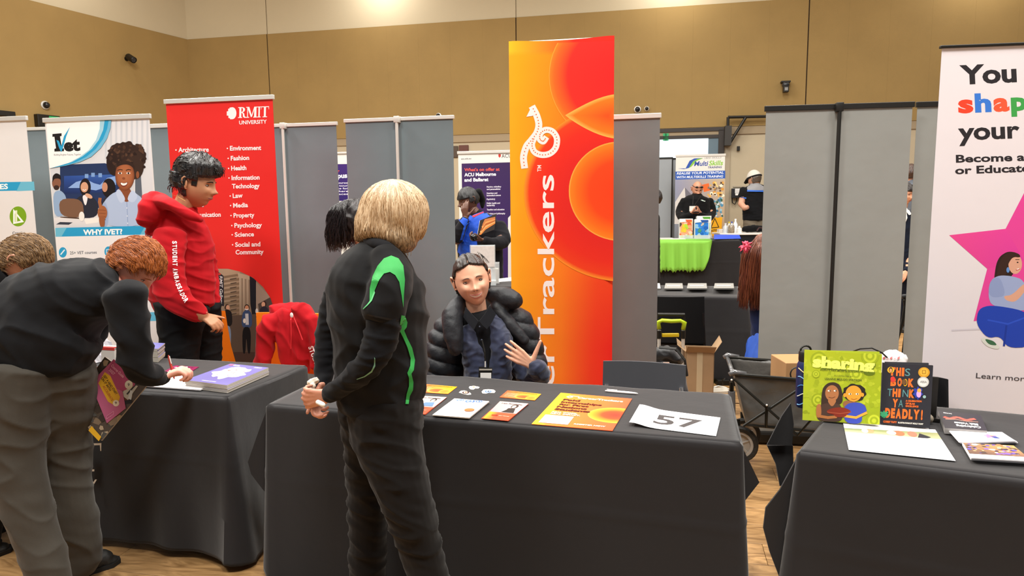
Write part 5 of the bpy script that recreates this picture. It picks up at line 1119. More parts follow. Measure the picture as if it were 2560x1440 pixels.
# ---------------- blonde woman ----------------
def blonde():
    Y = 2.3; root = thing('person', 'person with blonde bob in a black polo with green stripes, hands clasped behind the back', 'person', Vector((PY(960, 900, Y).x, Y, 0)))
    T = [(962, 608, 2.32, 34, .05), (950, 650, 2.31, 84, .13), (940, 700, 2.3, 118, .155), (944, 770, 2.3, 124, .165), (950, 850, 2.3, 120, .16), (954, 920, 2.3, 118, .16), (948, 990, 2.3, 110, .155)]
    bust = [(1000, 735, 2.36, 50, .09), (1012, 785, 2.36, 60, .10), (1006, 830, 2.35, 52, .09)]
    armN = [(985, 690, 2.17, 46, .06), (966, 770, 2.13, 47, .055), (950, 850, 2.12, 44, .05), (925, 905, 2.12, 38, .045), (870, 955, 2.17, 30, .038), (826, 985, 2.22, 25, .032)]
    armF = [(870, 690, 2.45, 45, .06), (838, 780, 2.47, 40, .05), (818, 860, 2.46, 32, .04), (812, 930, 2.42, 26, .032), (806, 962, 2.38, 20, .028)]
    L1 = [(965, 1000, 2.28, 95, .14), (965, 1060, 2.27, 96, .14), (985, 1150, 2.24, 82, .11), (1020, 1260, 2.22, 68, .09), (1050, 1360, 2.22, 57, .075), (1078, 1460, 2.22, 52, .07), (1100, 1560, 2.22, 52, .07), (1104, 1610, 2.22, 50, .07)]
    L2 = [(930, 1020, 2.36, 86, .12), (925, 1120, 2.40, 66, .1), (922, 1230, 2.42, 56, .085), (920, 1350, 2.42, 48, .075), (918, 1480, 2.42, 50, .07), (916, 1535, 2.42, 52, .07)]
    # body
    b = MB(); sc_ = lambda ch, k: [(x, y, d, w*k, dd*k) for x, y, d, w, dd in ch]
    for ch in (T[1:], L1, L2, armN[1:], armF[1:]): loft(b, sc_(ch, .84))
    loft3(b, [(PY(958, 612, 2.32), .05, .05), (PY(975, 570, 2.32), .047, .05)], 12)
    wN = PY(822, 988, 2.22); hand(b, wN, Vector((-.95, .15, -.12)), Vector((-.1, .9, .1)), Vector((.05, 0, -1)), curl=(38, 40, 42, 45), k=.88, thumb=(.3, .9, .2))
    wF = PY(806, 962, 2.36); hand(b, wF, Vector((-.35, -.1, -.9)), Vector((.9, -.2, -.1)), Vector((-.1, -.9, .15)), curl=(40, 42, 44, 46), k=.88, thumb=(.5, .9, .1))
    bb = remesh(b, .0042, 3)
    hd = Head(PY(978, 543, 2.31), (.86, .48, -.12), (.12, 0, 1), 1.0, ears=False); hd.add_to(bb)
    bb.build('body', skin('#c98f78'), root, True); hd.eyes(root, brow='#8a6a48'); hd.mouth(root)
    # shirt
    s = MB(); loft(s, T); loft(s, bust); loft(s, [(948, 990, 2.3, 108, .155), (946, 1008, 2.3, 108, .155)])
    loft(s, [(972, 662, 2.22, 48, .08), (980, 700, 2.17, 52, .075), (966, 750, 2.14, 54, .068), (955, 785, 2.13, 54, .064)])
    shirt = remesh(s, .006, 12, wrinkle(.011, 5, 9, 3, 4)).build('polo_shirt', blk('#1b1b1d'), root, True)
    s = MB(); loft(s, armN[1:]); loft(s, armF); 
    sl = remesh(s, .005, 3, wrinkle(.006, 9, 26, 1)).build('undershirt_sleeves', blk('#14151a'), root, True)
    s = MB(); loft(s, L1); loft(s, L2)
    tr = remesh(s, .006, 3, wrinkle(.009, 5, 16, 5, 6)).build('trousers', mat('#100d0c', .9, sheen=.08, spec=.15, bump=(70, .2, .002)), root, True)
    # collar
    q = MB(); loft(q, [(915, 582, 2.36, 8, .02), (930, 604, 2.26, 16, .03), (965, 618, 2.22, 18, .03), (1000, 645, 2.25, 15, .03), (1022, 680, 2.30, 8, .02)]); remesh(q, .005, 2).build('collar', blk('#222226'), root, True)
    gr = '#2f9a48'
    arch = [(924, 760), (925, 720), (932, 690), (944, 665), (960, 646), (978, 639), (996, 646), (1008, 664), (1012, 700), (1009, 745), (1008, 770), (1004, 740), (998, 705), (988, 688), (975, 680), (960, 684), (948, 700), (938, 724), (928, 748)]
    surf_print(root, 'green_shoulder_panel', [shirt], [('poly', arch, gr), ('poly', [(928, 748), (936, 726), (938, 732), (930, 752), (920, 763), (908, 774), (908, 771), (918, 761)], '#5fb878')], .002)
    surf_print(root, 'green_side_stripe', [shirt, tr], [('poly', [(1003, 788), (1012, 790), (1018, 806), (1016, 818), (1010, 826), (1018, 846), (1030, 870), (1037, 900), (1034, 925), (1028, 934), (1033, 955), (1032, 975), (1024, 990), (1021, 1010), (1013, 1010), (1016, 985), (1022, 965), (1022, 945), (1018, 932), (1025, 915), (1026, 895), (1018, 868), (1008, 845), (998, 825), (1000, 805)], gr)], .004, cuts=4)
    surf_print(root, 'sleeve_hem', [shirt], [('poly', [(903, 786), (906, 782), (1006, 802), (1006, 808)], '#0e0e10')], .001)
    surf_print(root, 'green_piping', [shirt, sl], [('poly', [(936, 893), (938, 896), (938, 915), (930, 930), (912, 942), (892, 949), (892, 947), (910, 940), (928, 927), (935, 912)], '#6a9a84')], .004)
    # hair bob
    h = MB()
    for c, r in (((985, 530), (.115, .105, .105)), ((960, 560), (.095, .10, .085)), ((1010, 560), (.075, .09, .075)), ((935, 570), (.055, .085, .05))): h.ball(PY(c[0], c[1], 2.32), r, 20)
    loft3(h, [(PY(905, 590, 2.33), .02, .04), (PY(950, 575, 2.3), .05, .09), (PY(1000, 600, 2.27), .045, .06), (PY(1022, 606, 2.3), .03, .03)], 12)
    core = remesh(h, .006, 6); core.build('hair', hairmat('#6e563c', '#a88c6a'), root, True)
    bv = BVHTree.FromPolygons([tuple(v) for v in core.V], core.F); R = random.Random(4); groups = [[], [], []]
    cr_ = PY(985, 455, 2.34)
    cen = PY(972, 540, 2.31)
    for i in range(1700):
        an = R.uniform(0, 2*PI); tgt = cen+Vector((math.cos(an)*.16, math.sin(an)*.14, 0)); P = []
        end = R.uniform(.80, 1.08); ph = R.uniform(-.12, .12)
        for j in range(11):
            t = j/10*end; ang = t*2.35+.05; a2 = an+ph*t
            d = Vector((math.cos(a2)*math.sin(ang), math.sin(a2)*math.sin(ang), math.cos(ang)*1.0))
            if t > .62: d = Vector((math.cos(a2)*math.sin(.62*2.35+.05)*(1-.35*(t-.62)), math.sin(a2)*math.sin(.62*2.35+.05)*(1-.35*(t-.62)), math.cos(.62*2.35+.05)-(t-.62)*1.75))
            o_ = cen+Vector((.012, 0, 0)); hit = bv.ray_cast(o_+d.normalized()*.35, -d.normalized())
            p = hit[0]+d.normalized()*R.uniform(.000, .004) if hit[0] else o_+d*.1
            P.append(p)
        groups[R.randrange(3)].append(P)
    for i in range(150):   # loose ends at the nape
        x0 = R.uniform(896, 1030); y0 = 555+R.uniform(-15, 15); y1 = 610+R.uniform(-18, 22)+(x0-960)*.22; yy = 2.26+abs(x0-960)*.0006
        groups[R.randrange(3)].append([PY(x0, y0, yy-.02), PY(x0-2+R.uniform(-4, 4), (y0+y1)/2, yy-.025), PY(x0+R.uniform(-14, 8), y1, yy-.01)])
    for g_, c in zip(groups, ('#c9ab88', '#a58560', '#e0c8a6')): strands(root, 'hair_strands', g_, mat(c, .4, spec=.5), .0012)
    f0 = PY(1105, 1600, 2.22); f1 = PY(916, 1540, 2.42); f0.z = f1.z = 0; shoe(root, f0-Vector((.05, 0, 0)), f0+Vector((.2, .06, 0))); shoe(root, f1-Vector((.05, 0, 0)), f1+Vector((.2, .08, 0)))
    return root
blonde()
mk = pen('marker', 'white marker held in the clasped hands of the blonde woman', PY(792, 1004, 2.20), PY(812, 1014, 2.17), .008, '#eceae6', clip=False)
b = MB(); R_ = random.Random(2)
b.ball(PY(779, 957, 2.34), (.016, .010, .014), 10); b.ball(PY(788, 951, 2.34), (.014, .008, .012), 8); b.ball(PY(783, 964, 2.33), (.010, .008, .008), 8)
tag(remesh(b, .003, 1, wrinkle(.003, 60, 60, 1)).build('tissue', mat('#e8e2d4', .8), smooth=True), 'crumpled white tissue poking from the clasped hands', 'tissue')
# ---------------- bending boy with red hair ----------------
def redhair():
    root = thing('person', 'person with red hair in a black sweater bending over to write at the left table', 'person', Vector((PY(130, 1000, 2.7).x, 2.7, 0)))
    T = [(96, 905, 2.64, 124, .17), (98, 850, 2.64, 138, .19), (135, 778, 2.68, 128, .19), (215, 735, 2.72, 92, .18), (285, 722, 2.76, 66, .15)]
    armN = [(310, 735, 2.62, 56, .07), (325, 800, 2.62, 45, .06), (338, 880, 2.62, 44, .055), (350, 925, 2.64, 40, .05), (388, 945, 2.72, 27, .04), (402, 946, 2.76, 22, .034)]
    armF = [(265, 740, 2.95, 40, .06), (235, 820, 2.95, 34, .05), (212, 895, 2.88, 26, .04)]
    L1 = [(140, 925, 2.66, 92, .14), (150, 1000, 2.68, 84, .13), (158, 1100, 2.7, 66, .11), (160, 1200, 2.7, 62, .10), (180, 1300, 2.7, 62, .09), (200, 1370, 2.72, 55, .08), (196, 1415, 2.72, 48, .075)]
    L2 = [(50, 930, 2.56, 92, .14), (35, 1040, 2.52, 82, .12), (38, 1150, 2.5, 68, .1), (66, 1260, 2.48, 60, .09), (102, 1370, 2.46, 52, .08), (128, 1460, 2.44, 48, .07), (140, 1520, 2.44, 46, .07)]
    sc_ = lambda ch, k: [(x, y, d, w*k, dd*k) for x, y, d, w, dd in ch]
    b = MB()
    for ch in (T, armN[1:], armF[1:], L1, L2): loft(b, sc_(ch, .78))
    loft3(b, [(PY(275, 705, 2.78), .055, .055), (PY(318, 675, 2.8), .05, .052)], 12)
    hand(b, PY(402, 946, 2.77), Vector((.75, .3, .3)), Vector((.45, .2, -.85)), Vector((-.1, .6, .8)), curl=(50, 52, 55, 58), k=.98, thumb=(.2, .9, .35))
    hand(b, PY(218, 905, 2.86), Vector((.55, -.35, -.75)), Vector((.2, .9, -.3)), Vector((.8, .0, .45)), curl=(22, 24, 26, 28), k=.95, thumb=(.3, .8, -.6))
    bb = remesh(b, .0045, 3); hd = Head(PY(333, 668, 2.8), (.62, -.05, -.78), (.78, .05, .62), 1.0, w=.96); hd.add_to(bb)
    bb.build('body', skin('#dda08c'), root, True); hd.eyes(root, brow='#a05a2c'); hd.mouth(root)
    def fn(d):
        hl = sstep(-.35, .1, d.z+(.55 if d.y < -.05 else -.3*max(0, d.y))-.35*max(0, d.y)+.1)
        side = abs(d.x) > .55 and d.y > -.15 and d.z < .22
        t = .022*hl+.006*noise.noise(d*6)
        if d.z < -.55 or (side and d.z < .12) or (d.y > .45 and d.z < .42): return -.02
        return t
    hd.hair(root, fn, hairmat('#7a3c16', '#a85c28'), groove=.002, seed=2)
    short_strands(root, hd, fn, ('#b8682c', '#8e4a1e'), 8)
    s = MB(); loft(s, T); loft(s, armN); loft(s, armF)
    remesh(s, .007, 14, wrinkle(.016, 4.5, 7, 9, 5)).build('sweater', blk('#16171b'), root, True)
    s = MB(); loft(s, L1); loft(s, L2)
    remesh(s, .007, 4, wrinkle(.009, 5, 9, 4, 4)).build('trousers', mat('#332e26', .85, sheen=.1, bump=(120, .2, .002)), root, True)
    q = MB(); loft3(q, [(PY(402, 946, 2.755), .030, .030), (PY(409, 944, 2.775), .028, .028)], 12); remesh(q, .005, 1).build('cuff', blk('#101114'), root, True)
    shoe(root, PZ(205, 1440, 0)+Vector((0, 0, 0)), PZ(300, 1402, 0)); shoe(root, PZ(110, 1560, 0), PZ(190, 1540, 0))
redhair()
pen('pen', 'red click pen in the writing hand of the bending boy', PY(421, 888, 2.86), PY(436, 948, 2.84), .005, '#b03a2c', ct='#d8d0cc')
def leftboy():
    Y = 3.0; root = thing('person', 'person with light brown hair in a black jacket, leftmost, bending down behind the other', 'person', Vector((PY(-60, 1000, Y).x, Y, 0)))
    T = [(-80, 900, 2.95, 100, .16), (-75, 800, 2.95, 112, .17), (-40, 730, 2.97, 90, .16), (5, 690, 3.0, 52, .12)]
    L = [(-70, 920, 2.95, 80, .13), (-50, 1100, 2.95, 62, .1), (-40, 1240, 2.95, 52, .085), (-45, 1345, 2.95, 42, .07)]
    L2 = [(-95, 920, 3.1, 70, .13), (-40, 1080, 3.1, 52, .09), (-12, 1200, 3.1, 40, .075), (-5, 1310, 3.1, 36, .065)]
    b = MB(); sc_ = lambda ch, k: [(x, y, d, w*k, dd*k) for x, y, d, w, dd in ch]
    for ch in (T, L, L2): loft(b, sc_(ch, .85))
    loft3(b, [(PY(10, 680, 3.0), .055, .055), (PY(45, 655, 3.0), .05, .05)], 12)
    arm = [(-20, 720, 3.1, 40, .06), (20, 800, 3.15, 34, .05), (60, 880, 3.2, 26, .04)]; loft(b, sc_(arm, .85)); hand(b, PY(66, 888, 3.2), Vector((.5, .3, -.6)), Vector((0, .3, -.9)), Vector((.3, .9, 0)), k=.95, curl=(30, 30, 30, 30))
    bb = remesh(b, .006, 3); hd = Head(PY(58, 652, 3.0), (.66, .12, -.72), (.72, .05, .68), .98, w=.95); hd.add_to(bb); bb.build('body', skin('#d9a08a'), root, True); hd.eyes(root); hd.mouth(root)
    def fn(d):
        if d.z < -.5 or (abs(d.x) > .55 and d.y > -.15 and d.z < .1) or (d.y > .45 and d.z < .4) or (d.y > -.1 and d.z < -.05): return -.02
        return .016+.005*noise.noise(d*7)
    hd.hair(root, fn, hairmat('#64492f', '#8c6c48'), groove=.002, seed=5); short_strands(root, hd, fn, ('#9a7850', '#6e5236'), 9)
    s = MB(); loft(s, T); loft(s, arm); remesh(s, .008, 4, wrinkle(.008, 5, 8, 2)).build('jacket', blk('#141416'), root, True)
    s = MB(); loft(s, L); loft(s, L2); remesh(s, .008, 4, wrinkle(.007, 5, 9, 2)).build('trousers', blk('#18181a'), root, True)
    shoe(root, PZ(-75, 1400, 0), PZ(34, 1376, 0)); shoe(root, PZ(-120, 1345, 0), PZ(-20, 1318, 0))
leftboy()
# ---------------- red hoodie man ----------------
def redman():
    Y = 4.031; root = thing('person', 'person with black hair in a red student ambassador hoodie, facing right', 'person', Vector((PY(455, 800, Y).x, Y, 0)))
    T = [(450, 520, Y, 42, .07), (445, 560, Y, 74, .11), (448, 620, Y, 85, .125), (450, 700, Y, 86, .13), (462, 765, Y, 76, .125)]
    arm = [(425, 585, 3.891, 42, .06), (418, 660, 3.849, 44, .06), (428, 725, 3.827, 42, .055), (462, 765, 3.827, 33, .045), (505, 790, 3.870, 22, .035)]
    armF = [(500, 600, 4.192, 30, .05), (520, 680, 4.214, 26, .045), (530, 760, 4.149, 20, .035)]
    L1 = [(455, 765, 3.978, 70, .12), (450, 840, 3.978, 52, .1), (450, 950, 3.978, 42, .08), (450, 1050, 3.978, 38, .07), (450, 1150, 3.978, 34, .06)]
    L2 = [(490, 765, 4.139, 62, .12), (505, 840, 4.192, 50, .1), (510, 950, 4.192, 40, .08), (512, 1050, 4.192, 36, .07), (512, 1140, 4.192, 32, .06)]
    b = MB(); sc_ = lambda ch, k: [(x, y, d, w*k, dd*k) for x, y, d, w, dd in ch]
    for ch in (T, arm[1:], armF[1:], L1, L2): loft(b, sc_(ch, .84))
    loft3(b, [(PY(455, 525, Y), .06, .06), (PY(472, 490, Y), .058, .06), (PY(482, 465, Y), .055, .06)], 12)
    hand(b, PY(503, 789, 3.870), Vector((.75, .05, -.45)), Vector((-.4, .5, -.7)), Vector((.35, -.1, .8)), curl=(30, 32, 36, 40), k=1.0, thumb=(.5, .8, .1))
    bb = remesh(b, .0055, 3); hd = Head(PY(489, 461, Y), (.95, -.02, -.22), (.2, 0, .98), 1.14, w=1.0); hd.add_to(bb); bb.build('body', skin('#b98562'), root, True)
    hd.eyes(root, brow='#17110f', bw=.003); hd.mouth(root, col='#a8645a')
    def fn(d):
        if d.z < -.55: return -.02
        if d.y > .42 and d.z < .45-.1*abs(d.x): return -.02
        if abs(d.x) > .4 and d.y > -.12 and d.z < .18: return -.02 if not (d.y < .45 and d.z > -.05 and d.y > .12) else .003
        if d.z < -.25 and d.y < 0: return .006
        t = .016+.030*sstep(.1, .8, d.z)+.012*max(0, d.y)*sstep(.3, .7, d.z)+(.012 if d.y < -.6 and d.z < .3 else 0)
        return t+.006*noise.noise(d*4)
    hd.hair(root, fn, hairmat('#0f0e0f', '#2c292a', .35), groove=.007, seed=7, fx=26)
    R = random.Random(3); P = []
    for i in range(420):
        d = Vector((R.gauss(0, 1), R.gauss(0, 1), R.gauss(.6, .7))).normalized(); t = fn(d)
        if t <= .01: continue
        p = hd.W(hd.base(d, t)); q0 = Vector((d.x*1.02, d.y-.5*(.6-d.y)*.5, d.z+.02)).normalized(); q = hd.W(hd.base(q0, max(fn(q0), .01)+.006)); P.append([p, (p+q)/2+(p-hd.c).normalized()*.004, q])
    for i in range(60):  # fringe over the forehead and nape curls
        p = hd.W((R.uniform(-.04, .05), .085+R.uniform(-.01, .01), .095+R.uniform(-.01, .02))); q = p+hd.f*R.uniform(.018, .034)*1.1-hd.u*R.uniform(.01, .035)+hd.r*R.uniform(-.01, .01); P.append([p, (p+q)/2+hd.f*.010+hd.u*.006, q])
        p = hd.W((R.uniform(-.05, .05), -.098, R.uniform(-.03, .05))); q = p-hd.f*R.uniform(.0, .02)-hd.u*R.uniform(.02, .05); P.append([p, (p+q)/2-hd.f*.006, q])
    strands(root, 'hair_strands', P, mat('#191717', .35), .0022)
    s = MB(); loft(s, T); loft(s, arm[:-1]+[(498, 786, 3.870, 25, .038)]); loft(s, armF)
    loft(s, [(392, 505, 3.999, 26, .09), (380, 530, 3.956, 34, .10), (368, 552, 3.956, 20, .08)]); loft(s, [(395, 500, 3.978, 18, .06), (425, 510, 3.891, 16, .05), (470, 535, 3.891, 13, .04), (500, 545, 3.934, 9, .03)]); loft(s, [(448, 768, Y, 82, .13), (462, 776, Y, 78, .128)])
    hood = remesh(s, .006, 10, wrinkle(.011, 5, 13, 2, 5)).build('hoodie', mat('#ae101a', .9, spec=.2, sheen=.05, bump=(90, .2, .002)), root, True)
    s = MB(); loft(s, L1); loft(s, L2); remesh(s, .007, 3, wrinkle(.006, 7, 14, 2)).build('trousers', mat('#0e0f11', .85, spec=.2, bump=(80, .2, .002)), root, True)
    Wc = '#ece2e2'
    items = []
    txt = 'STUDENT AMBASSADOR'; path = [(431, 602), (432, 640), (433, 680), (440, 712), (452, 740), (463, 758)]
    seg = [math.dist(a, b) for a, b in zip(path, path[1:])]; tot = sum(seg)
    def at_(s_):
        for (a, b), l in zip(zip(path, path[1:]), seg):
            if s_ <= l: return lerp(a, b, s_/l), ((b[0]-a[0])/l, (b[1]-a[1])/l)
            s_ -= l
        return path[-1], ((path[-1][0]-path[-2][0])/seg[-1], (path[-1][1]-path[-2][1])/seg[-1])
    wds = {' ': .5, 'M': 1.25, 'I': .5}; tw = sum(wds.get(c, 1) for c in txt); pos = 0
    for ch in txt:
        w_ = wds.get(ch, 1)/tw*tot
        if ch != ' ':
            (x, y), (dx, dy) = at_(pos+w_*.08); items.append(('text', ch, x, y, x+dx*w_*.78, y+dy*w_*.78, 11, Wc, .04, (-dy*-1, dx*-1)))
        pos += w_
    surf_print(root, 'sleeve_lettering', [hood], items, .002)
    surf_print(root, 'back_lettering', [hood], [('text', 'FOR', 364, 596, 380, 600, 10, Wc, .0), ('text', 'ASK', 366, 612, 378, 615, 7, Wc, .0), ('text', 'RMIT', 362, 628, 374, 631, 8, Wc, 0)], .002)
    q = MB()
    q.tube([PY(430, 487, 3.934), PY(445, 492, 3.902), PY(463, 502, 3.891)], .0012, 5); q.build('neck_chain', mat('#c8a060', .3, .9), root)
    for s_, c in ((PZ(430, 1250, 0), 0),): pass
    shoe(root, Vector((root.location.x-.06, 3.956, 0)), Vector((root.location.x+.18, 3.934, 0))); shoe(root, Vector((root.location.x+.06, 4.214, 0)), Vector((root.location.x+.30, 4.214, 0)))
redman()
# ---------------- seated woman ----------------
def seated():
    Y = 3.35; root = thing('person', 'smiling person with tied back dark hair in a puffer jacket seated at the centre table', 'person', Vector((PY(1205, 900, Y).x, Y, 0)))
    b = MB()
    loft(b, [(1205, 800, 3.39, 46, .07), (1210, 850, 3.4, 56, .08), (1215, 950, 3.4, 58, .08), (1215, 1040, 3.4, 60, .09)])
    loft3(b, [(PY(1196, 815, 3.37), .06, .055), (PY(1192, 785, 3.35), .052, .05), (PY(1188, 750, 3.34), .05, .05), (PY(1184, 720, 3.34), .05, .05)], 14)
    loft(b, [(1140, 830, 3.44, 18, .04), (1118, 900, 3.42, 16, .035), (1118, 960, 3.36, 15, .03)]); loft(b, [(1275, 830, 3.40, 18, .04), (1312, 900, 3.38, 15, .03), (1346, 945, 3.28, 16, .028), (1334, 918, 3.2, 15, .026)])
    W = PY(1334, 914, 3.2); hand(b, W, Vector((-.72, -.1, .50)), Vector((-.1, .95, -.05)), Vector((.45, -.1, .72)), curl=(6, 8, 10, 12), k=.98, thumb=(1.0, .25, -.1), tcurl=-4, spread=5)
    for i, sg in enumerate((-1, 1)): loft3(b, [(Vector((root.location.x+sg*.09, 3.4, .5)), .08, .08), (Vector((root.location.x+sg*.1, 3.0, .52)), .065, .065), (Vector((root.location.x+sg*.1, 2.98, .08)), .045, .045)], 12)
    bb = remesh(b, .0038, 3)
    hd = Head(PY(1180, 702, 3.33), (.14, -.98, -.04), (-.20, -.04, .97), 1.08, jaw=.24, smile=1, w=1.02); hd.add_to(bb); bb.build('body', skin('#dca88c', .05), root, True)
    hd.eyes(root, iris='#2c1a12', brow='#241712', look=(-.0028, .0002), open_=.0036, bw=.0024); hd.mouth(root, col='#b86a5e', w=.0275, smile=1, teeth=True)
    def fn(d):
        if d.y > .30 and d.z < .72-.25*abs(d.x): return -.02
        if abs(d.x) > .3 and d.y > -.05 and d.z < .30: return -.02
        if d.z < -.45: return -.02
        part = math.exp(-((d.x-.05)/.035)**2)*(1 if d.y > -.2 else 0)
        return .010-.009*part+.003*noise.noise(d*5)
    hd.hair(root, fn, hairmat('#16110f', '#3a2e28', .38), groove=.003, seed=1)
    R = random.Random(6); P = []
    for i in range(300):
        sg = R.choice((-1, 1)); a = R.uniform(0, 1); p = hd.W(hd.base(Vector((sg*(.05+.9*a), .32-.30*a, .95-.75*a)).normalized(), .008)); m_ = hd.W(hd.base(Vector((sg*(.35+.65*a), -.35, .75-.6*a)).normalized(), .013)); q = hd.W(hd.base(Vector((sg*.15, -1, .1+.1*(1-a))).normalized(), .014)); P.append([p, m_, q])
    for i in range(9): p = hd.W(hd.base(Vector((-R.uniform(.3, .8), .1, .7)).normalized(), .01)); P.append([p, p+hd.u*.012-hd.r*.014, p-hd.r*R.uniform(.02, .035)-hd.u*R.uniform(.01, .04)])
    strands(root, 'hair_strands', P, mat('#1e1714', .35), .0012)
    q = MB(); q.ball(hd.W((0, -.118, .02)), .034, 14); remesh(q, .005, 2, wrinkle(.004, 30, 30, 2)).build('hair_bun', hairmat('#16110f', '#3a2e28', .38), root, True)
    # polo, shirt, jacket
    s = MB(); loft(s, [(1196, 796, 3.345, 44, .075), (1205, 850, 3.33, 50, .09), (1210, 940, 3.33, 46, .09), (1212, 1000, 3.33, 46, .09)]); polo = remesh(s, .005, 3).build('polo_shirt', blk('#121318'), root, True)
    s = MB(); loft(s, [(1180, 812, 3.32, 18, .045), (1176, 850, 3.29, 28, .06), (1190, 900, 3.28, 34, .06), (1195, 1000, 3.28, 36, .06)]); loft(s, [(1232, 800, 3.33, 20, .05), (1250, 850, 3.29, 32, .06), (1250, 920, 3.28, 30, .06), (1250, 1000, 3.28, 34, .06)])
    loft(s, [(1300, 900, 3.36, 34, .05), (1330, 945, 3.3, 32, .05), (1350, 935, 3.24, 26, .045), (1340, 918, 3.2, 24, .04)]); blue = mat('#1a2340', .75, sheen=.3, bump=(40, .4, .004), var=.25, vscale=25)
    remesh(s, .005, 3, wrinkle(.008, 14, 20, 3)).build('navy_shirt', blue, root, True)
    for P_ in ([(1162, 770), (1178, 786), (1196, 803), (1190, 814), (1184, 826), (1170, 812), (1157, 796)], [(1224, 766), (1212, 786), (1198, 803), (1206, 814), (1217, 825), (1230, 808), (1240, 788)]):
        q = MB(); f_ = planemap(PY(1200, 800, 3.205), Vector((0, -1, .35)), .001); sg = 1 if P_[0][0] > 1200 else -1
        q.slab([f_(x, y, 0)+Vector((0, .5*abs(f_(x, y, 0).x-f_(1198, 800, 0).x), 0)) for x, y in P_], .005, Vector((sg*.4, -1, .3)).normalized()); q.build('collar', blk('#1b1d24'), root, 'auto')
    q = MB()
    for y in (817, 850): q.ball(PY(1199+(y-817)*.15, y, 3.235), (.0045, .003, .0045), 10)
    q.build('shirt_buttons', mat('#4a5468', .3), root, True)
    jm = mat('#1b1d22', .55, spec=.35, bump=(38, .55, .006)); 
    def puff(name, chs, seed, amp=.016, period=.07):
        s = MB()
        for ch in chs: loft(s, ch)
        f = lambda p, n: amp*(abs(math.sin((p.z*1.0+p.x*.25)*PI/period+seed))**.55-.6)+.004*noise.noise(p*28)
        return remesh(s, .0055, 3, f).build(name, jm, root, True)
    puff('jacket', [[(1150, 800, 3.42, 40, .07), (1118, 850, 3.4, 48, .09), (1112, 920, 3.38, 48, .09), (1118, 1000, 3.38, 50, .09)], [(1240, 785, 3.44, 32, .08), (1290, 815, 3.42, 46, .09), (1318, 880, 3.40, 42, .085), (1338, 950, 3.40, 36, .08)], [(1100, 870, 3.44, 30, .07), (1092, 940, 3.4, 28, .07), (1100, 985, 3.32, 28, .06)], [(1200, 820, 3.52, 90, .08), (1210, 950, 3.52, 100, .08)]], .4)
    puff('jacket_collar', [[(1150, 752, 3.38, 16, .05), (1132, 790, 3.28, 27, .06), (1134, 840, 3.23, 26, .055), (1140, 872, 3.22, 20, .045)]], 1.2, .006, .5)
    puff('jacket_collar', [[(1228, 738, 3.42, 20, .05), (1258, 745, 3.38, 30, .055), (1285, 752, 3.36, 24, .05)], [(1240, 770, 3.36, 18, .045), (1275, 810, 3.33, 18, .045), (1310, 850, 3.32, 13, .04)]], 1.5, .006, .4)
    # lanyard and badge
    q = MB(); q.tube([PY(1205, 850, 3.21), PY(1212, 880, 3.19), PY(1213, 905, 3.185)], .0035, 6); q.build('lanyard', blackm, root)
    return root
seated()
t = thing('name_badge', 'name badge with black clip hanging from the seated woman\'s lanyard', 'badge', PY(1213, 940, 3.17))
f_ = planemap(PY(1213, 925, 3.17), Vector((0, -1, .1)), .001)
MB().slab([f_(1197, 917, 0), f_(1231, 920, 0), f_(1229, 952, 0), f_(1196, 948, 0)], .003, Vector((0, -1, .1)).normalized()).build('holder', blackm, t)
a = Art(f_); a.L = 2; a.rect(1201, 932, 1228, 950, '#dcd9d6'); a.rect(1198, 922, 1230, 926, '#a09a90'); a.build('card', t)
q = MB(); q.tube([PY(1213, 903, 3.175), PY(1213, 918, 3.168)], .003, 6); q.build('clip', silver, t)
# ---------------- background figures ----------------
def figure(label, Y, T, arms, legs, head, skinc, hairf, hairc, top, legc, vox=.009, hands=(), name='person', hk=1.0, extra=None, face=True, wr=.006, ears=True):
    x0 = PY(T[0][0], T[0][1], Y).x; root = thing(name, label, 'person', Vector((x0, Y, 0))); b = MB()
    sc_ = lambda ch, k: [tuple([c[0], c[1], c[2], c[3]*k]+([c[4]*k] if len(c) > 4 else [])) for c in ch]
    for ch in [T[1:]]+[a_[1:] if len(a_) > 2 else a_ for a_ in arms]+legs: loft(b, sc_(ch, .82), rd=.8)
    (hx_, hy_), fw, up = head; hc = PY(hx_, hy_, Y); loft3(b, [(PY(T[0][0], T[0][1], Y), .055, .055), (hc-UP*.05, .052, .052)], 10)
    for h in hands: hand(b, *h[:4], **h[4])
    bb = remesh(b, vox*.7 if hands else vox, 2); hd = Head(hc, fw, up, hk, ears=ears); hd.add_to(bb); bb.build('body', skin(skinc), root, True)
    if face: hd.eyes(root, brow='#1c1512'); hd.mouth(root)
    if hairf: hd.hair(root, hairf, hairmat(*hairc), groove=.004)
    s = MB(); loft(s, T, rd=.8); [loft(s, a_, rd=.8) for a_ in arms]; tp = remesh(s, vox, 3, wrinkle(wr, 5, 12, Y)).build('top', top, root, True)
    if legs: s = MB(); [loft(s, a_, rd=.8) for a_ in legs]; remesh(s, vox, 3, wrinkle(wr, 5, 10, Y)).build('trousers', legc, root, True)
    fw_ = Vector((fw[0], fw[1], 0)).normalized()
    for a_ in legs: p_ = PY(a_[-1][0], a_[-1][1], a_[-1][2]); p_.z = 0; shoe(root, p_-fw_*.06, p_+fw_*.2)
    return root, hd, tp
short = lambda d: -.02 if (d.y > .4 and d.z < .45) or (abs(d.x) > .5 and d.y > -.1 and d.z < .1) or d.z < -.5 else .012
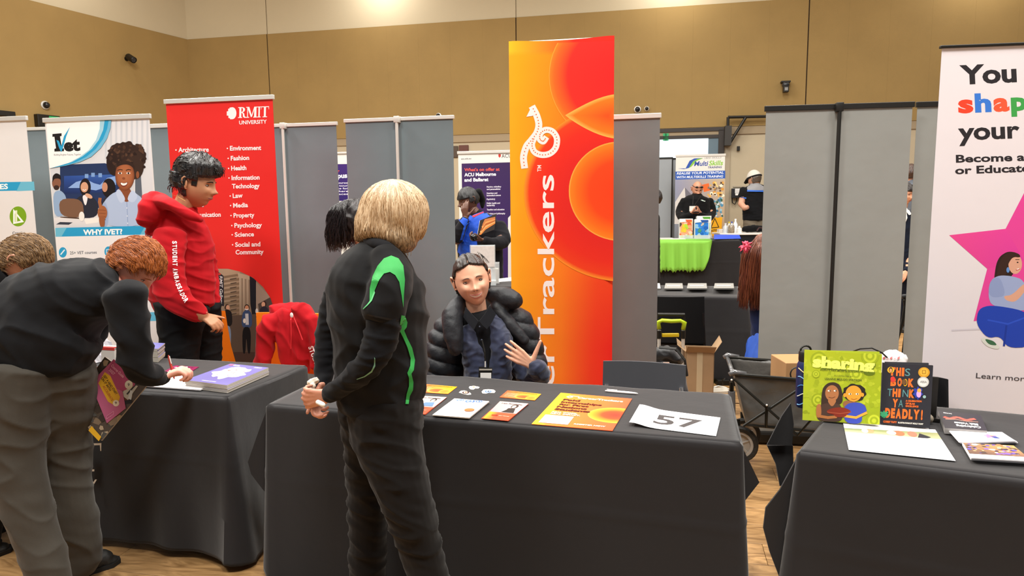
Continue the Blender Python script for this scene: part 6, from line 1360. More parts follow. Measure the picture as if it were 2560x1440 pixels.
# dark haired one behind the blonde woman
Y = 4.5; longh = lambda d: (-.02 if (d.y > .35 and d.z < .4) else .022+.012*noise.noise(d*3))
r, hd, tp = figure('person with dark curly hair mostly hidden behind the blonde woman', Y, [(915, 618, Y, 22, .05), (925, 650, Y, 55, .1), (930, 760, Y, 66, .11), (935, 880, Y, 62, .11)], [[(980, 660, Y, 20), (990, 800, Y, 18), (985, 900, Y, 15)]], [[(920, 900, Y, 38), (920, 1078, Y, 24)], [(955, 900, Y, 38), (955, 1078, Y, 24)]],
    ((888, 550), (.75, .62, -.2), (-.05, 0, 1)), '#c08a6c', longh, ('#120e10', '#2c2224'), mat('#e8543c', .8), blk())
R = random.Random(12); P = []; c = PY(878, 535, Y)
for i in range(900):
    a = R.uniform(1.2, 4.6); e = R.uniform(.2, 1.3); p = c+Vector((math.cos(a)*.085*e, -.06+.05*math.sin(a)*e, .10-.04*e)); pts = []
    L_ = R.uniform(.18, .30)*(1 if math.cos(a) < .3 else .6); ph = R.uniform(0, 6)
    for j in range(8): t_ = j/7; pts.append(p+Vector((math.cos(a)*.04*math.sin(t_*2)+.007*math.sin(t_*9+ph), -.02*math.sin(t_*3)+.005*math.cos(t_*8+ph), -L_*t_)))
    P.append(pts)
strands(r, 'hair_strands', P, mat('#1c1618', .3), .0018)
# student with head wrap
Y = 6.8
def wrapf(d): return -.02 if (d.y > .25 and d.z < .25) or (d.z < -.1 and d.y > -.3) or d.z < -.35 else .014
hb = [(PY(1164, 545, 6.62), Vector((-.1, 0, 1)), Vector((.2, .8, .1)), Vector((.8, -.1, 0)), dict(curl=(14, 18, 25, 30), k=1.05)), (PY(1207, 600, 6.5), Vector((-.9, -.1, .1)), Vector((.1, .3, .9)), Vector((-.2, -.9, .2)), dict(curl=(40, 42, 45, 45), k=1.05))]
r, hd, tp = figure('person in black head wrap and blue jersey resting a hand on the cheek', Y, [(1190, 535, Y, 20, .06), (1195, 560, Y, 52, .11), (1200, 620, Y, 58, .13), (1205, 700, Y, 54, .13), (1205, 740, Y, 52, .13)],
    [[(1148, 560, 6.75, 18), (1140, 600, 6.65, 18), (1150, 575, 6.6, 15), (1162, 550, 6.6, 11)], [(1245, 565, Y, 20), (1258, 600, 6.7, 20), (1235, 610, 6.58, 16), (1212, 602, 6.5, 12)]], [[(1190, 740, Y, 36), (1190, 880, Y, 24)], [(1225, 740, Y, 36), (1225, 880, Y, 24)]],
    ((1172, 502), (-.85, -.42, -.25), (-.1, 0, 1)), '#5c3a2a', wrapf, ('#101012', '#1c1c1f'), blk('#1b1a20'), blk('#202030'), hands=hb, hk=1.06)
surf_print(r, 'jersey_panel', [tp], [('poly', [(1138, 540), (1150, 528), (1180, 540), (1186, 536), (1215, 526), (1232, 532), (1236, 545), (1200, 560), (1192, 600), (1196, 640), (1200, 700), (1134, 700), (1142, 640), (1150, 600), (1160, 565)], '#1c4fc0'), ('poly', [(1180, 540), (1200, 532), (1222, 524), (1222, 527), (1202, 535), (1184, 544)], '#c02838')], .006)
q = MB(); loft(q, [(1196, 480, 6.85, 10), (1205, 500, 6.9, 9), (1206, 518, 6.88, 4)]); remesh(q, .008, 2).build('head_wrap_tail', blk('#101012'), r, True)
Nf = Vector((.25, -.95, .1)).normalized(); pb0 = PY(1218, 565, 6.5)
P = [PP(x, y, pb0, Nf) for x, y in ((1200, 551), (1241, 534), (1236, 574), (1193, 590))]; t = thing('magazine', 'black magazine with orange flames held by the student in the head wrap', 'magazine', sum(P, Vector())/4)
MB().slab(P, .012, Nf, 0, 1).build('body', [mat('#2a2420', .4), mat('#d8d4cc', .7)], t); a = Art(lambda x, y, L: PP(x, y, pb0+Nf*(.0006*(L+1)), Nf)); a.clip = [(1200, 551), (1241, 534), (1236, 574), (1193, 590)]
for k in range(5): a.poly([(1198+k*2, 585-k*6), (1212, 568-k*5), (1238, 548-k*3+6), (1238, 553-k*3+6), (1214, 574-k*5), (1200+k*2, 590-k*6)], ('#c87838', '#e0a060', '#a85828', '#d89050', '#b87040')[k])
a.build('printed_cover', t)
tag(MB().lathe([(.001, 0), (.03, .005), (.036, .025), (.03, .045), (.001, .05)], PY(1183, 594, 6.42), Vector((.2, -.9, .1)), 14).build('computer_mouse', mat('#0c0c0e', .15), smooth=True), 'glossy black round gadget in the student\'s lower hand', 'gadget')
# bald man with phone
Y = 12.0; W_ = lambda x, y, d=Y: PY(x, y, d)
hb = [(W_(1727, 532, 11.7), Vector((.8, 0, .15)), Vector((.2, .6, .7)), Vector((0, -.6, .6)), dict(curl=(40, 40, 40, 40), k=1.15)), (W_(1752, 532, 11.7), Vector((-.8, 0, .15)), Vector((-.2, .6, .7)), Vector((0, -.6, .6)), dict(curl=(40, 40, 40, 40), k=1.15))]
r, hd, tp = figure('bald person with sunglasses on the head looking down at a phone', Y, [(1743, 488, Y, 13, .1), (1742, 498, Y, 33, .15), (1740, 530, Y, 35, .16), (1740, 580, Y, 36, .17), (1740, 610, Y, 34, .17)],
    [[(1712, 502, Y, 11), (1700, 528, Y, 11), (1706, 545, 11.8, 10), (1726, 536, 11.7, 7)], [(1772, 502, Y, 11), (1780, 528, Y, 11), (1772, 545, 11.8, 10), (1750, 536, 11.7, 7)]], [[(1728, 610, Y, 20), (1728, 716, Y, 15)], [(1752, 610, Y, 20), (1752, 716, Y, 15)]],
    ((1743, 473), (0, -.9, -.42), (0, -.35, .94)), '#c48c70', None, None, blk('#141416'), blk('#18181c'), hands=hb, hk=1.17, vox=.013)
q = MB(); q.ball(hd.W((-.035, .088, .07)), (.026, .008, .018), 10); q.ball(hd.W((.035, .088, .07)), (.026, .008, .018), 10); q.tube([hd.W((-.08, .0, .06)), hd.W((-.06, .09, .072)), hd.W((.06, .09, .072)), hd.W((.08, .0, .06))], .005, 6)
q.build('sunglasses', mat('#151210', .15), r, True)
surf_print(r, 'chest_logo', [tp], [('poly', [(1751, 500), (1755, 499), (1761, 502), (1757, 503)], '#c8d8d0'), ('poly', [(1759, 502), (1763, 502), (1763, 504), (1759, 504)], '#c8d8d0')], .01)
q = MB(); q.tube([W_(1733, 490, 11.8), W_(1732, 508, 11.78), W_(1732, 520, 11.75), W_(1745, 500, 11.78), W_(1752, 490, 11.8)], .005, 5); q.build('lanyard', blackm, r)
q = MB(); q.box((-.05, -.01, -.045), (.05, .01, .045), o=W_(1731, 522, 11.72), bev=.004); tag(q.build('name_badge', mat('#d8d8d4', .4)), 'white name badge hanging on the bald person\'s chest', 'badge')
q = MB(); q.box((-.045, -.06, -.008), (.045, .06, .012), o=W_(1739, 531, 11.66), bev=.005); tag(q.build('mobile_phone', mat('#0c0c10', .2)), 'black mobile phone held by the bald person', 'phone')
# man in cap, back view
Y = 12.8
def capf(d): return -.02 if d.z < -.5 else (.004 if d.z < .05 else -.01)
r, hd, tp = figure('person in a pale cap and black polo seen from behind at the back wall', Y, [(1886, 462, Y, 14, .1), (1887, 474, Y, 33, .15), (1888, 500, Y, 33, .17), (1888, 530, Y, 31, .17), (1888, 548, Y, 31, .17)],
    [[(1862, 474, Y, 12), (1857, 492, Y, 12)], [(1916, 474, Y, 12), (1920, 492, Y, 12)]], [[(1880, 550, Y, 22), (1876, 640, Y, 17), (1876, 703, Y, 13)], [(1900, 550, Y, 22), (1900, 640, Y, 17), (1900, 703, Y, 13)]],
    ((1886, 448), (-.5, .8, -.3), (0, 0, 1)), '#c99a80', short, ('#4a4038', '#6a5c50'), blk('#17181c'), mat('#6b6152', .85), hk=1.28, vox=.012, face=False)
b = MB(); b.tube([PY(1857, 494, Y), PY(1853, 510, 12.7), PY(1862, 520, 12.6), PY(1868, 518, 12.5)], [.062, .057, .05, .04], 10); b.build('forearm', skin('#c99a80'), r, True)
surf_print(r, 'grey_yoke', [tp], [('poly', [(1866, 463), (1880, 458), (1896, 458), (1912, 468), (1914, 478), (1892, 477), (1869, 476)], '#8a8a8e'), ('poly', [(1868, 475), (1914, 476), (1914, 480), (1868, 479)], '#2c62c0'), ('poly', [(1852, 492), (1866, 494), (1866, 497), (1852, 495)], '#2c62c0')], .012)
q = MB(); q.add(*hd.grid(lambda d: hd.base(d, .02 if d.z > .12 else -.03), 30, 40)); q.build('cap', mat('#c8c4bc', .8), r, True)
q = MB(); q.add(*hd.grid(lambda d: hd.base(d, .026 if .12 < d.z < .30 else -.05), 60, 40)); q.build('cap_band', blk('#1c1c20'), r, True)
q = MB(); q.slab([hd.W((x, y, z)) for x, y, z in ((-.07, .09, .03), (-.05, .15, .0), (0, .17, -.01), (.05, .15, .0), (.07, .09, .03))], .006, hd.u); q.build('cap_brim', blk('#1c1c20'), r)
# seated auburn hair person
Y = 4.9; r, hd, tp = figure('person with long auburn hair and pink hair clip, half behind the wide grey banner', Y, [(1912, 690, Y, 18, .06), (1918, 720, Y, 45, .12), (1920, 800, Y, 42, .13), (1925, 880, Y, 45, .14)], [[(1955, 740, Y, 16), (1960, 820, Y, 14), (1940, 860, 5.1, 12)]], [],
    ((1912, 635), (.25, .95, -.1), (0, 0, 1)), '#c99a80', longh, ('#5a2a18', '#8a4a2c'), blk('#1c2a5a'), blk(), hk=1.05, face=False)
R = random.Random(5); P = [[], []]
for i in range(1100):
    a = R.uniform(2.0, 5.8); e = R.uniform(.75, 1.1); c = PY(1908, 600, Y); p = c+Vector((math.cos(a)*.06, math.sin(a)*.06, .02)); pts = []; L_ = R.uniform(.36, .52); ph = R.uniform(0, 6)
    for j in range(9): t_ = j/8; w_ = min(1, t_*3.5); pts.append(c+Vector((math.cos(a)*(.03+.088*w_)*e-.03*t_, math.sin(a)*(.03+.088*w_)*e, .03-L_*t_-(.04 if j == 0 else 0)*0))+Vector((.006*math.sin(t_*6+ph), 0, 0)))
    P[i % 2].append(pts)
strands(r, 'hair_strands', P[0], mat('#5e2c1c', .4), .0022); strands(r, 'hair_strands', P[1], mat('#7c4228', .4), .002)
b = MB(); c = PY(1864, 616, 4.8)
for i in range(26): v = Vector((R.gauss(0, 1), R.gauss(0, .6), R.gauss(0, 1.4))).normalized(); b.tube([c+v*.012, c+v*.03+Vector((0, 0, .006)), c+v*.05*R.uniform(.7, 1.1)], [.009, .008, .002], 6)
b.ball(c, .024, 10); b.build('hair_clip', mat('#e04a68', .4), r, True)
s = MB(); loft(s, [(1915, 850, 4.9, 40, .15), (1912, 890, 4.85, 46, .16), (1910, 960, 4.8, 52, .16)]); remesh(s, .01, 3, wrinkle(.012, 12, 3)).build('skirt', mat('#1f4fb0', .7), r, True)
# pair seen through the slit between the grey banners
Y = 8.0; r, hd, tp = figure('person in navy blazer and white collar glimpsed through the slit on the right', Y, [(2254, 522, Y, 12, .06), (2252, 540, Y, 34, .11), (2252, 600, Y, 36, .12), (2252, 690, Y, 34, .12)], [[(2278, 545, Y, 13), (2280, 620, Y, 12), (2268, 676, 7.8, 9)]], [[(2245, 700, Y, 20), (2245, 826, Y, 14)], [(2262, 700, Y, 20), (2262, 826, Y, 14)]],
    ((2261, 486), (.45, -.85, -.2), (0, 0, 1)), '#d8a080', longh, ('#1c1412', '#2e2320'), blk('#1c2438'), blk('#1a2030'), hands=[(PY(2266, 680, 7.75), Vector((-.5, -.3, -.5)), Vector((-.3, .5, -.6)), Vector((0, 0, 1)), dict(curl=(20, 20, 20, 20)))])
surf_print(r, 'white_collar', [tp], [('poly', [(2258, 518), (2266, 516), (2279, 536), (2272, 538), (2266, 530), (2268, 545), (2262, 560), (2258, 540)], '#e4e2de')], .01)
Y = 9.2; figure('person with short brown hair and grey top, behind the one in the blazer', Y, [(2276, 454, Y, 12, .07), (2278, 466, Y, 34, .12), (2280, 540, Y, 36, .13), (2280, 640, Y, 34, .13)], [], [[(2270, 640, Y, 20), (2270, 780, Y, 14)], [(2290, 640, Y, 20), (2290, 780, Y, 14)]], ((2276, 434), (.1, .95, 0), (0, 0, 1)), '#c99a80', short, ('#3a2620', '#5a4034'), mat('#5c626c', .8), blk(), face=False)
Y = 9.0; figure('person with dark hair barely showing at the right edge of the warm grey banner back', Y, [(1622, 525, Y, 12, .07), (1620, 545, Y, 30, .12), (1620, 620, Y, 30, .13), (1620, 700, Y, 30, .13)], [], [[(1612, 700, Y, 18), (1612, 792, Y, 13)], [(1630, 700, Y, 18), (1630, 792, Y, 13)]], ((1636, 496), (-.6, .75, 0), (0, 0, 1)), '#c99a80', lambda d: -.02 if d.z < -.5 or (d.y > .5 and d.z < .4) else .016, ('#171314', '#2e2626'), blk(), blk(), face=False)
# ---------------- chairs ----------------
def chair(name, label, q, Y, seatz, backm, N=None, frame=None, seatw=.42, legs=True, thick=.012, depth=.40, sgn=1):
    """q: pixel quad of the backrest (TL,TR,BR,BL); sgn=-1: the sitter faces the camera side"""
    N = N or Vector((WX.y, -WX.x, 0)); p0 = PY((q[0][0]+q[1][0])/2, q[2][1], Y)
    P = [PP(x, y, p0, N) for x, y in q]; X = (P[1]-P[0]); X.z = 0; X.normalize(); frame = frame or mat('#26262a', .35, .7)
    mid = (P[2]+P[3])/2; g = Vector((mid.x, mid.y, 0)); t = thing(name, label, 'chair', g+N*sgn*depth/2)
    W_ = (P[1]-P[0]).length/2; b = MB(); n = 10; V = []
    for j in range(7):
        for i in range(n+1):
            u = i/n; a, c = P[0].lerp(P[1], u), P[3].lerp(P[2], u); V.append(a.lerp(c, j/6)-N*sgn*(.035*math.sin(PI*u)))
    k = len(V); V += [v-N*thick for v in V]; fc = [(j*(n+1)+i, j*(n+1)+i+1, (j+1)*(n+1)+i+1, (j+1)*(n+1)+i) for j in range(6) for i in range(n)]
    rim = [i for i in range(n+1)]+[(j)*(n+1)+n for j in range(1, 7)]+[6*(n+1)+i for i in range(n-1, -1, -1)]+[j*(n+1) for j in range(5, 0, -1)]
    mesh('backrest', V, fc+[tuple(i+k for i in f)[::-1] for f in fc]+[(rim[i], rim[(i+1) % len(rim)], rim[(i+1) % len(rim)]+k, rim[i]+k) for i in range(len(rim))], backm, t, 'auto')
    o = g+N*sgn*.03; MB().box((-W_, 0, seatz-.02), (W_, depth, seatz+.012), X, N*sgn, UP, o, bev=.012).build('seat', backm, t)
    for s in (-1, 1):
        MB().tube([Vector((g.x, g.y, P[0].z-.12))+X*s*(W_-.02), Vector((g.x, g.y, seatz))+X*s*W_+N*sgn*.02, g+X*s*W_-N*sgn*.03], .011, 8).build('leg', frame, t)
        MB().tube([Vector((g.x, g.y, seatz-.01))+X*s*W_+N*sgn*depth, g+X*s*W_+N*sgn*(depth+.02)], .011, 8).build('leg', frame, t)
    return t, P, N, X
chair('chair', 'grey plastic chair pushed in behind the poster end of the centre table', [(1508, 903), (1715, 914), (1714, 990), (1506, 984)], 3.42, .46, mat('#4a4b50', .5, bump=(200, .1, .001)), frame=mat('#b8b8bc', .25, .8), sgn=1)
chair('chair', 'black chair with a pale top edge standing before the far table of grey stacks', [(1622, 741), (1761, 742), (1762, 857), (1624, 853)], 5.3, .44, blk('#17171a'), sgn=-1)
chair('chair', 'black chair back showing between the black picture book and the white banner', [(2312, 946), (2371, 949), (2372, 1030), (2316, 1028)], 2.93, .45, blk('#1c1c1f'), sgn=1)
t, P, N_, X_ = chair('chair', 'bright orange plastic chair behind the left table with a red hoodie over it', [(640, 782), (813, 786), (806, 938), (650, 932)], 4.15, .45, mat('#ee7a10', .45), frame=mat('#b8b8bc', .3, .8), sgn=1, thick=.02)
chair('chair', 'black chair half hidden between the auburn haired person and the far green table', [(1853, 632), (1880, 632), (1880, 648), (1853, 648)], 7.4, .47, blk('#222226'), sgn=1)
# hoodie over the orange chair
root = thing('hoodie', 'spare red student ambassador hoodie draped over the orange chair', 'hoodie', Vector((PY(715, 900, 4.1).x, 4.1, .45)))
s = MB(); Y = 4.02
loft(s, [(748, 775, Y, 22, .05), (762, 800, Y, 34, .07), (758, 850, Y, 38, .06), (745, 905, Y, 34, .05), (735, 925, Y, 28, .05)])
loft(s, [(700, 795, Y, 20, .05), (672, 815, 3.98, 26, .05), (662, 860, 3.98, 24, .045), (657, 905, 3.98, 20, .04)])
loft(s, [(720, 790, Y, 28, .06), (715, 850, 3.98, 26, .05), (722, 905, 3.98, 22, .045)]); loft(s, [(775, 800, 4.0, 22, .05), (788, 850, 3.98, 18, .04), (790, 912, 3.98, 14, .03)])
loft(s, [(690, 800, 4.12, 44, .06), (760, 795, 4.12, 36, .08)])
hd_ = remesh(s, .006, 3, wrinkle(.016, 9, 7, 4, 8)).build('fabric', mat('#a80e18', .9, spec=.2, sheen=.05, bump=(90, .2, .002)), root, True)
q = MB(); q.tube([PY(729, 786, 3.94), PY(727, 800, 3.92), PY(728, 840, 3.91), PY(727, 872, 3.91)], .004, 6); q.tube([PY(732, 788, 3.94), PY(745, 820, 3.92), PY(756, 850, 3.91)], .004, 6); q.build('drawstring', mat('#c8141e', .7), root)
q = MB(); q.ball(PY(729, 788, 3.93), (.010, .006, .016), 8); q.build('tag', mat('#e8dcd8', .6), root)
surf_print(root, 'sleeve_lettering', [hd_], [('text', 'STUDENT', 771, 868, 796, 935, 12, '#f0e4e4', .03, (.93, -.36))], .003)
# ---------------- luggage, box, backpack ----------------
Y = 5.0; t = thing('luggage_trolley', 'folding luggage trolley with lime green handle and yellow crossbar', 'trolley', Vector((PY(1678, 900, Y).x, Y, 0)))
for x in (1648, 1708):
    q = MB(); q.tube([PY(x, 825, Y), PY(x-1, 905, Y), PY(x-3, 985, Y)], .013, 10); q.tube([PY(x, 826, Y), PY(x, 846, Y)], .017, 10, 1); q.build('post', [silver, blackm], t, 'auto')
q = MB(); q.tube([PY(1648, 822, Y), PY(1645, 806, Y), PY(1655, 801, Y), PY(1678, 803, Y), PY(1701, 802, Y), PY(1711, 807, Y), PY(1708, 824, Y)], [.016, .018, .014, .015, .014, .018, .016], 10); q.build('handle', mat('#b4cc1c', .35), t, True)
q = MB(); q.tube([PY(1646, 802, Y+.03), PY(1645, 786, Y+.03), PY(1711, 787, Y+.03), PY(1711, 802, Y+.03)], .012, 8); q.build('upper_loop', blackm, t)
q = MB(); q.box((-.06, -.012, -.012), (.065, .012, .014), o=PY(1675, 838, Y), bev=.004); q.build('crossbar', mat('#d8b818', .4), t)
q = MB(); q.box((-.12, -.2, 0), (.12, .05, .02), o=Vector((PY(1678, 900, Y).x, Y, .01)), bev=.004); q.build('base_plate', blackm, t)
s = MB(); Y = 4.6; loft(s, [(1650, 900, Y, 26, .1), (1660, 935, Y, 50, .14), (1665, 985, Y, 56, .15), (1668, 1015, Y, 54, .15)]); loft(s, [(1640, 885, 4.55, 16, .05), (1670, 884, 4.55, 18, .06), (1695, 900, 4.55, 14, .05)])
bp_ = thing('backpack', 'black backpack slumped behind the grey plastic chair', 'backpack', Vector((PY(1662, 980, Y).x, Y, .0)))
remesh(s, .008, 3, wrinkle(.012, 10, 10, 6)).build('bag_body', mat('#151418', .5, sheen=.2), bp_, True)
q = MB(); q.tube([PY(1648, 868, 4.5), PY(1690, 872, 4.46), PY(1712, 900, 4.44), PY(1718, 940, 4.44)], .012, 8, flat=.4); q.build('shoulder_strap', blackm, bp_); q = MB(); q.box((-.02, 0, -.008), (.02, .01, .008), o=PY(1666, 909, 4.42), bev=.002); q.build('buckle', mat('#b89888', .5), bp_)
card = mat('#a98a68', .8, var=.06); Y = 4.93
t = thing('cardboard_box', 'open tall brown cardboard box beside the chair of the far table', 'box', Vector((PY(1744, 985, Y).x, Y+.12, 0))); o = Vector((PY(1712, 985, Y).x, Y, 0)); zt = PY(1740, 880, Y).z
for a_, b_ in (((0, 0, 0), (.2, .006, zt)), ((0, .24, 0), (.2, .246, zt)), ((0, 0, 0), (.006, .246, zt)), ((.194, 0, 0), (.2, .246, zt)), ((0, 0, 0), (.2, .246, .006))): MB().box(a_, b_, WX, -WN, UP, o).build('side', card, t)
for (p, v, w_) in ((o+UP*zt, Vector((.0, -.05, .05)), WX*.2), (o+UP*zt+WX*.2, WX*.05+UP*.08, -WN*.246), (o+UP*zt, WX*-.06+UP*.05, -WN*.246)): mesh('flap', [p, p+w_, p+w_+v, p+v, p+UP*.004, p+w_+UP*.004, p+w_+v+UP*.004, p+v+UP*.004], [(0, 1, 2, 3), (7, 6, 5, 4), (0, 4, 5, 1), (1, 5, 6, 2), (2, 6, 7, 3), (3, 7, 4, 0)], card, t)
MB().box((.08, -.002, 0), (.12, .0, zt), WX, -WN, UP, o).build('tape', mat('#c8b494', .3), t)
a0, b0 = PZ(1765, 987, 0), PZ(1824, 983, 0); q = MB(); q.box((0, 0, 0), ((b0-a0).length, .12, .02), (b0-a0).normalized(), o=a0, bev=.003); tag(q.build('floor_strip', mat('#d8cfc0', .5)), 'pale flat board lying on the floor beyond the wagon', 'board')
q = MB(); q.tube([PZ(1785, 968, .02), PZ(1795, 965, .01), PZ(1812, 968, .006), PZ(1822, 973, .006)], .006, 6); tag(q.build('cable', mat('#e8e4dc', .5), smooth=True), 'short white cable on the floor behind the wagon', 'cable')
t = thing('power_block', 'black power block on the floor behind the wagon', 'power block', PZ(1808, 962, 0)); MB().box((-.06, -.04, 0), (.06, .04, .05), o=PZ(1808, 962, 0), bev=.006).build('body', blackm, t); MB().tube([PZ(1808, 962, .05), PZ(1806, 950, .09), PZ(1812, 946, .12)], .005, 6).build('lead', blackm, t)
# ---------------- wagon ----------------
def wagon():
    t = thing('folding_wagon', 'black folding fabric wagon with crossed side frame between the two front tables', 'wagon', Vector((PY(1920, 1100, 3.8).x, 3.8, 0)))
    fab = mat('#575552', .35, spec=.5, bump=(9, .5, .02), var=.15, vscale=7); fr = mat('#17150f', .35, .4)
    TL, TR_, BR, BL = PY(1837, 936, 3.62), PY(2110, 958, 3.5), PY(2100, 1085, 3.5), PY(1866, 1062, 3.62)
    Nn = (TR_-TL).cross(BL-TL).normalized(); Nn = -Nn if Nn.y < 0 else Nn; D = Nn*.42; D.z = 0
    def panel(nm, a, b, c, d, sag=.03):
        n = 12; V = []
        for j in range(n+1):
            for i in range(n+1):
                u, v = i/n, j/n; p = a.lerp(b, u).lerp(d.lerp(c, u), v); V.append(p+Vector((0, sag*math.sin(PI*u)*math.sin(PI*v)+.01*noise.noise(p*14), 0)))
        o = mesh(nm, V, [(j*(n+1)+i, j*(n+1)+i+1, (j+1)*(n+1)+i+1, (j+1)*(n+1)+i) for j in range(n) for i in range(n)], fab, t, True); m = o.modifiers.new('s', 'SOLIDIFY'); m.thickness = .003
    panel('side_panel', TL, TR_, BR, BL); panel('side_panel', TL+D, TR_+D, BR+D, BL+D, -.02); panel('end_panel', TL, TL+D, BL+D, BL, 0); panel('end_panel', TR_, TR_+D, BR+D, BR, 0); panel('floor_panel', BL, BR, BR+D, BL+D, 0)
    for off in (Vector(), D):
        q = MB(); q.tube([TL+off, TR_+off], .009, 8); q.build('top_rail', fr, t)
        q = MB(); q.tube([BL+off, BR+off], .008, 8); q.build('bottom_rail', fr, t)
    e = Vector((0, -.02, 0)); X1, X2 = PY(1832, 945, 3.58), PY(1990, 1085, 3.5); Z1, Z2 = PY(1855, 1062, 3.58), PY(2005, 962, 3.5)
    for a_, b_ in ((X1, X2), (Z1, Z2), (X2, PY(2100, 960, 3.48))): q = MB(); q.tube([a_+e, b_+e], .008, 8, flat=.6); q.build('cross_bar', fr, t)
    q = MB(); q.tube([PY(1917, 1012, 3.52), PY(1915, 1068, 3.52)], .013, 8, flat=.5); q.build('centre_strap', fr, t)
    q = MB(); q.ball(PY(1917, 1013, 3.50), .006, 8); q.ball(PY(1829, 950, 3.56), .006, 8); q.build('rivets', silver, t, True)
    for off in (Vector(), D): q = MB(); p = TL+off; q.tube([p+Vector((-.03, 0, .0)), p+Vector((-.01, 0, .012)), p+Vector((.06, 0, .004))], [.012, .016, .010], 8); q.build('corner_cap', mat('#6c6c6e', .15, .3), t, True)
    q = MB(); q.tube([TL+Vector((-.01, 0, 0)), TL+D+Vector((-.01, 0, 0))], .010, 8); q.build('end_rail', mat('#6c6c6e', .2, .3), t, True)
    p = PY(1829, 955, 3.6); q = MB(); q.tube([p, PY(1829, 1000, 3.6)], .012, 8); q.build('corner_post', fr, t); q = MB(); q.tube([PY(1829, 978, 3.6), PY(1830, 1060, 3.6)], .019, 10); q.build('corner_sleeve', mat('#5a5a5c', .3), t)
    def wheel(c, r, ax):
        q = MB(); q.lathe([(r*.74, -.018), (r*.93, -.02), (r, -.012), (r, .012), (r*.93, .02), (r*.74, .018), (r*.74, -.018)], c, ax, 32, 0, caps=False)
        w_ = q.build('wheel', mat('#16140f', .7, bump=(60, .5)), t, 'auto')
        g = MB(); g.lathe([(r*.60, -.015), (r*.77, -.015), (r*.77, .015), (r*.60, .015), (r*.60, -.015)], c, ax, 32, caps=False); g.lathe([(r*.16, -.021), (r*.16, .021)], c, ax, 14)
        a1 = ax.normalized().orthogonal().normalized(); a2 = ax.normalized().cross(a1)
        g.lathe([(r*.02, -.004), (r*.7, -.004), (r*.7, .004), (r*.02, .004)], c, ax, 24)
        for k in range(5): an = k*2*PI/5+.3; v = a1*math.cos(an)+a2*math.sin(an); g.tube([c+v*r*.1, c+v*r*.68], .009, 6)
        g.build('rim', mat('#9a948c', .4), w_, 'auto')
    wheel(PY(1848, 1110, 3.68), .10, Vector((.35, 1, .0))); wheel(PY(1858, 1087, 4.0), .10, Vector((.1, 1, 0))); wheel(PY(2085, 1125, 3.6), .10, Vector((0, 1, 0))); wheel(PY(2085, 1100, 3.95), .10, Vector((0, 1, 0)))
    for x, y, d in ((1848, 1110, 3.68), (1858, 1087, 4.0), (2085, 1125, 3.6), (2085, 1100, 3.95)): c = PY(x, y, d); q = MB(); q.tube([c, c+Vector((0, .03, .13))], .012, 8); q.build('wheel_fork', fr, t)
wagon()
c0 = PY(1990, 955, 3.78); t = thing('cardboard_box', 'small brown carton with shiny tape sitting inside the fabric wagon', 'box', Vector((c0.x, 3.78, .34)))
MB().box((-.1, -.1, .0), (.14, .12, PY(1990, 905, 3.7).z-.34), o=Vector((c0.x, 3.78, .34)), bev=.004).build('carton', mat('#b08458', .7), t); MB().box((-.1, -.103, .12), (.14, -.1, .17), o=Vector((c0.x, 3.78, .34))).build('tape', mat('#d8c0a0', .15), t)
q = MB(); c_ = PY(1990, 935, 3.64)
q.tube([c_+Vector((.03*math.cos(a), 0, .035*math.sin(a))) for a in [i*PI/8 for i in range(13)]], .004, 6); q.build('handle_loop', blackm, t)
# pushchair handle, bag
Y = 4.55; t = thing('folded_trolley', 'folded black trolley with straps visible in the gap of the grey banners', 'trolley', Vector((PY(2256, 900, Y).x, Y, 0)))
q = MB(); q.tube([PY(2262, 750, Y), PY(2264, 765, Y), PY(2258, 800, Y), PY(2245, 840, Y), PY(2235, 880, Y), PY(2230, 960, Y), PY(2225, 1010, Y)], .012, 8); q.build('frame', blackm, t)
q = MB(); q.tube([PY(2256, 742, Y), PY(2262, 741, Y), PY(2270, 748, Y), PY(2268, 775, Y)], .017, 8); q.build('grip', mat('#1e1e22', .6), t, True)
q = MB(); q.tube([PY(2266, 770, Y), PY(2262, 830, Y), PY(2256, 880, Y), PY(2250, 1000, Y)], .010, 6, flat=.4); q.tube([PY(2262, 765, Y-.03), PY(2250, 830, Y-.03), PY(2240, 880, Y-.03)], .006, 6, flat=.4); q.build('strap', blk('#101012'), t)
q = MB(); q.box((-.03, -.03, 0), (.14, .05, .35), o=Vector((PY(2245, 900, Y).x, Y+.02, .02)), bev=.02); q.build('folded_seat', blk('#141416'), t)
t = thing('tote_bag', 'white tote bag with red scribbles standing behind the picture books', 'bag', PY(2236, 985, 3.0)); 
s = MB(); loft(s, [(2232, 897, 3.0, 26, .06), (2232, 930, 3.0, 34, .07), (2232, 958, 3.0, 34, .07)]); loft(s, [(2215, 892, 3.0, 10, .04), (2255, 895, 3.0, 12, .04)]); bg = remesh(s, .006, 3, wrinkle(.006, 20, 10, 4)).build('bag_body', mat('#e4e0e0', .6), t, True)
surf_print(t, 'printed_scribble', [bg], [('poly', [(2208+k*9, 893+k % 2*4), (2214+k*9, 891+k % 2*4), (2212+k*9, 897), (2207+k*9, 899)], '#c06868') for k in range(5)], .002)
q = MB(); q.tube([PY(2130, 880, 3.02), PY(2150, 872, 2.98), PY(2180, 870, 2.96), (PY(2205, 882, 2.95)), PY(2218, 894, 2.95)], .0035, 6); q.build('handle', blackm, t, True)
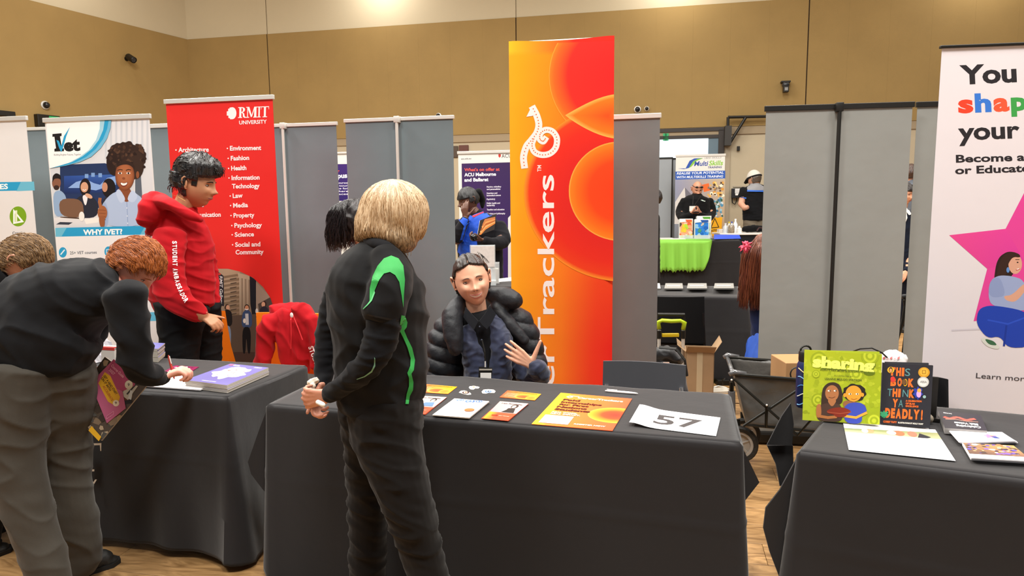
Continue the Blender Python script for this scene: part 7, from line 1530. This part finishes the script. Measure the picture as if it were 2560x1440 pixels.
# ---------------- wall fittings ----------------
def wcam(label, c, N, d, r=.045, L=.16):  # dark cylinder camera on a wall bracket, gives no light
    t = thing('cylinder_camera', label, 'spotlight', c); MB().lathe([(.05, 0), (.05, .015), (.02, .02), (.02, .12)], c, N, 16).build('wall_bracket', blackm, t, 'auto')
    c2 = c+N*.14; q = MB(); q.lathe([(r*.7, -L*.5), (r, -L*.35), (r, L*.45), (r*.85, L*.5), (r*.8, L*.42)], c2, d, 18); q.build('lamp_body', blackm, t, 'auto'); q = MB(); q.lathe([(.001, L*.43), (r*.75, L*.44)], c2, d, 16); q.build('lens', mat('#2a2a30', .1), t)
pl = LP(316, 147, .05); wcam('black cylinder camera mounted high on the left brown wall', pl, LN, Vector((.75, -.35, -.45)).normalized(), .07, .24)
pw = WP(1962, 212, .05); t = thing('wall_camera', 'black square faced camera on a bracket high on the brown back wall', 'camera', pw)
MB().box((-.09, 0, -.01), (.09, .14, .02), WX, WN, UP, pw+UP*.04, bev=.005).build('mount_plate', blackm, t); q = MB(); q.ball(pw+WN*.12-UP*.02, .075, 14); q.build('swivel', mat('#2a2c30', .2), t, True)
MB().box((-.05, .06, -.17), (.05, .2, -.05), WX, WN, UP, pw, bev=.01).build('camera_head', blackm, t); MB().box((-.03, .2, -.14), (.03, .205, -.08), WX, WN, UP, pw).build('lens', mat('#8a8a88', .2), t)
def dome(label, c, N, r=.06): t = thing('sensor', label, 'sensor', c); MB().lathe([(r*1.1, 0), (r*1.1, .02), (r*.9, .025)], c, N, 18).build('base', silver, t, 'auto'); q = MB(); q.ball(c+N*.05, r*.85, 14); q.build('dome', mat('#1a1a1e', .08), t, True)
dome('round dark sensor low on the left brown wall above the white banner', LP(112, 263, .05), LN, .075); dome('dark sensor just above the grey banner with the white pole behind the blonde woman', WP(1097, 290, .05), WN)
dome('round dark sensor left of its twin above the warm grey banner back', WP(1594, 274, .05), WN, .065); dome('small dark sensor right of its twin above the warm grey banner back', WP(1617, 272, .05), WN, .045)
p = LP(106, 303, .05); t = thing('exit_sign', 'black box sign with a green face behind the white courses banner', 'sign', p); MB().box((-.28, 0, -.12), (.16, .12, .12), LX, LN, UP, p, bev=.01).build('housing', blackm, t); MB().box((-.26, .12, -.1), (-.06, .125, .1), LX, LN, UP, p).build('green_face', mat('#1c8a4a', .4, emit=.4), t)
p = LP(3, 284, .05); tag(MB().box((-.2, 0, -.05), (.2, .1, .05), LX, LN, UP, p, bev=.01).build('wall_box', blackm), 'flat black box on the wall above the leftmost banner', 'box')
# window with frame at the back
X0, Z0 = WP(1640, 392, 0), None
ux = lambda px, py: (WP(px, py)-A0).dot(WX); uz = lambda px, py: WP(px, py).z
x0, x1, z0, z1 = ux(1560, 398), ux(1797, 398), uz(1700, 400), uz(1700, 328)
wn = tag(MB().box((x0, .0, z0), (x1, .012, z1), WX, WN, UP, A0).build('window_1', mat('#cfe3ee', .1, emit=1.0)), kind='structure')
for a_, b_ in (((x0-.08, .0, z0-.06), (x1+.08, .05, z0)), ((x0-.08, 0, z1-.02), (x1+.08, .06, z1+.05)), ((x1-.02, 0, z0-1.6), (x1+.1, .06, z1)), ((x0, 0, uz(1700, 343)-.04), (x1, .05, uz(1700, 343)+.03))): MB().box(a_, b_, WX, WN, UP, A0).build('window_frame', mat('#2c2420', .5), wn)
MB().box((x1-.22, .0, z0), (x1-.02, .03, z1), WX, WN, UP, A0).build('window_frame', mat('#5f7482', .4), wn)
for px_ in (1660, 1664): MB().box((ux(px_, 350)-.02, .02, uz(1664, 352)), (ux(px_, 350)+.06, .05, uz(1664, 334)), WX, WN, UP, A0).build('green_sticker', mat('#2aa868', .5), wn)
MB().box((x1+.1, 0, 0), (x1+.22, .03, Zbot-.16), WX, WN, UP, A0).build('door_jamb', mat('#a89a84', .7), wn)
# steel bracket
t = thing('wall_bracket', 'black triangular steel bracket fixed to the back wall right of the window', 'bracket', WP(1818, 330, .05)); g = lambda x, y, o_=.2: WP(x, y, o_)
for a_, b_ in (((1820, 293), (1925, 291)), ((1820, 293), (1820, 362)), ((1822, 362), (1864, 294))): MB().tube([g(*a_), g(*b_)], .03, 8).build('bar', blackm, t)
MB().box((ux(1813, 340)-.03, .05, uz(1815, 366)), (ux(1813, 340)+.10, .3, uz(1815, 318)), WX, WN, UP, A0).build('mount_box', mat('#2a2622', .5), t)
def wbox(name, label, cat, px0, py0, px1, py1, d, m, off=0): 
    xa, xb, za, zb = ux(px0, py1), ux(px1, py1), uz((px0+px1)/2, py1), uz((px0+px1)/2, py0)
    return MB().box((xa, off, za), (xb, off+d, zb), WX, WN, UP, A0, bev=min(.01, (xb-xa)*.1)), (xa, xb, za, zb)
def wt(name, label, cat, *a_, m=None): q, _ = wbox(name, label, cat, *a_, None); o = q.build(name, m); tag(o, label, cat); return o
wt('motion_sensor', 'small black sensor box with a white dot on the cream wall under the bracket', 'sensor', 1842, 366, 1849, 377, .06, m=blackm)
q, e_ = wbox('', '', '', 1827, 471, 1853, 495, .16, None); t = thing('towel_dispenser', 'black and white paper dispenser on the cream wall beside the cap wearer', 'dispenser', WP(1840, 495, .05)); q.build('housing', mat('#26262a', .3), t); wbox('', '', '', 1835, 472, 1852, 484, .02, None, .16)[0].build('front_cover', mat('#dcdcdc', .3), t); wbox('', '', '', 1836, 484, 1850, 489, .03, None, .15)[0].build('paper', mat('#f0f0f0', .7), t)
MB().tube([WP(1830, 495, .08), WP(1831, 507, .08), WP(1837, 511, .08), WP(1841, 503, .08), WP(1842, 495, .08)], .012, 6).build('cord', blackm, t)
wt('light_switch', 'steel double switch plate on the cream wall below the small sign', 'switch', 1815, 502, 1822, 513, .02, m=mat('#8a8478', .4, .5))
wt('wall_sign', 'small pale sign plate on the cream wall beside the training banner', 'sign', 1810, 485, 1823, 494, .015, m=mat('#cfc6ba', .5))
for z_ in (uz(1830, 466),): MB().box((x1+.3, .0, z_-.02), (x1+3.2, .025, z_+.01), WX, WN, UP, A0).build('dado_rail', mat('#a89c88', .7), wb)
for i_, (a_, b_, c_, d_, col) in enumerate(((1133, 365, 1146, 394, '#4a3a2c'), (1148, 363, 1172, 380, '#5a3024'))): wt('framed_picture', ('tall dark framed picture on the wall', 'wide red brown framed picture on the wall')[i_]+' above the white study banner', 'picture', a_, b_, c_, d_, .04, m=mat(col, .5))
# grey partition screens at the far training stall
Y = 13.45; Xs = WX
for i_, (xa, xb) in enumerate(((1600, 1679), (1682, 1760))):
    a_, b_ = PY(xa, 399, Y), PY(xb, 397, Y-.05); t = thing('partition_screen', ('left', 'right')[i_]+' pale blue grey partition screen behind the training banner', 'partition', Vector(((a_.x+b_.x)/2, Y, 0)))
    q = MB(); q.box((0, -.02, .05), ((b_-a_).length, .02, a_.z), (b_-a_).normalized(), None, None, Vector((a_.x, a_.y, 0))); q.build('screen_panel', mat('#8f9499', .7), t)
    q = MB(); q.box((-.02, -.03, 0), (.0, .03, a_.z+.03), (b_-a_).normalized(), None, None, Vector((a_.x, a_.y, 0))); q.box(((b_-a_).length, -.03, 0), ((b_-a_).length+.02, .03, a_.z+.03), (b_-a_).normalized(), None, None, Vector((a_.x, a_.y, 0))); q.box((-.02, -.03, a_.z), ((b_-a_).length+.02, .03, a_.z+.03), (b_-a_).normalized(), None, None, Vector((a_.x, a_.y, 0))); q.build('screen_frame', blackm, t)
# ---------------- far training stall table ----------------
zM = .93+.017
def holder(label, x0, x1, y0, y1, Y, cols, seed, titlec):
    a_, b_ = PY(x0, y1, Y), PY(x1, y1, Y); zt = PY(x0, y0, Y).z; zb = zM; t = thing('brochure_holder', label, 'brochure holder', Vector(((a_.x+b_.x)/2, Y, zb))); w_ = b_.x-a_.x
    o = Vector((a_.x, Y, zb)); q = MB(); q.box((0, .05, 0), (w_, .056, (zt-zb)*.98), o=o); q.box((-.006, -.06, 0), (w_+.006, .06, .008), o=o); q.box((-.006, -.012, .008), (w_+.006, -.008, .06), o=o); q.build('acrylic_stand', mat('#dfe4e4', .1, alpha=.45), t)
    MB().box((.005, .0, .01), (w_-.005, .02, zt-zb), o=o).build('brochure', mat('#ece8e6', .4), t)
    f = planemap(Vector((a_.x, Y-.001, zb)), Vector((0, -1, 0)), .0015); A_ = Art(f); A_.clip = [(x0+1, y0+1), (x1-1, y0+1), (x1-1, y1-2), (x0+1, y1-2)]; A_.rect(x0+2, y0+8, x1-2, y1-3, cols[0]); A_.blotch(x0+2, y0+10, x1-2, y1-3, cols, 26, 7, seed)
    A_.poly([(x0+2, y0+2), (x0+14, y0+2), (x0+17, y0+7), (x0+2, y0+9)], '#f2f2ee'); A_.poly([(x0+15, y0+2), (x1-2, y0+2), (x1-2, y0+7), (x0+19, y0+8)], titlec); A_.build('printed_cover', t)
holder('acrylic holder with an orange and green brochure on the green throw', 1698, 1732, 547, 597, 10.9, ['#e89a7a', '#e8bca8', '#d85c3a', '#a8c83c', '#4a4440', '#e8b838', '#f0e8e0'], 3, '#e05a34')
holder('acrylic holder with a green topped brochure behind the blue one', 1741, 1778, 540, 596, 11.05, ['#a8c8a0', '#5a9a4a', '#d8dcd8'], 4, '#5aa03c')
holder('acrylic holder with a bright blue sky brochure on the green throw', 1736, 1773, 548, 598, 10.85, ['#2a78d0', '#3c88dc', '#1c5cb0', '#8ab8dc', '#4a8a6a', '#b8b0a8'], 5, '#1c50a0')
pf = PY(1815, 598, 10.9); t = thing('folder', 'blue plastic folder on the right end of the green throw table', 'folder', Vector((pf.x, 10.95, zM)))
mesh('cover', [Vector((pf.x-.24, 10.72, zM+.002)), Vector((pf.x+.2, 10.8, zM+.002)), Vector((pf.x+.24, 11.0, zM+.05)), Vector((pf.x-.16, 11.0, zM+.06)), Vector((pf.x-.24, 10.72, zM)), Vector((pf.x+.2, 10.8, zM)), Vector((pf.x+.24, 11.0, zM)), Vector((pf.x-.16, 11.0, zM))], [(0, 1, 2, 3), (7, 6, 5, 4), (0, 4, 5, 1), (1, 5, 6, 2), (2, 6, 7, 3), (3, 7, 4, 0)], mat('#2a50c8', .4), t)
q = MB(); p = PY(1672, 598, 10.9); q.box((-.16, -.1, 0), (.05, .08, .02), o=Vector((p.x, 10.85, zM)), bev=.003); q.box((-.02, -.13, 0), (.22, .05, .012), o=Vector((p.x, 10.85, zM)), bev=.003); tag(q.build('paper_stack', mat('#c8c0bc', .6)), 'loose papers at the left end of the green throw', 'paper')
# back wall table with bottles
Yb = 12.0; zb = PY(1860, 583, Yb).z; a_, b_ = PY(1800, 583, Yb), PY(1980, 583, Yb)
t = thing('trestle_table', 'dark trestle table with white top edge holding bottles near the back wall', 'table', Vector(((a_.x+b_.x)/2, Yb+.3, 0))); o = Vector((a_.x, Yb, 0)); Lb = b_.x-a_.x
MB().box((0, 0, zb-.03), (Lb, .5, zb), o=o, bev=.005).build('tabletop', mat('#e6e2dc', .4), t); MB().box((0.02, .02, zb-.36), (Lb-.02, .04, zb-.03), o=o).build('skirt', blk('#26262a'), t)
for xx in (.05, Lb-.05):
    for yy in (.06, .44): MB().tube([o+Vector((xx, yy, zb-.03)), o+Vector((xx, yy, 0))], .02, 8).build('leg', legm, t)
def bottle(label, px, h, r, c, cap, y=Yb+.15, alpha=1): p = PY(px, 583, y); p.z = zb; t = thing('bottle', label, 'bottle', p); MB().lathe([(r, 0), (r, h*.6), (r*.4, h*.8), (r*.35, h*.9)], p, UP, 14).build('body', mat(c, .2, alpha=alpha), t, 'auto'); MB().lathe([(r*.42, h*.88), (r*.42, h)], p, UP, 10).build('cap', mat(cap, .4), t)
bottle('clear squat bottle leftmost on the back wall table', 1813, .17, .045, '#d8dce0', '#f0f0f0'); bottle('bottle with a yellow cap on the back wall table', 1822, .19, .035, '#e0dccc', '#e0c830', Yb+.3); bottle('tallest white spray bottle on the back wall table', 1838, .24, .04, '#e8e8ea', '#f4f4f4', Yb+.3); bottle('bottle with a blue cap on the back wall table', 1829, .19, .03, '#dce0e8', '#2a4ab8', Yb+.34); bottle('white round tub at the right of the bottles', 1848, .12, .045, '#e8e6e2', '#f0eeea')
p = PY(1828, 580, Yb+.06); p.z = zb; t = thing('glass_jar', 'glass jar filled with small brown pieces on the back wall table', 'jar', p); MB().lathe([(.05, 0), (.055, .02), (.055, .11), (.045, .13)], p, UP, 16).build('glass', mat('#9a8c78', .15, var=.5, vscale=60), t, 'auto'); MB().lathe([(.047, .13), (.047, .145)], p, UP, 16).build('lid', silver, t)
for i_, (px, h, w_, c) in enumerate(((1803, .06, .12, '#e4ddd4'), (1818, .09, .08, '#efebe6'))): p = PY(px, 583, Yb+.36); p.z = zb; tag(MB().box((-w_/2, -.06, 0), (w_/2, .06, h), o=p, bev=.005).build('carton', mat(c, .6)), ('low', 'taller')[i_]+' white carton behind the glass jar', 'carton')
p = PY(1886, 583, Yb+.2); p.z = zb; s = MB(); loft3(s, [(p+Vector((-.18, 0, .06)), .06, .05), (p+Vector((0, 0, .07)), .08, .065), (p+Vector((.18, 0, .06)), .06, .05)], axis=UP); b2 = thing('duffel_bag', 'black duffel bag lying on the back wall table in front of the cap wearer', 'bag', p); remesh(s, .012, 2, wrinkle(.01, 12, 12, 3)).build('bag_body', blk('#131316'), b2, True); MB().tube([PY(1892, 577, Yb+.06), PY(1898, 569, Yb+.05), PY(1906, 570, Yb+.05), PY(1908, 578, Yb+.06)], .012, 6).build('handle', mat('#3a1c20', .5), b2)
# ---------------- grey stacks on the far table ----------------
R0 = random.Random(3)
for si, (xa, xb, n_, col) in enumerate(((1600, 1652, 1, '#b8b4b0'), (1661, 1708, 2, '#8b8985'), (1718, 1768, 3, '#8b8985'), (1785, 1835, 4, '#8b8985'))):
    for i in range(n_):
        z = .742+.013*(i+1); j = R0.uniform(-1, 1); q_ = [(xa+3+j, 708), (xb-2+j, 708), (xb+j, 718+(3-.3*i)), (xa+j, 718+(3-.3*i))]
        nm = ('leaflet alone at the left end of the far grey stack table', 'grey booklet in the leftmost stack of the far table', 'grey booklet in the middle stack of the far table', 'grey booklet in the tallest, rightmost stack of the far table')[si]
        sheet('booklet', (('topmost ', 'second from top ', 'second lowest ', 'lowest ')[(n_-1-i) if n_ != 3 or i else 3] if n_ > 1 else '')+nm, 'booklet', q_, z, .0115, col, (lambda a: a.rect(.12, .5, .85, .62, '#ece8e4')) if i == n_-1 else None, mside='#6e6c68', eps=.0008, group='grey booklets on the far table')
# acrylic leaflet holder and goods in front of the student
zA = .862; Y = 5.75
def abox(nm, lab, cat, px0, px1, py0, py1, Y, d, m, parent=None, z0=None): a_, b_ = PY(px0, py1, Y), PY(px1, py0, Y); return MB().box((a_.x, Y, z0 if z0 is not None else a_.z), (b_.x, Y+d, b_.z), bev=.002).build(nm, m, parent)
t = thing('leaflet_holder', 'clear acrylic holder with a white price list behind the seated woman\'s head', 'leaflet holder', Vector((PY(1208, 690, Y).x, Y, zA)))
abox('sheet', '', '', 1178, 1236, 614, 668, Y, .006, mat('#dcd8d6', .5, var=.08, vscale=40), t); abox('acrylic_panel', '', '', 1176, 1238, 612, 706, Y+.008, .006, mat('#dfe6e8', .08, alpha=.35), t, zA); abox('acrylic_base', '', '', 1176, 1240, 702, 706, Y-.05, .12, mat('#dfe6e8', .08, alpha=.5), t, zA)
t = thing('display_box', 'clear box with wrapped white items right of the acrylic holder', 'box', Vector((PY(1232, 690, Y+.1).x, Y+.1, zA))); abox('acrylic_box', '', '', 1212, 1248, 658, 700, Y+.08, .14, mat('#e4e8ea', .08, alpha=.35), t, zA); abox('carton', '', '', 1232, 1246, 672, 694, Y+.1, .08, mat('#b8b4ac', .5), t, zA)
s = MB(); loft(s, [(1218, 680, Y+.14, 12, .04), (1228, 690, Y+.14, 10, .04)]); remesh(s, .006, 1, wrinkle(.012, 40, 40, 2)).build('wrapped_item', mat('#cfccd8', .2), t, True)
P_ = [PZ(1236, 698, zA), PZ(1279, 693, zA), PZ(1279, 702, zA), PZ(1240, 705, zA)]; t = thing('paper_sheet', 'white paper sheet on the table in front of the student', 'paper', sum(P_, Vector())/4); MB().slab(P_, .002, UP).build('sheet', mat('#ece8e4', .5), t)
